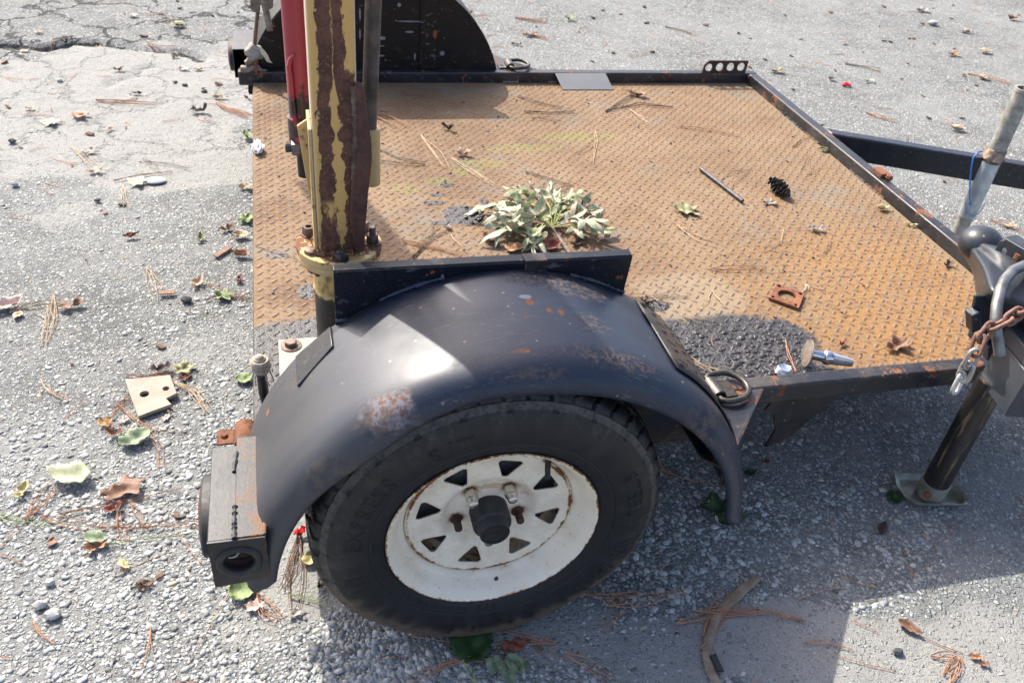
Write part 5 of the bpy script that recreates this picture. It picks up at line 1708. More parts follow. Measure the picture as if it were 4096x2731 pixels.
def leaf_bm(kind, L, W, curl=.25, fold=.25, seed=0, stem=.3, bm=None, M=None):
    """one leaf, base at the origin, pointing along +x; returns a bmesh"""
    rr = random.Random(seed)
    bm = bm or NB()
    M = M or Matrix()
    ph = [rr.uniform(0, 6.28) for _ in range(6)]
    def zed(u, v):
        x, y = u / L, v / max(W, 1e-4)
        return L * (curl * (x - .45) ** 2 * 1.6 - curl * .16 + fold * abs(y) * .28 + .055 * math.sin(7 * x + ph[0]) * math.cos(4 * y + ph[1]) + .035 * math.sin(13 * x + ph[2] + 5 * y)) + .12 * fold * L
    if kind in ('lobed', 'spike'):
        lf = .5 if kind == 'spike' else 1.0
        nA, nR = 60, 6
        c = Vector((L * .30, 0))
        rows = []
        for k in range(nR + 1):
            row = []
            for i in range(nA):
                a = 2 * PI * i / nA
                # five pointed lobes
                lob = 0
                for la, ll, lw in ((0, .70, .46), (1.02, .62, .46), (-1.02, .62, .46), (2.0, .44, .5), (-2.0, .44, .5)):
                    da = math.atan2(math.sin(a - la), math.cos(a - la))
                    lob = max(lob, ll * max(0, 1 - abs(da) / (lw * lf * 1.55)) ** .8)
                rad = L * (.17 + .90 * lob)
                if abs(abs(a - PI)) < .2:
                    rad = L * .12
                f = k / nR
                u, v = c.x + rad * f * math.cos(a), rad * f * math.sin(a) * W / (L * .5)
                z = zed(u, v) - L * curl * .8 * (rad * f / L) ** 2 + L * fold * .05 * math.sin(5 * a + ph[3]) * f
                row.append((u, v, z))
            rows.append(row)
        cv = bm.verts.new(M @ Vector((c.x, 0, zed(c.x, 0))))
        V = [[bm.verts.new(M @ Vector(q)) for q in r] for r in rows[1:]]
        for i in range(nA):
            bm.faces.new((cv, V[0][i], V[0][(i + 1) % nA]))
        for A, B in zip(V, V[1:]):
            for i in range(nA):
                bm.faces.new((A[i], A[(i + 1) % nA], B[(i + 1) % nA], B[i]))
        b0 = Vector((L * .18, 0, zed(L * .18, 0)))
    else:
        nu, nv = 16, 8
        rows = []
        for i in range(nu + 1):
            u = i / nu
            if kind == 'scrap':
                w = W * (.55 + .35 * math.sin(u * 9 + ph[3]) * .5 + .2 * math.sin(u * 17 + ph[4])) * min(1, 6 * u + .15) * min(1, 5 * (1 - u) + .25)
            elif kind == 'round':
                w = W * math.sqrt(max(0, 1 - (2 * u - 1) ** 2)) * (1 + .09 * math.sin(u * 30)) + .0004
            else:
                w = W * math.sin(PI * min(1, u ** .78)) ** .85 * (1 + .05 * math.sin(u * 34 + ph[5])) + .0004
            row = []
            for j in range(nv + 1):
                v = (2 * j / nv - 1)
                x_ = L * u + (.06 * L * math.sin(3 * v + ph[4]) if kind == 'scrap' else 0)
                row.append(bm.verts.new(M @ Vector((x_, v * w, zed(x_, v * w)))))
            rows.append(row)
        for A, B in zip(rows, rows[1:]):
            for j in range(nv):
                bm.faces.new((A[j], A[j + 1], B[j + 1], B[j]))
        b0 = Vector((0, 0, zed(0, 0)))
    if stem > 0:
        s = L * stem
        tube(bm, [M @ q for q in (b0, b0 + Vector((-s * .4, s * .10, -.2 * b0.z)), Vector((b0.x - s, s * .22, .0012)))], max(.0009, L * .010), 5)
    return bm

def drop_leaf(kind, xy, L, W, rot, col, label, z0=0.0, curl=.25, fold=.3, stem=.3, tilt=0.0, group=None, name='fallen_leaf', cat='leaf'):
    q_ = (.72 if kind == 'lobed' else .84)
    L, W = L * q_, W * q_
    bm = leaf_bm(kind, L, W, curl, fold, hash((round(xy[0] * 1e4), round(xy[1] * 1e4))) & 0xffff, stem)
    lo = min(v.co.z for v in bm.verts)
    cx = sum(v.co.x for v in bm.verts) / len(bm.verts)
    for v in bm.verts:
        v.co.x -= cx
        v.co.z -= lo
    gz = (float(ground_z(np.array([xy[0]]), np.array([xy[1]]))[0]) + .0035) if z0 == 0.0 else z0
    o = obj(name, bm, leaf_mat(col), None, smooth=75, org=(xy[0], xy[1], gz), rot=(tilt, 0, R(rot)))
    m_ = o.modifiers.new('thick', 'SOLIDIFY'); m_.thickness = .0005
    tag(o, label, cat, group)
    return o
DT = DZ + .0018
GL = 'fallen leaves on the asphalt'
DL = 'fallen leaves on the rusty deck'
LEAVES = [
    # kind, place, length, half width, heading, colour, label, (curl, fold, stem)
    ('lobed', (-1.0408, 2.4289), .085, .034, 20, 'orange', 'curled orange and white lobed leaf on the sandy patch, beside a paler leaf', 0.30, 0.54, .2),
    ('lobed', (-1.1191, 2.3736), .085, .034, 160, 'pale', 'cream green lobed leaf on the sandy patch left of the orange curled one', 0.24, 0.36, .3),
    ('scrap', (-0.9174, 2.3098), .038, .014, 60, 'tan', 'small tan rolled leaf on the sand below the orange curled leaf', .3, .8, 0),
    ('scrap', (-0.9536, 2.9096), .050, .018, 10, 'red', 'small orange red crumpled leaf on the sand patch below the dark crack', .5, .9, 0),
    ('ovate', (-0.8550, 2.6559), .055, .009, -10, 'dark', 'thin dark leaf lying flat on the sand near the ridge', .2, .3, 0),
    ('lobed', (-0.7740, 1.8771), .090, .040, 150, 'pale', 'pale green lobed leaf beside a clear oval on the grey asphalt', 0.18, 0.30, .3),
    ('scrap', (-0.9249, 1.9682), .060, .024, 20, 'tan', 'curled tan leaf on asphalt left of the pale green lobed leaf', .5, .8, .2),
    ('scrap', (-0.9654, 2.1133), .052, .022, 40, 'grey', 'grey brown ragged leaf scrap just below the sandy patch', .4, .7, 0),
    ('scrap', (-1.2179, 2.5054), .040, .016, 0, 'tan', 'small tan folded leaf near the left edge of the sand', .3, .7, 0),
    ('ovate', (-0.7638, 1.5249), .058, .009, 15, 'red', 'narrow red brown curled leaf alone on the gravelly asphalt', .4, .6, 0),
    ('scrap', (-0.6167, 2.4654), .075, .030, 10, 'dark', 'dark purple brown crumpled leaf where sand meets cracked asphalt', .6, 1.1, .15),
    ('ovate', (-0.7557, 3.5045), .090, .030, -20, 'olive', 'olive green leaf on the cracked asphalt near the top of the view', .3, .6, .2),
    ('ovate', (-0.9651, 3.6371), .055, .022, 0, 'pink', 'small pinkish leaf on cracked asphalt at the top left', .3, .5, 0),
    ('scrap', (-1.0791, 3.2482), .050, .022, 0, 'orange', 'bright orange leaf scrap at the end of the deep dark crack', .4, .8, 0),
    ('scrap', (-0.4347, 1.8221), .062, .026, 0, 'tan', 'light tan crumpled leaf on asphalt against the tail edge of the deck', .5, .9, 0),
    ('lobed', (-0.4336, 1.5987), .085, .030, 70, 'green', 'green and white leaf tucked against the tail edge of the deck', 0.30, 0.54, .2),
    ('scrap', (-0.4908, 1.5433), .056, .024, 20, 'brown', 'brown curled leaf left of the green leaf by the deck tail', .5, .9, .1),
    ('ovate', (-0.4493, 1.4971), .060, .022, -10, 'tan', 'tan brown leaf below the green leaf by the deck tail', .5, .8, .1),
    ('scrap', (-0.5647, 1.4918), .046, .020, 80, 'olive', 'dark olive curled leaf on rough asphalt near the deck tail', .6, 1.0, 0),
    ('ovate', (-0.4433, 1.3854), .068, .013, -12, 'orange', 'narrow orange brown curled leaf by the deck tail edge', .4, .9, .1),
    ('scrap', (-0.5640, 1.2436), .055, .026, 60, 'tan', 'rusty tan crumpled leaf above a green sprig on the asphalt', .6, 1.0, .2),
    ('scrap', (-0.4505, 1.2568), .040, .014, 80, 'red', 'dark red curled leaf scrap beside the deck tail edge', .5, .9, .1),
    ('lobed', (-0.4943, 1.1773), .075, .030, 10, 'green', 'fresh green small leaf sprig on asphalt left of the deck', 0.24, 0.48, .3),
    ('ovate', (-0.4313, 2.2272), .075, .020, 105, 'green', 'light green leaf standing at the tail edge below the foil scrap', .6, .8, .1),
    ('ovate', (-0.6968, 2.9301), .055, .016, -15, 'pink', 'pink leaf on the sand near the far tail lamp', .3, .5, .1),
    ('ovate', (-0.6346, 2.9279), .050, .013, 10, 'tan', 'tan leaf right of the pink leaf near the far tail lamp', .3, .5, .1),
    ('ovate', (-0.5397, 2.6087), .075, .011, -8, 'tan', 'long tan leaf on asphalt below the far tail lamp', .2, .4, .1),
    ('ovate', (-1.3388, 3.3801), .050, .014, -10, 'tan', 'small tan leaf right by the deep crack at the far left', .3, .4, 0),
    ('ovate', (-1.3496, 3.1370), .050, .012, 0, 'tan', 'flat tan leaf just under the deep crack at the far left', .2, .3, 0),
    ('ovate', (-1.0407, 1.1831), .105, .028, 20, 'pink', 'large pinkish tan leaf cut by the left edge of the view', .5, .6, .1),
    ('ovate', (-1.0027, 1.1402), .042, .014, -100, 'tan', 'small tan leaf below the large pinkish leaf at the left edge', .2, .4, 0),
    ('scrap', (-0.8799, 1.1715), .080, .030, 20, 'brown', 'brown red curled leaf at the end of a long straw on the left', 0.30, 0.60, .1),
    ('scrap', (-0.6328, 0.8691), .060, .026, 0, 'dark', 'very dark brown leaf above the pale tile fragment', .5, .9, .1),
    ('lobed', (-0.5823, 0.8627), .070, .030, 10, 'olive', 'olive and tan leaf above right of the pale tile fragment', 0.30, 0.54, .2),
    ('scrap', (-0.5723, 0.8302), .030, .015, 30, 'red', 'small dark red leaf right of the pale tile fragment', .5, .9, 0),
    ('scrap', (-0.7337, 0.6843), .048, .024, -40, 'redyel', 'red and yellow leaf left below the pale tile fragment', .6, 1.0, 0),
    ('scrap', (-0.7109, 0.6462), .050, .022, -20, 'brown', 'dull pink brown crumpled leaf touching the holed green leaf', .6, 1.0, 0),
    ('round', (-0.6697, 0.6223), .085, .030, 25, 'sage', 'pale green leaf with holes below the tile fragment', .3, .5, .15),
    ('round', (-0.4362, 0.8078), .048, .024, 10, 'green', 'pale green holed leaf by the deck tail near the handle rod', .3, .6, .1),
    ('ovate', (-0.7806, 0.5232), .112, .036, 160, 'pale', 'large pale green leaf with long stem, biggest on the left', .3, .4, .35),
    ('scrap', (-0.6772, 0.4684), .098, .048, 30, 'brown', 'large brown curled lobed leaf right of the big pale leaf', 0.18, 0.42, .2),
    ('scrap', (-0.6911, 0.4204), .042, .020, 10, 'red', 'red brown folded leaf under the large brown lobed leaf', .6, 1.1, .1),
    ('scrap', (-0.8726, 0.4929), .048, .020, 70, 'yellow', 'yellow tan crumpled leaf near the left edge below the big pale leaf', .5, .9, .2),
    ('ovate', (-0.7143, 0.3463), .062, .018, -30, 'sage', 'grey green leaf lying on an orange brown one at lower left', .3, .5, .1),
    ('scrap', (-0.7102, 0.3255), .048, .022, 20, 'orange', 'orange brown leaf half under the grey green leaf at lower left', .5, .9, .1),
    ('scrap', (-0.6053, 0.6937), .036, .012, 60, 'pink', 'small pink scrap of leaf below the tile fragment corner', .3, .6, 0),
    ('scrap', (-0.6991, 0.6930), .030, .014, 20, 'pink', 'tiny pink brown leaf left of the tile fragment corner', .4, .7, 0),
    ('ovate', (-0.7928, 0.3534), .026, .011, 90, 'brown', 'small brown oval leaf lower left beside the grass stalks', .2, .3, 0),
    ('scrap', (-0.6529, 0.2719), .042, .013, -50, 'yellow', 'small yellow green leaf on gravel left of the tail lamp box', .3, .6, 0),
    ('round', (-0.4347, 0.1714), .062, .030, -20, 'green', 'yellow green leaf peeping out under the near tail lamp box', .4, .7, .15),
    ('scrap', (-0.4110, 0.1321), .042, .022, -10, 'pink', 'light pink brown leaf next to the yellow green leaf under the lamp box', .3, .5, 0),
    ('ovate', (-0.3046, 0.2254), .042, .018, 80, 'yellow', 'yellow leaf standing beside the tyre behind the fender end', .6, .8, 0),
    ('scrap', (-0.2843, 0.1585), .024, .012, 30, 'dark', 'tiny dark red leaf touching the tyre tread at left', .5, .8, 0),
    ('scrap', (-0.3381, 0.1039), .036, .014, 30, 'grey', 'dusty grey leaf scrap at the shadow edge left of the tyre', .3, .5, 0),
    ('round', (-0.0269, -0.0224), .098, .046, 85, 'deep', 'large dark green toothed leaf flattened in front of the tyre', .06, .12, .25),
    ('scrap', (0.0490, -0.0360), .070, .024, 10, 'red', 'red brown leaf right of the dark green leaf at the tyre', 0.24, 0.36, .3),
    ('ovate', (0.0068, -0.0647), .050, .018, -110, 'sage', 'grey green leaflet, left one of three at the bottom edge', .15, .4, .2),
    ('ovate', (0.0275, -0.0827), .062, .019, -80, 'sage', 'grey green leaflet, lowest one of three at the bottom edge', .15, .4, .2),
    ('ovate', (0.0446, -0.0696), .058, .018, -65, 'sage', 'grey green leaflet, right one of three at the bottom edge', .15, .4, .2),
    ('ovate', (0.0570, -0.0769), .036, .011, 10, 'green', 'bright yellow green leaf tip beside the grey green leaflets', .2, .4, 0),
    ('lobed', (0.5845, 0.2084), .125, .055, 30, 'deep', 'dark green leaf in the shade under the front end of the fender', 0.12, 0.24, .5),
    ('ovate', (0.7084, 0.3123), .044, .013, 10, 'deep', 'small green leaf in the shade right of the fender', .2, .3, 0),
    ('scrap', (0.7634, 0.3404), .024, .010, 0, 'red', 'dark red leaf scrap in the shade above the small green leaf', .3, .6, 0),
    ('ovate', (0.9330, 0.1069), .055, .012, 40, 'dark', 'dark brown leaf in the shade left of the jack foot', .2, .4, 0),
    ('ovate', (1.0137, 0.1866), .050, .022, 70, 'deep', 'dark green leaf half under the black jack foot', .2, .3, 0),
    ('ovate', (0.8394, -0.1335), .058, .013, -55, 'brown', 'tan brown oval leaf on the sunlit sand at lower right', .25, .4, 0),
    ('scrap', (0.9338, -0.2157), .036, .011, -25, 'orange', 'orange curled leaf on sunlit sand at the lower right corner', .5, .8, 0),
    ('scrap', (0.9394, -0.2309), .022, .012, -30, 'brown', 'small brown leaf curl at the lower right corner', .5, .8, 0),
    ('scrap', (0.9812, 3.4347), .080, .034, 10, 'brown', 'red brown curled leaf on the road beyond the far rail', 0.30, 0.60, .1),
    ('scrap', (1.2813, 3.7246), .065, .034, 10, 'green', 'dark green clump of leaf on the road at the top middle', .6, 1.1, 0),
    ('scrap', (0.8714, 3.3000), .060, .018, -20, 'dark', 'dark leaf on the road left of the brown curled leaf', .4, .7, 0),
    ('scrap', (3.8073, 4.0522), .11, .05, 5, 'grey', 'pale tan leaf lump on the road at upper right', .5, .8, 0),
    ('scrap', (3.8202, 3.6266), .10, .035, -15, 'grey', 'grey white leaf scrap on the road at upper right', .4, .6, 0),
    ('scrap', (3.4220, 3.2081), .085, .040, 0, 'orange', 'orange red leaf on the road at the upper right', .5, .9, 0),
    ('ovate', (3.6777, 3.2560), .09, .03, -10, 'tan', 'light tan leaf right of the orange leaf on the road', .3, .5, 0),
    ('ovate', (3.3335, 2.8372), .085, .026, -8, 'tan', 'tan pointed leaf with dark end on the road above the tongue beam', .3, .6, .3),
    ('ovate', (2.6934, 2.1998), .090, .024, -25, 'tan', 'long tan brown leaf on the road just above the tongue beam', .3, .6, .3),
    ('scrap', (2.2863, 1.3527), .060, .022, -20, 'tan', 'tan leaf on the road above the coupler', .3, .5, .2),
    ('scrap', (2.4040, 2.8194), .05, .03, 0, 'dark', 'small dark leaf lump on the road near the front rail corner', .6, 1.0, 0),
    ('scrap', (2.6056, 2.7926), .07, .02, 0, 'pale', 'pale green scrap of leaf on the road beyond the front rail', .3, .5, 0),
    ('scrap', (2.1568, 2.9286), .09, .035, -10, 'olive', 'olive moss clump on the road behind the front rail corner', .3, .6, 0),
    ('scrap', (4.4031, 3.9050), .10, .05, -10, 'brown', 'red brown leaf clump at the top right corner', .5, .9, 0),
]
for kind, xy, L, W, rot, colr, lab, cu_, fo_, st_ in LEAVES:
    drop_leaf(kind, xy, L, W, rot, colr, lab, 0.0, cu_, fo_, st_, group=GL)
DECKLEAVES = [
    ('lobed', (0.7763, 1.0379), .095, .040, -55, 'olive', 'tan green star shaped leaf with long stem on the deck', 0.21, 0.42, .75),
    ('scrap', (1.1144, 0.8965), .060, .020, -10, 'grey', 'grey dry leaf with a thin stalk on the deck right of the pine cone', .3, .7, .7),
    ('ovate', (1.3947, 0.9966), .050, .014, 0, 'yellow', 'pale yellow folded leaf on the deck near the front rail', .5, .8, 0),
    ('scrap', (1.4245, 0.9000), .040, .012, -30, 'yellow', 'cream leaf scrap against the front rail below the folded yellow leaf', .4, .7, 0),
    ('ovate', (1.4312, 1.3947), .048, .011, -5, 'olive', 'green brown leaf lying against the front rail', .3, .6, 0),
    ('scrap', (1.0195, 0.3724), .085, .032, 15, 'brown', 'brown crumpled leaf on bright orange rust at the front corner of the deck', 0.30, 0.60, .4),
    ('scrap', (0.2148, 1.4167), .058, .020, -15, 'tan', 'curled tan leaf with its shadow behind the leaf heap', .6, 1.2, .1),
    ('scrap', (0.2036, 1.6013), .055, .014, -40, 'dark', 'dark upturned leaf in the sun near the far fender shadow', .7, 1.2, 0),
    ('scrap', (0.9367, 1.8753), .085, .026, -30, 'brown', 'brown leaf on a pine needle bunch near the far rail', 0.30, 0.60, .3),
    ('scrap', (1.0554, 1.0552), .058, .018, -5, 'grey', 'grey leaf litter just below the black pine cone', .4, .6, 0),
    ('scrap', (0.8995, 0.3980), .030, .010, 20, 'red', 'small orange brown leaf scrap near the chrome fitting', .5, .9, .3),
    ('scrap', (0.0954, 0.9913), .030, .012, -60, 'grey', 'pale grey leaf chip at the lower edge of the tar stain', .6, 1.0, 0),
    ('scrap', (1.5371, 1.5891), .028, .012, 20, 'dark', 'tiny dark leaf crumb on the deck left of the front rail', .6, 1.0, 0),
    ('scrap', (0.5046, 0.5946), .020, .010, 20, 'dark', 'brown leaf crumb on the deck right of the fender plate', .6, 1.0, 0),
    ('scrap', (1.3946, 0.6886), .038, .016, 20, 'dark', 'dark shrivelled leaf at the foot of the front rail by the coupler', .7, 1.1, 0),
    ('ovate', (0.1928, 0.9228), .060, .022, -70, 'brown', 'dull brown leaf at the left foot of the wilted heap', .4, .7, 0),
    ('ovate', (0.2455, 0.8694), .065, .024, -10, 'orange', 'orange brown leaf under the left half of the wilted heap', .4, .6, 0),
    ('ovate', (0.3312, 0.8715), .090, .030, 10, 'red', 'glossy red brown leaf under the twig of the wilted heap', .3, .5, 0),
    ('scrap', (0.4154, 0.8852), .055, .024, 30, 'dark', 'dark purple leaf under the right half of the wilted heap', .5, .8, 0),
    ('scrap', (0.4912, 0.9040), .045, .014, -15, 'grey', 'silvery curled leaf at the right end of the wilted heap', .6, .9, 0),
]
for kind, xy, L, W, rot, colr, lab, cu_, fo_, st_ in DECKLEAVES:
    drop_leaf(kind, xy, L, W, rot, colr, lab, DT, cu_, fo_, st_, group=DL)

# wilted sprig of lobed leaves behind the near fender plate
sp0 = Vector((*(0.3733, 0.8520), DT))
sprig = thing('wilted_sprig', sp0, 'heap of wilted pale green lobed leaves on one twig behind the near fender plate', 'leaf sprig')
knot = Vector((*(0.3586, 0.9341), DT + .022))
b = NB(); tube(b, [sp0 + Vector((.004, -.02, .006)), sp0.lerp(knot, .5) + Vector((0, 0, .006)), knot], [.0042, .0038, .0028], 7)
obj('twig', b, simple('grey_twig_bark', (.13, .10, .075), (.32, .27, .22), 70, .8), sprig)
SPR = [((0.2351, 1.0385), .135, 175, .034, .0), ((0.2912, 1.0288), .115, 150, .050, .3), ((0.3106, 0.9834), .120, 185, .055, .1), ((0.2594, 0.9679), .125, 200, .036, -.3), ((0.2513, 0.9203), .140, 190, .030, .1), ((0.2936, 0.9043), .100, 225, .028, .5),
       ((0.3102, 1.1209), .090, 120, .030, .4), ((0.3779, 1.1062), .105, 100, .038, -.2), ((0.4175, 1.0806), .120, 75, .050, .3), ((0.4557, 1.0637), .110, 30, .044, -.4), ((0.4789, 1.0340), .100, 10, .040, .3), ((0.4219, 0.9746), .095, -70, .044, 1.0),
       ((0.4488, 0.9267), .115, 5, .034, -.2), ((0.4751, 0.9117), .100, 25, .026, .3), ((0.3442, 0.9940), .110, 130, .060, -.4), ((0.2342, 0.9894), .100, 170, .026, .5), ((0.3076, 0.8822), .085, 260, .022, .9), ((0.3842, 1.0383), .09, 110, .03, .2)]
b_st = NB()
for k, (xy, L, rot, zz_, roll) in enumerate(SPR + SPR[::2]):
    rr_ = random.Random(500 + k)
    if k >= len(SPR):
        rot += rr_.uniform(-50, 50)
        xy = (xy[0] + rr_.uniform(-.025, .025), xy[1] + rr_.uniform(-.02, .02))
        L *= rr_.uniform(.6, .9)
        zz_ *= .5
    L *= .9
    bm = leaf_bm('spike', L * 1.12, L * .46, .15, .2, 100 + k, 0)
    cyl = rr_.uniform(18, 42)                        # how tightly the drying blade rolls in
    for v in bm.verts:
        v.co.x -= L * .45
        y_ = v.co.y
        a_ = max(-1.5, min(1.5, y_ * cyl))
        v.co.y = math.sin(a_) / cyl + .35 * (y_ - a_ / cyl)
        v.co.z = v.co.z * .5 + (1 - math.cos(a_)) / cyl * (1 if k % 3 else -1) + .0035 * math.sin(v.co.x * 140 + k) - .5 * max(0, v.co.x - L * .2) ** 2 / L
    Mq = Matrix.Translation((xy[0], xy[1], 0)) @ Matrix.Rotation(R(rot + rr_.uniform(-14, 14)), 4, 'Z') @ Matrix.Rotation(roll * .5 + rr_.uniform(-.25, .25), 4, 'X') @ Matrix.Rotation(R(rr_.uniform(-5, 9)), 4, 'Y')
    for v in bm.verts:
        v.co = Mq @ v.co
    lo = min(v.co.z for v in bm.verts)
    for v in bm.verts:
        v.co.z += DT + zz_ * .16 - lo
    base = Mq @ Vector((-L * .3, 0, 0))
    base.z = DT + zz_ * .16 + .012
    lf = obj('leaf', bm, leaf_mat(('wilt', 'wilt2', 'wilt', 'wilt3')[k % 4]), sprig, smooth=75)
    m_ = lf.modifiers.new('thick', 'SOLIDIFY'); m_.thickness = .0004
    if k < len(SPR) and (base - knot).length < .3:
        mid = base.lerp(knot, .5) + Vector((0, 0, .018))
        tube(b_st, [base, mid, knot], .0013, 5)
obj('leaf_stalks', b_st, simple('yellow_green_stalk', (.30, .30, .09), (.48, .46, .2), 40, .6), sprig)

# ------------------------------------------------------------------ pine needles
NM = {}
def needle_mat(k):
    if k not in NM:
        a, c = {'rust': ((.30, .12, .055), (.46, .22, .11)), 'tan': ((.40, .27, .15), (.56, .42, .27)), 'brown': ((.12, .065, .04), (.22, .13, .085)), 'green': ((.16, .22, .05), (.33, .38, .14))}[k]
        NM[k] = simple('needle_' + k, a, c, 50, .6, 0, 0)
    return NM[k]
def needles(paths, n, colr, label, deck, spread=.010, r=.00085, name='pine_needle_bunch', cat='pine needles', seed=0, group=None):
    """a bunch: every path is a list of ground points, each drawn n times fanning out from its first point"""
    rr = random.Random(seed * 13 + n)
    x0_, y0_ = paths[0][0]
    zb = DT + .0008 if deck else 0
    bm = NB()
    for P in paths:
        for k in range(n):
            pts = []
            off = rr.uniform(-spread, spread) if n > 1 else 0
            bow = rr.uniform(-.012, .012)
            dense = []
            for a, c in zip(P, P[1:]):
                for q in range(5):
                    dense.append(Vector(a).lerp(Vector(c), q / 5))
            dense.append(Vector(P[-1]))
            m = len(dense) - 1
            d_ = (dense[-1] - dense[0])
            nrm_ = Vector((-d_.y, d_.x)).normalized() if d_.length > 0 else Vector((0, 1))
            for i, q in enumerate(dense):
                f = i / m
                q2 = q + nrm_ * (off * f + bow * math.sin(PI * f))
                z_ = (zb if deck else float(ground_z(np.array([q2.x]), np.array([q2.y]))[0]) + .004) + .003 * math.sin(PI * f + k) ** 2 + .0012 * (k % 3)
                pts.append(Vector((q2.x - x0_, q2.y - y0_, z_)))
            tube(bm, pts, [r * (1.25 - .5 * i / m) for i in range(m + 1)], 4)
    o = obj(name, bm, needle_mat(colr), None, smooth=80, org=(x0_, y0_, 0))
    return tag(o, label, cat, group)
DN = 'pine needle bunches on the rusty deck'
GN = 'pine needle bunches on the asphalt'
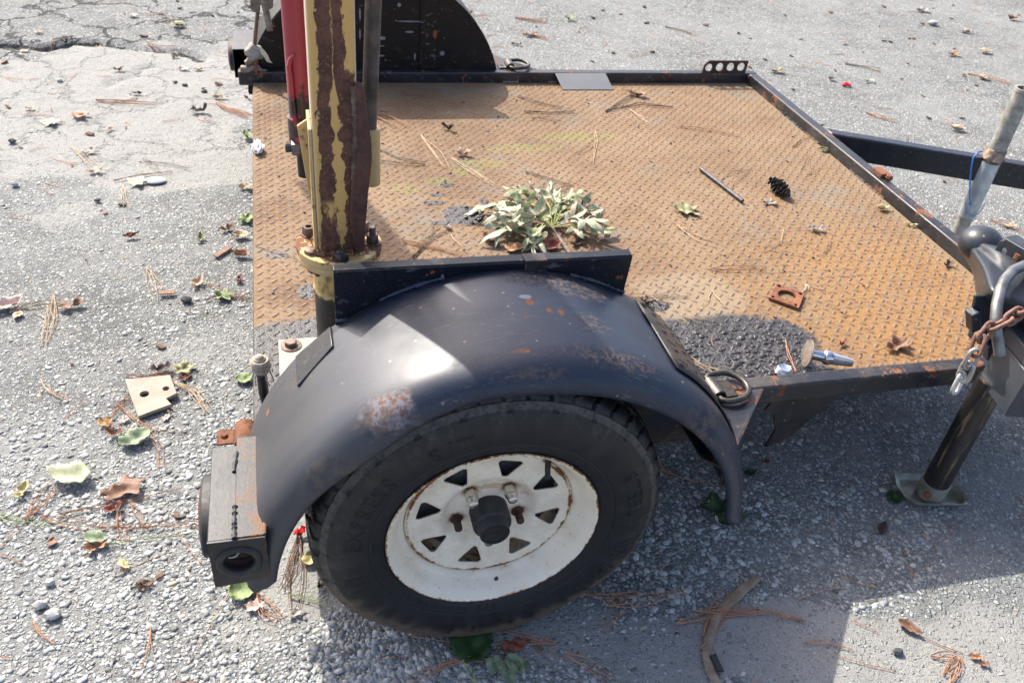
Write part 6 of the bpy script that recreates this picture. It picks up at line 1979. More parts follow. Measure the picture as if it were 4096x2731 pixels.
BUNCH = [
    ([[(0.1131, 1.5537), (0.1404, 1.4371), (0.1524, 1.3332)]], 4, 'tan', 'bunch of tan pine needles pointing down left of the curled tan leaf', 1),
    ([[(0.1779, 1.3930), (0.2178, 1.3089), (0.2648, 1.2126)]], 4, 'tan', 'long tan pine needle bunch crossing the green algae streak', 1),
    ([[(-0.0294, 1.4650), (0.0210, 1.4086), (0.0944, 1.3589)], [(0.0929, 1.3492), (0.0218, 1.3593), (-0.0477, 1.3789)]], 3, 'brown', 'brown pine needles on deck right of the crane fin', 1),
    ([[(-0.0159, 0.8553), (0.0285, 0.9366), (0.0663, 1.0117)]], 3, 'brown', 'brown pine needles leaning beside the tar stain, left leg of a cross', 1),
    ([[(-0.0152, 0.8518), (0.0391, 0.9236), (0.0864, 0.9844)]], 3, 'brown', 'brown pine needle bunch ending at the grey leaf chip by the tar stain', 1),
    ([[(-0.0291, 0.9379), (0.0353, 0.8998), (0.1254, 0.8447)], [(-0.0290, 0.9294), (0.0395, 0.8876), (0.0958, 0.8532)]], 2, 'rust', 'reddish pine needles lying across the others above the fender plate', 1),
    ([[(0.0988, 0.9555), (0.1142, 0.9172), (0.1273, 0.8798)]], 1, 'tan', 'single pale pine needle between the tar stain and the fender plate', 1),
    ([[(0.3785, 1.2922), (0.4366, 1.2537), (0.4921, 1.2096)]], 3, 'brown', 'brown pine needle bunch behind the wilted leaf heap', 1),
    ([[(0.4003, 1.1221), (0.4135, 1.1806), (0.4289, 1.2258)], [(0.4231, 1.1206), (0.4638, 1.1775), (0.4972, 1.2140)]], 3, 'brown', 'short brown pine needles standing out behind the leaf heap', 1),
    ([[(0.6861, 1.5672), (0.6619, 1.4878), (0.5959, 1.3390)], [(0.5760, 1.4094), (0.6362, 1.4702), (0.6696, 1.5062)]], 2, 'tan', 'tan pine needles forming a fork right of the algae streak', 1),
    ([[(0.4983, 1.8650), (0.5377, 1.8155), (0.6271, 1.7575)], [(0.4851, 1.7303), (0.5716, 1.7118), (0.6612, 1.7163)]], 3, 'brown', 'brown pine needles on deck below the wedge plate', 1),
    ([[(0.5002, 1.6782), (0.5516, 1.6709), (0.5877, 1.6456)]], 2, 'brown', 'small brown pine needle bunch below the wedge plate needles', 1),
    ([[(0.7717, 1.7248), (0.8836, 1.8340), (0.9481, 1.8799)], [(0.7798, 1.7354), (0.9278, 1.7994), (1.0377, 1.7640)]], 4, 'brown', 'thick brown pine needle bunch under the leaf near the far rail', 1),
    ([[(0.8685, 1.7447), (0.8834, 1.6799), (0.8825, 1.6339)]], 2, 'tan', 'short pale needles below the leaf near the far rail', 1),
    ([[(0.9958, 1.5939), (1.0914, 1.5605), (1.1865, 1.5073)]], 2, 'rust', 'long straight rust brown needle bunch in the middle of the deck', 1),
    ([[(0.9715, 1.2102), (1.0393, 1.2566), (1.1058, 1.2702)], [(1.0974, 1.2706), (1.0708, 1.1962), (1.0576, 1.1563)], [(0.9891, 1.1686), (1.0323, 1.2067), (1.0975, 1.2620)]], 1, 'brown', 'thin brown twiggy needles between the steel rod and the pine cone', 1),
    ([[(1.3289, 1.4238), (1.3773, 1.4609), (1.4388, 1.5026)]], 2, 'brown', 'dark needles touching the front rail above the green brown leaf', 1),
    ([[(1.2717, 1.2615), (1.3480, 1.3661), (1.2872, 1.2260)], [(1.2744, 1.2267), (1.3465, 1.2752)]], 1, 'brown', 'thin forked needles on deck near the front rail', 1),
    ([[(0.7178, 0.9513), (0.7550, 0.8754), (0.8074, 0.8388)]], 3, 'tan', 'pale pine needle bunch on deck right of the fender plate top', 1),
    ([[(0.6132, 0.8873), (0.6275, 0.8607), (0.6586, 0.8329)]], 1, 'brown', 'short single needle near the right end of the fender plate', 1),
    ([[(0.9092, 0.8007), (0.9761, 0.8436), (1.0246, 0.9133)], [(0.9133, 0.8232), (0.9877, 0.8231), (1.0596, 0.8299)], [(0.9283, 0.8091), (0.9785, 0.7920), (1.0215, 0.7756)]], 1, 'tan', 'tan needles crossing each other above the square gasket', 1),
    ([[(0.7193, 0.7310), (0.7936, 0.7262), (0.8701, 0.7213)]], 3, 'rust', 'rust coloured straight needles lying flat left above the gasket', 1),
    ([[(1.0749, 0.7771), (1.0999, 0.8004), (1.1350, 0.8300)]], 2, 'brown', 'short dark needles right of the square gasket', 1),
    ([[(0.9022, 0.5998), (0.9491, 0.6338), (0.9802, 0.6083)], [(0.9387, 0.6405), (0.9224, 0.6087)]], 2, 'tan', 'pale needles at the upper right corner of the square gasket', 1),
    ([[(0.4611, 0.6438), (0.5334, 0.6362), (0.6170, 0.6318)], [(0.4898, 0.6219), (0.5609, 0.6408), (0.6061, 0.6796)], [(0.5195, 0.6334), (0.5386, 0.6167), (0.5522, 0.5997)]], 2, 'tan', 'tan needles lying at the end of the fender plate', 1),
    ([[(0.6870, 0.6440), (0.6627, 0.5931), (0.6076, 0.5529)], [(0.6846, 0.6388), (0.6889, 0.5903), (0.6960, 0.5636)]], 1, 'tan', 'hook shaped pale needles above the oil patch', 1),
    ([[(0.5674, 0.5474), (0.6033, 0.5285), (0.6501, 0.5134)]], 3, 'tan', 'tan needle bunch along the upper edge of the oil patch', 1),
    ([[(0.4899, 0.4507), (0.5228, 0.3985), (0.5616, 0.3404)], [(0.4934, 0.3676), (0.5323, 0.3661), (0.5741, 0.3421)]], 3, 'tan', 'tan needle bunch on the oil patch beside the fender strip', 1),
    ([[(0.7704, 0.4303), (0.7524, 0.3791), (0.7478, 0.3201)]], 2, 'rust', 'rust brown needle on the oil patch left of the chrome fitting', 1),
    ([[(0.6085, 0.4700), (0.6021, 0.4290), (0.6143, 0.4095)]], 1, 'brown', 'thin dark needle in the middle of the oil patch', 1),
    ([[(-0.3814, 0.9478), (-0.3357, 0.9093), (-0.2794, 0.8704)]], 2, 'tan', 'tan needles on the deck tail left of the crane flange', 1),
    ([[(-0.3043, 1.5767), (-0.2924, 1.6124), (-0.2807, 1.6341)]], 1, 'brown', 'tiny needle on the deck tail left of the crane column', 1),
    ([[(1.0296, 0.3269), (1.0718, 0.3308), (1.0961, 0.3463)]], 1, 'rust', 'thin rust needle near the brown leaf at the front deck corner', 1),
    ([[(-0.0093, 1.7297), (0.0349, 1.6989), (0.0877, 1.6199)], [(-0.0126, 1.6999), (0.0539, 1.6020)]], 3, 'rust', 'needles at the sunlit edge of the far fender shadow', 1),
    ([[(-0.9997, 2.5879), (-0.9206, 2.5694), (-0.7815, 2.5474)]], 4, 'rust', 'long rust brown needle bunch across the sandy patch', 0),
    ([[(-1.0319, 2.1729), (-0.9766, 2.0663), (-0.9304, 1.9685)], [(-1.0135, 2.1578), (-0.9606, 2.0655), (-0.9263, 2.0155)]], 2, 'tan', 'tan needles leading to the curled tan leaf', 0),
    ([[(-0.8266, 1.8623), (-0.8088, 1.7657), (-0.7766, 1.7052)], [(-0.8276, 1.8359), (-0.8124, 1.7159)]], 2, 'tan', 'tan needles below the pale green lobed leaf', 0),
    ([[(-0.7836, 2.0671), (-0.7466, 2.0161), (-0.7176, 1.9570)], [(-0.7686, 2.0367), (-0.6723, 2.0026), (-0.6172, 1.9707)]], 2, 'brown', 'brown needles on the asphalt right above the clear oval', 0),
    ([[(-0.8578, 1.9001), (-0.7792, 1.9323), (-0.6770, 1.9510)]], 3, 'rust', 'rust needles behind the pale green lobed leaf', 0),
    ([[(-0.5526, 2.5570), (-0.4988, 2.4929), (-0.4179, 2.4174)], [(-0.5372, 2.5186), (-0.4606, 2.4673), (-0.4151, 2.4368)]], 4, 'rust', 'rust needle bunch running to the deck tail below the far lamp', 0),
    ([[(-0.8695, 3.2420), (-0.8140, 3.2105), (-0.7593, 3.1857)]], 4, 'rust', 'rust needles where cracked asphalt meets the sand', 0),
    ([[(-1.2704, 3.2027), (-1.2575, 3.2784), (-1.1836, 3.3318)]], 3, 'rust', 'rust needles over the deep crack', 0),
    ([[(-0.7048, 1.3504), (-0.6913, 1.2704), (-0.6731, 1.1694)], [(-0.7056, 1.3438), (-0.6617, 1.2295)]], 2, 'tan', 'tan needles on gravel left of the brown stick', 0),
    ([[(-1.0168, 1.1771), (-0.9536, 1.1935), (-0.8950, 1.1907)], [(-1.0245, 1.1551), (-0.9741, 1.1724), (-0.9256, 1.1905)]], 3, 'tan', 'long straw bunch joining the pinkish leaf and the brown red leaf', 0),
    ([[(-0.9325, 1.2329), (-0.9194, 1.1152), (-0.9194, 0.9992)], [(-0.9351, 1.1740), (-0.9206, 1.1042), (-0.9173, 1.0072)]], 3, 'tan', 'straw bunch hanging down from the long straw at the left', 0),
    ([[(-0.9710, 1.1548), (-0.9467, 1.1183), (-0.9318, 1.0726)]], 2, 'tan', 'short straw beside the hanging straw bunch', 0),
    ([[(-0.5400, 1.1613), (-0.5012, 1.1879), (-0.4173, 1.1543)], [(-0.5573, 1.2570), (-0.5018, 1.2068), (-0.4274, 1.1616)]], 3, 'rust', 'rust needles through the green sprig by the deck', 0),
    ([[(-0.7106, 0.8328), (-0.6443, 0.8530), (-0.6100, 0.8583)], [(-0.6750, 0.8140), (-0.6268, 0.8507)], [(-0.7137, 0.8618), (-0.6551, 0.8447), (-0.5977, 0.8470)]], 3, 'rust', 'rust needles lying over the top of the tile fragment', 0),
    ([[(-0.6016, 0.8186), (-0.5537, 0.7840), (-0.5135, 0.7057)], [(-0.5897, 0.8123), (-0.5418, 0.7731), (-0.5160, 0.6972)]], 3, 'tan', 'tan needles curving away from the right side of the tile', 0),
    ([[(-0.7274, 0.7349), (-0.7037, 0.7672), (-0.6907, 0.8021)], [(-0.7287, 0.7005), (-0.7119, 0.7416), (-0.6935, 0.7749)]], 3, 'rust', 'rust needles at the left side of the tile fragment', 0),
    ([[(-0.7184, 0.7513), (-0.6496, 0.6557), (-0.6122, 0.5851), (-0.6028, 0.5293)], [(-0.6628, 0.6828), (-0.6118, 0.6503), (-0.5595, 0.6304)]], 2, 'rust', 'rust needles passing by the holed green leaf', 0),
    ([[(-0.9007, 0.8668), (-0.8750, 0.8263), (-0.8362, 0.7850)], [(-0.8828, 0.8412), (-0.8813, 0.8000)]], 2, 'tan', 'pale needles alone on the gravel left of the tile', 0),
    ([[(-0.8506, 0.4135), (-0.8341, 0.4633), (-0.8158, 0.5097)], [(-0.8533, 0.4159), (-0.8233, 0.4548), (-0.8061, 0.4939)]], 3, 'rust', 'rust needle bunch slanting up at lower left', 0),
    ([[(-0.7901, 0.4225), (-0.7254, 0.4292), (-0.6592, 0.4360), (-0.5521, 0.4513)], [(-0.8271, 0.4230), (-0.7585, 0.3975), (-0.7003, 0.3783)]], 3, 'rust', 'long rust needles running under the brown lobed leaf', 0),
    ([[(-0.7139, 0.3759), (-0.6328, 0.3609), (-0.5227, 0.3585)]], 4, 'rust', 'long thick needle bunch pointing at the tail lamp', 0),
    ([[(-0.6779, 0.4529), (-0.6678, 0.3897), (-0.6567, 0.3293)], [(-0.6592, 0.4360), (-0.6363, 0.3981), (-0.6188, 0.3619)]], 2, 'rust', 'needles hanging below the brown lobed leaf', 0),
    ([[(-0.9034, 0.4404), (-0.8626, 0.4174), (-0.7744, 0.3805)], [(-0.9020, 0.4336), (-0.8520, 0.4092)]], 2, 'green', 'green grey grass stalks at the left edge', 0),
    ([[(-0.6943, 0.3292), (-0.6307, 0.3379), (-0.5162, 0.3193)]], 2, 'green', 'green grass stalk lying below the thick needle bunch', 0),
    ([[(-0.5914, 0.1213), (-0.6045, 0.0571), (-0.6090, 0.0192)], [(-0.5912, 0.1186), (-0.5828, 0.0682)]], 1, 'rust', 'thin needles on the gravel at the bottom left', 0),
    ([[(-0.6672, 0.2516), (-0.6242, 0.2683), (-0.5808, 0.2980)]], 2, 'rust', 'needles beside the small yellow green leaf', 0),
    ([[(-0.7955, 0.1678), (-0.7720, 0.1376), (-0.7518, 0.1136)]], 2, 'rust', 'short needles at the lower left corner area', 0),
    ([[(-0.4557, 0.1749), (-0.4767, 0.1172), (-0.5050, 0.0644)]], 1, 'tan', 'single tan needle below the lamp box', 0),
    ([[(-0.4146, 0.1679), (-0.3920, 0.1299), (-0.3611, 0.0915)], [(-0.4054, 0.1606), (-0.3876, 0.1180), (-0.3700, 0.0985)]], 3, 'rust', 'needles right of the yellow green leaf under the lamp box', 0),
    ([[(-0.3208, 0.3007), (-0.3314, 0.2194), (-0.3449, 0.1735)], [(-0.3263, 0.2884), (-0.3487, 0.2040), (-0.3638, 0.1650)], [(-0.3221, 0.2683), (-0.3323, 0.1952), (-0.3377, 0.1149)]], 4, 'brown', 'dense needle bunch between the fender end and the tyre', 0),
    ([[(-0.3458, 0.1457), (-0.3142, 0.1266), (-0.2788, 0.0991)]], 3, 'green', 'bright green grass blades reaching under the tyre', 0),
    ([[(-0.1315, 0.0212), (-0.0962, 0.0220), (0.0296, 0.0051)], [(-0.1317, 0.0197), (-0.0937, 0.0086), (-0.0632, -0.0053)]], 2, 'rust', 'needle bunch touching the bottom of the tyre', 0),
    ([[(0.1318, -0.0434), (0.0854, -0.0254), (0.0257, -0.0013)], [(0.1292, -0.0440), (0.0740, -0.0320), (0.0184, -0.0231)]], 2, 'rust', 'needle bunch right of the dark green leaf at the tyre', 0),
    ([[(0.0016, -0.0566), (-0.0489, -0.0536), (-0.1469, -0.0710)], [(-0.0026, -0.0543), (-0.0729, -0.0593), (-0.1208, -0.0753)]], 3, 'rust', 'thick rust needle bunch sweeping to the bottom edge', 0),
    ([[(-0.0470, -0.0437), (-0.0340, -0.0714), (-0.0248, -0.0935)]], 2, 'green', 'green stalk at the bottom edge below the dark leaf', 0),
    ([[(0.0724, -0.0096), (0.0972, -0.0542), (0.1225, -0.1010)]], 1, 'brown', 'thin dark twig right of the leaflets', 0),
    ([[(0.1393, -0.0680), (0.1758, -0.0995), (0.2118, -0.1370)]], 3, 'rust', 'needle bunch pointing to the bottom edge in the middle', 0),
    ([[(0.2131, 0.0514), (0.2550, 0.0353), (0.3258, 0.0260)], [(0.2494, 0.0186), (0.3177, 0.0185), (0.4160, 0.0287)], [(0.2778, 0.0403), (0.2612, 0.0224)]], 3, 'rust', 'needle cluster on the ground right of the tyre', 0),
    ([[(0.2850, 0.0008), (0.2482, -0.0156), (0.2180, -0.0299)]], 2, 'rust', 'short needles below the cluster right of the tyre', 0),
    ([[(0.6345, -0.0823), (0.5738, -0.0525), (0.4714, -0.0375)], [(0.3729, -0.0432), (0.4564, -0.0349), (0.5345, -0.0427)], [(0.4237, -0.0234), (0.5017, -0.0311), (0.5548, -0.0462)], [(0.4155, -0.0787), (0.4588, -0.0295), (0.5046, 0.0104)], [(0.3996, -0.1032), (0.4517, -0.0571), (0.5121, -0.0091)]], 4, 'rust', 'large criss cross needle bunch over the bark strip', 0),
    ([[(0.6080, -0.1269), (0.6558, -0.1437), (0.6955, -0.1645)]], 2, 'rust', 'needles crossing the shadow edge at lower right', 0),
    ([[(0.8439, -0.2370), (0.8811, -0.2171), (0.9001, -0.2069)], [(0.8482, -0.2540), (0.8791, -0.2275), (0.9024, -0.2100)], [(0.8446, -0.1969), (0.8766, -0.1999), (0.8969, -0.2036)]], 4, 'rust', 'needle tuft on the sunlit sand at the bottom right', 0),
    ([[(0.5055, 0.4396), (0.5138, 0.3627), (0.5133, 0.3146)], [(0.4989, 0.3567), (0.5548, 0.3241), (0.6017, 0.3011)]], 2, 'rust', 'needles in the shade between tyre and fender front', 0),
    ([[(0.2778, 3.8811), (0.4119, 3.8683), (0.4916, 3.8516)]], 4, 'rust', 'needle drift on the road beyond the far fender', 0),
    ([[(0.9689, 3.7282), (1.0730, 3.6909), (1.1395, 3.6731)]], 5, 'rust', 'rust needle drift on the road at the top middle', 0),
    ([[(0.9455, 3.4649), (1.0291, 3.4209), (1.0754, 3.3914)]], 5, 'rust', 'needle drift around the brown leaf beyond the far rail', 0),
    ([[(1.8142, 3.6220), (1.8801, 3.5604), (1.9144, 3.4984)]], 4, 'brown', 'needle drift on the road in the upper middle', 0),
    ([[(2.3450, 2.4138), (2.3879, 2.3547), (2.4394, 2.3106)]], 4, 'rust', 'needle drift on the road left of the tongue beam', 0),
    ([[(2.6191, 3.0433), (2.7191, 3.0075), (2.7760, 2.9530)]], 4, 'brown', 'thin needle drift on the road right of the front rail corner', 0),
    ([[(3.2880, 2.9027), (3.3903, 2.8484), (3.4480, 2.7410)]], 4, 'rust', 'needle drift through the tan pointed leaf on the road', 0),
    ([[(2.2478, 1.4026), (2.2829, 1.3623), (2.3200, 1.3039)]], 4, 'rust', 'needle drift on the road above the coupler', 0),
]
for k, (paths, n, colr, lab, dk) in enumerate(BUNCH):
    far_ = not dk and paths[0][0][1] > 2.4
    grass = colr == 'green'
    needles(paths, n, colr, lab, bool(dk), .012 if not far_ else .03, .00085 if not far_ else .0013, seed=k, group=DN if dk else GN,
            name='grass_stalk' if grass else 'pine_needle_bunch', cat='grass stalk' if grass else 'pine needles')

# loose straw lying about everywhere: too much to count
def straw():
    rr = random.Random(99)
    bm = NB()
    for k in range(620):
        x, y = rr.uniform(-1.6, 4.6), rr.uniform(-.5, 4.6)
        if -.5 < x < 1.55 and .1 < y < 2.4:
            continue
        f = .5 + .5 * vnoise(np.array([x * 1.3]), np.array([y * 1.3]), 5)[0]
        if rr.random() > f ** 2:
            continue
        a = rr.gauss(-.15, .7)
        L = rr.uniform(.03, .12)
        bow = rr.uniform(-.15, .15) * L
        pts = []
        for q in range(4):
            s_ = q / 3 - .5
            px_, py_ = x + L * s_ * math.cos(a) - bow * (1 - 4 * s_ * s_) * math.sin(a), y + L * s_ * math.sin(a) + bow * (1 - 4 * s_ * s_) * math.cos(a)
            pts.append((px_, py_, float(ground_z(np.array([px_]), np.array([py_]))[0]) + .004))
        tube(bm, pts, .0008 + .00022 * max(0, y), 3)
    o = obj('pine_straw', bm, needle_mat('rust'), None, smooth=0)
    tag(o, 'loose pine straw and bark crumbs strewn over the asphalt', 'pine straw', kind='stuff')
straw()
def crumbs():
    rr = random.Random(41)
    bm = NB()
    for k in range(260):
        x, y = rr.uniform(-1.5, 4.4), rr.uniform(-.5, 4.4)
        if -.5 < x < 1.55 and .1 < y < 2.4:
            continue
        s_ = rr.uniform(.003, .010) * (1 + .25 * max(0, y))
        M_ = at(x, y, float(ground_z(np.array([x]), np.array([y]))[0]) + .003, rr.uniform(-.3, .3), rr.uniform(-.3, .3), rr.uniform(0, 6))
        ext(bm, [(-s_, -s_ * .4), (s_ * .8, -s_ * .5), (s_, s_ * .3), (-s_ * .6, s_ * .5)], 'xy', 0, s_ * .35, M_)
    o = obj('bark_crumbs', bm, simple('bark_crumb', (.055, .035, .022), (.21, .12, .07), 30, .85, 0, .2), None, smooth=0)
    tag(o, 'small bark and leaf crumbs strewn over the asphalt', 'bark crumbs', kind='stuff')
crumbs()
# grit on the deck
def grit():
    rr = random.Random(17)
    bm = NB()
    for k in range(240):
        x, y = rr.uniform(X0 + .02, X1 - .02), rr.uniform(.30, 1.97)
        s_ = rr.uniform(.0012, .0042)
        M_ = at(x, y, DZ + .001, rr.uniform(-.4, .4), rr.uniform(-.4, .4), rr.uniform(0, 6))
        ext(bm, [(-s_, -s_ * .5), (s_ * .8, -s_ * .6), (s_, s_ * .4), (-s_ * .5, s_ * .7)], 'xy', 0, s_ * .7, M_)
    o = obj('deck_grit', bm, simple('dark_grit', (.04, .03, .025), (.22, .17, .13), 60, .85, 0, .2), None, smooth=0)
    tag(o, 'dark crumbs and grit scattered on the rusty deck', 'grit', kind='stuff')
grit()
# clotted muck in the oil patch
def muck():
    rr = random.Random(23)
    V0, F0 = ico(2)
    Vs, Fs = [], []
    c = 0
    for k in range(230):
        a, q = rr.uniform(0, 2 * PI), rr.random() ** .6
        x, y = .665 + .165 * q * math.cos(a), .405 + .112 * q * math.sin(a)
        if y < .29 or x > .845:
            continue
        if rr.random() < .35 and x < .6:
            continue
        s_ = rr.uniform(.0015, .0062)
        sc = np.array([s_ * rr.uniform(.8, 2.0), s_ * rr.uniform(.7, 1.5), s_ * rr.uniform(.2, .42)])
        jit = 1 + .22 * np.sin(V0[:, :1] * 5 + k) * np.cos(V0[:, 1:2] * 4 + k * 2)
        Vs.append(V0 * jit * sc + np.array([x, y, DZ + s_ * .12]))
        Fs.append(F0 + c)
        c += len(V0)
    for k in range(40):
        x, y = .188 + rr.gauss(0, .012), 1.055 + rr.gauss(0, .020)
        s_ = rr.uniform(.003, .008)
        Vs.append(V0 * np.array([s_, s_ * .8, s_ * .7]) * (1 + .2 * np.sin(V0[:, :1] * 6 + k)) + np.array([x, y, DZ + s_ * .3]))
        Fs.append(F0 + c)
        c += len(V0)
    t = T('oily_muck')
    n = t.noise(120, 4, .7)
    mt = t.fin(t.mix(t.mr(n, .4, .7), (.009, .008, .008), (.035, .028, .026)), t.mr(n, .35, .65, .22, .5), nrm=t.bump(n, .5, .002), spec=.6)
    me_ = raw_mesh('oily_muck', np.vstack(Vs), np.vstack(Fs), mt, True)
    tag(put('oily_muck', me_, mt), 'clotted black oily muck on the deck by the near rail', 'oily muck', kind='stuff')
muck()

# ------------------------------------------------------------------ single finds
# pine cone
pc = thing('pine_cone', (*(1.1063, 1.1025), DT), 'black open pine cone lying on the deck right of the steel rod', 'pine cone')
b = NB()
p0, p1 = Vector((*(1.1070, 1.1614), DT + .022)), Vector((*(1.1207, 1.0706), DT + .016))
axd = (p1 - p0).normalized()
q_ = axd.to_track_quat('Z', 'Y').to_matrix().to_4x4()
Lc = (p1 - p0).length
rr_ = random.Random(2)
lathe(b, [(.006, 0), (.011, Lc * .3), (.010, Lc * .7), (.003, Lc)], Matrix.Translation(p0) @ q_, 10)
for k in range(64):
    f = k / 64
    a = k * 2.39996
    r_ = (.021 * math.sin(PI * min(1, .22 + f * .78)) + .004)
    M_ = Matrix.Translation(p0 + axd * Lc * f) @ q_ @ Matrix.Rotation(a, 4, 'Z') @ Matrix.Rotation(-.5 + rr_.uniform(-.25, .25), 4, 'Y')
    ext(b, [(0, -.0025), (r_ * .7, -.0058), (r_, -.004), (r_ * 1.05, 0), (r_, .004), (r_ * .7, .0058), (0, .0025)], 'xy', -.0009, .0009, M_)
obj('cone_scales', b, simple('blackened_cone', (.012, .010, .009), (.060, .048, .04), 80, .7), pc, smooth=0)
# two small flattened cones
for xy, lab in (((0.5008, 0.6176), 'small brown pine cone scrap beside the end of the fender plate'), ((-0.7420, 3.0828), 'small dark spiky cone scrap on the sand near the far lamp'), ((-0.6127, 0.2162), 'small dark brown cone scrap on gravel at lower left')):
    b = NB()
    z_ = DT if lab.startswith('small brown') else .004
    for k in range(22):
        M_ = at(random.uniform(-.012, .012), random.uniform(-.008, .008), .003, random.uniform(-.6, .6), random.uniform(-.9, .3), random.uniform(0, 6.28))
        ext(b, [(0, -.0015), (.009, -.003), (.012, 0), (.009, .003), (0, .0015)], 'xy', -.0006, .0006, M_)
    tag(obj('cone_scrap', b, simple('cone_scrap_brown', (.05, .03, .02), (.22, .14, .09), 80, .8), None, smooth=0, org=(*xy, z_)), lab, 'pine cone scrap')
# steel rod
r0, r1 = Vector((*(0.9302, 1.2760), DT + .0062)), Vector((*(0.9706, 1.0656), DT + .0062))
b = NB(); tube(b, [Vector(), (r1 - r0) * .84], .0056, 14); tube(b, [(r1 - r0) * .84, (r1 - r0) * .87, (r1 - r0)], [.0056, .0062, .0058], 12)
ro = obj('steel_rod', b, simple('dark_rod_steel', (.022, .022, .024), (.075, .075, .08), 60, .5, .3), None, org=r0)
tag(ro, 'short dark steel rod lying slantwise in the middle of the deck', 'rod')
# square gasket
b = NB()
c0 = Vector((.862, .5935, DT))
cs = [Vector(q) for q in ((0.8613, 0.6461), (0.9115, 0.5967), (0.8634, 0.5381), (0.8097, 0.5901))]
cc = sum(cs, Vector((0, 0))) / 4
ou = [(q.x - cc.x, q.y - cc.y) for q in cs]
u_ = (Vector(ou[1]) - Vector(ou[0]))
hl = [(Vector(q).x * .76, Vector(q).y * .76, .0045) for q in ou]
holed(b, ou, hl + [(0, 0, .0225)], 'xy', 0, .0075)
g_ = obj('square_gasket', b, simple('flaky_rust', (.10, .034, .018), (.25, .10, .045), 60, .9, 0, .8, .0025), None, .0012, org=(cc.x, cc.y, DT))
tag(g_, 'rusty square flange with round centre hole lying on the deck', 'flange')
# zinc plated fitting with rusty disc
fpos = Vector((*(0.8204, 0.3396), DZ))
ft = thing('zinc_fitting', (.775, .335, DZ), 'shiny zinc plated spindle with a rusty round disc lying by the near rail', 'metal fitting')
fa, fb = Vector((.770, .345, DT + .030)), Vector((.866, .312, DT + .020))
fd = (fb - fa).normalized()
Mf = Matrix.Translation(fa) @ fd.to_track_quat('Z', 'Y').to_matrix().to_4x4()
b = NB(); lathe(b, [(.004, -.004), (.030, -.001), (.031, .0012), (.012, .004), (0, .004)], Mf, 28)
obj('disc', b, simple('grimy_rust_disc', (.10, .075, .06), (.27, .215, .18), 60, .7, .2, .5), ft)
M_ZINC = simple('bright_zinc', (.50, .52, .54), (.78, .80, .82), 30, .2, 1.0, .1)
b = NB(); lathe(b, [(.013, .004), (.0115, .006), (.0115, .034), (.0145, .036), (.0160, .039), (.0160, .047), (.014, .051), (.0138, .054)], Mf, 24)
obj('spindle', b, M_ZINC, ft)
b = NB(); lathe(b, [(.0138, .0545), (.0132, .060), (.0100, .094), (.0088, .100), (0, .101)], Mf, 10)
obj('ribbed_end', b, simple('grey_ribbed_cap', (.30, .33, .35), (.46, .50, .53), 30, .35, .4), ft, smooth=20)
# zinc nut cap
b = NB(); lathe(b, [(.0125, 0), (.0190, .001), (.0200, .004), (.0150, .0135), (.0135, .0145), (.0125, .0138), (0, .0138)], None, 26)
tag(obj('round_metal_cap', b, M_ZINC, None, org=(.7085, .324, DT)), 'small shiny round metal cap on the oily muck by the near rail', 'metal cap')
# tile fragment with two holes
tp_ = [Vector(q) for q in ((-0.7073, 0.8276), (-0.6051, 0.8286), (-0.5939, 0.7893), (-0.5853, 0.7605), (-0.6089, 0.7455), (-0.5953, 0.7239), (-0.6326, 0.7088), (-0.6660, 0.6935), (-0.6861, 0.7559))]
tc = sum(tp_, Vector((0, 0))) / len(tp_)
h1, h2 = Vector((-0.6586, 0.7684)) - tc, Vector((-0.6114, 0.7805)) - tc
b = NB()
holed(b, [(q.x - tc.x, q.y - tc.y) for q in tp_], [(h1.x, h1.y, .0105), (h2.x, h2.y, .0075)], 'xy', 0, .0095)
til = obj('tile_fragment', b, simple('pale_tile', (.27, .225, .18), (.38, .33, .27), 25, .8, 0, .35), None, .0008, org=(tc.x, tc.y, .0045))
til.rotation_euler = (R(2.5), R(-1.5), 0)
tag(til, 'pale broken tile piece with two holes lying among needles on the asphalt', 'tile fragment')
# bark strip
bp_ = [Vector(q) for q in ((0.5913, 0.0318), (0.5461, 0.0095), (0.4890, -0.0230), (0.4501, -0.0511), (0.4240, -0.0858), (0.4036, -0.1200), (0.3982, -0.1503), (0.4014, -0.1789))]
b = NB()
o0 = bp_[0]
rows = []
for i, q in enumerate(bp_):
    a_ = bp_[max(0, i - 1)]; c_ = bp_[min(len(bp_) - 1, i + 1)]
    nn2 = Vector((-(c_ - a_).y, (c_ - a_).x)).normalized()
    w_ = (.007, .010, .0115, .0095, .0105, .0085, .009, .008)[i]
    rows.append([b.verts.new((q.x - o0.x + nn2.x * w_ * s_, q.y - o0.y + nn2.y * w_ * s_, .004 + .003 * (1 - abs(s_)) + .002 * math.sin(i * 2 + s_))) for s_ in (-1, -.4, .4, 1)])
for A, B in zip(rows, rows[1:]):
    for k in range(3):
        b.faces.new((A[k], A[k + 1], B[k + 1], B[k]))
bk_ = obj('bark_strip', b, simple('tan_bark', (.20, .145, .10), (.36, .28, .21), 40, .85, 0, .4), None, org=(o0.x, o0.y, 0.002), smooth=60)
m_ = bk_.modifiers.new('thick', 'SOLIDIFY'); m_.thickness = .003
tag(bk_, 'long curved tan bark strip on the shaded ground at the bottom', 'bark')
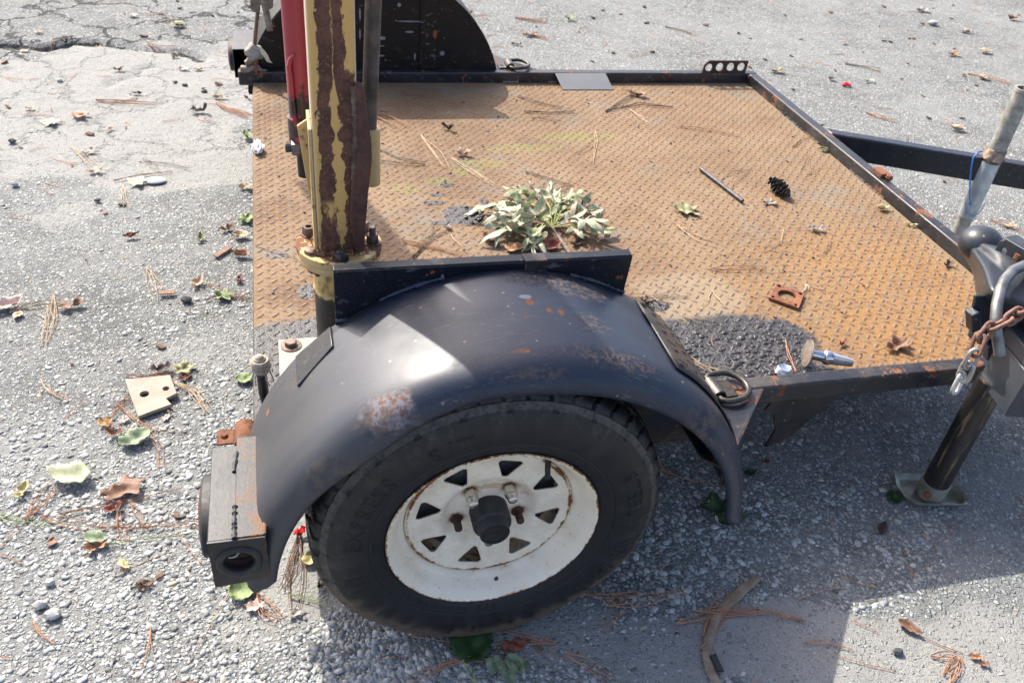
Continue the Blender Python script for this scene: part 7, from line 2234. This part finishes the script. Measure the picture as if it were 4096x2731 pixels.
# black rubber strip
q0, q1 = Vector((0.4164, -0.1212)), Vector((0.4170, -0.1538))
dl = (q1 - q0); b = NB()
Mr = Matrix.Translation((0, 0, 0)) @ Matrix.Rotation(math.atan2(dl.y, dl.x), 4, 'Z')
pts = [(0, -.007), (dl.length * .5, -.005), (dl.length, -.008), (dl.length + .003, .006), (dl.length * .5, .006), (-.002, .007)]
ext(b, pts, 'xy', 0, .004, Mr)
tag(obj('rubber_strip', b, M_GROM, None, .0008, org=(q0.x, q0.y, .006)), 'small black rubber strip beside the bark strip', 'rubber strip')
# brown stick pieces on asphalt at left
for (a_, c_, lab) in (((-0.5192, 1.3811), (-0.4755, 1.4342), 'reddish brown flat stick slanting on the asphalt near the deck tail'), ((-0.6618, 1.2047), (-0.6194, 1.2040), 'reddish brown flat stick lying level left of the green sprig')):
    a_, c_ = Vector(a_), Vector(c_)
    dl = c_ - a_; b = NB()
    box(b, 0, dl.length, -.009, .009, 0, .004, Matrix.Rotation(math.atan2(dl.y, dl.x), 4, 'Z'))
    tag(obj('flat_stick', b, simple('red_brown_wood', (.17, .085, .055), (.30, .18, .13), 30, .8), None, .0012, org=(a_.x, a_.y, .006)), lab, 'stick')
# foil scrap on the deck tail
b = NB()
bmesh.ops.create_icosphere(b, subdivisions=3, radius=1)
rr_ = random.Random(6)
for v in b.verts:
    k = 1 + .28 * math.sin(v.co.x * 7 + 1) * math.cos(v.co.y * 6) + rr_.uniform(-.12, .12)
    v.co = Vector((v.co.x * .016 * k, v.co.y * .034 * k, (v.co.z + 1) * .011 * k))
tag(obj('foil_scrap', b, simple('white_foil', (.62, .63, .65), (.90, .90, .90), 120, .3, .6, .5), None, smooth=0, org=(-.372, 1.47, DT)), 'crumpled white foil scrap at the tail edge of the deck', 'foil')
# clear plastic oval
b = NB(); lathe(b, [(.0, .007), (.018, .006), (.030, .0015), (.031, 0), (0, 0)], Matrix.Diagonal((1.15, .8, 1, 1)), 24, cap=False)
t = T('cloudy_plastic'); t.put(t.b.inputs['Base Color'], (.52, .53, .53, 1)); t.put(t.b.inputs['Roughness'], .18)
px_ = (-0.7266, 1.8888)
tag(obj('plastic_lid', b, t.m, None, smooth=60, org=(px_[0], px_[1], .005)), 'cloudy oval plastic piece touching the pale green lobed leaf', 'plastic piece')
# red scraps
t = T('red_plastic'); t.put(t.b.inputs['Base Color'], (.55, .02, .02, 1)); t.put(t.b.inputs['Roughness'], .3)
b = NB()
for k in range(7):
    M_ = at(random.uniform(-.010, .010), random.uniform(-.008, .008), .004, random.uniform(-1, 1), random.uniform(-1, 1), random.uniform(0, 6))
    ext(b, [(-.007, -.003), (.006, -.004), (.008, .003), (-.005, .005)], 'xy', -.0008, .0008, M_)
px_ = (-0.3201, 0.2927)
tag(obj('red_scrap', b, t.m, None, smooth=0, org=(px_[0], px_[1], .008)), 'bright red shiny scrap between the fender end and the tyre', 'red scrap')
b = NB()
tube(b, [(.020 * math.cos(a) + .003, .013 * math.sin(a), .005) for a in np.linspace(0, 2 * PI, 17)[:-1]], .006, 8, closed=True)
px_ = (2.4394, 2.7417)
tag(obj('red_ring', b, t.m, None, smooth=60, org=(px_[0], px_[1], .004)), 'small red ring lying on the road beyond the front rail', 'ring')
# loose stones that stand out
M_ST = simple('loose_pale_stone', (.26, .255, .25), (.46, .45, .44), 60, .85, 0, .4)
M_STD = simple('loose_dark_stone', (.035, .036, .038), (.10, .10, .105), 60, .8, 0, .4)
for xy, s_, mt_, lab in (((0.7843, -0.1778), .009, M_STD, 'dark grey pebble on the sunlit sand at lower right'), ((-0.6812, 2.7439), .010, M_STD, 'black stone on the edge of the sand near the far lamp'), ((-0.6020, 2.6756), .010, M_STD, 'black stone on the cracked asphalt below the far lamp'), ((-0.7618, 0.1752), .013, M_ST, 'angular grey stone on gravel at lower left'),
                         ((-0.7890, 0.2016), .011, M_ST, 'pale rounded stone on gravel at lower left'), ((-0.5891, 1.1665), .013, M_STD, 'dark grey stone above right of the flat stick'), ((-1.1607, 2.7901), .010, M_ST, 'light grey stone on the middle of the sand patch'), ((-1.2236, 2.2174), .012, M_STD, 'dark stone at the left edge below the sand'),
                         ((-1.1526, 1.8873), .011, M_ST, 'grey stone at the left edge'), ((-0.8903, 1.7628), .009, M_STD, 'dark stone in a gap of the asphalt left of the deck'), ((3.6823, 3.7641), .026, M_ST, 'dark and grey stone on the road at the upper right'), ((-0.7803, 0.2504), .008, M_ST, 'small yellowish stone at lower left')):
    b = NB()
    bmesh.ops.create_icosphere(b, subdivisions=2, radius=s_)
    for v in b.verts:
        v.co = Vector((v.co.x * 1.2, v.co.y * .9, v.co.z * .7)) * random.uniform(.82, 1.12)
    tag(obj('loose_stone', b, mt_, None, smooth=30, org=(xy[0], xy[1], s_ * .5)), lab, 'stone')
bpy.context.view_layer.update()
print('objects', len(bpy.data.objects))
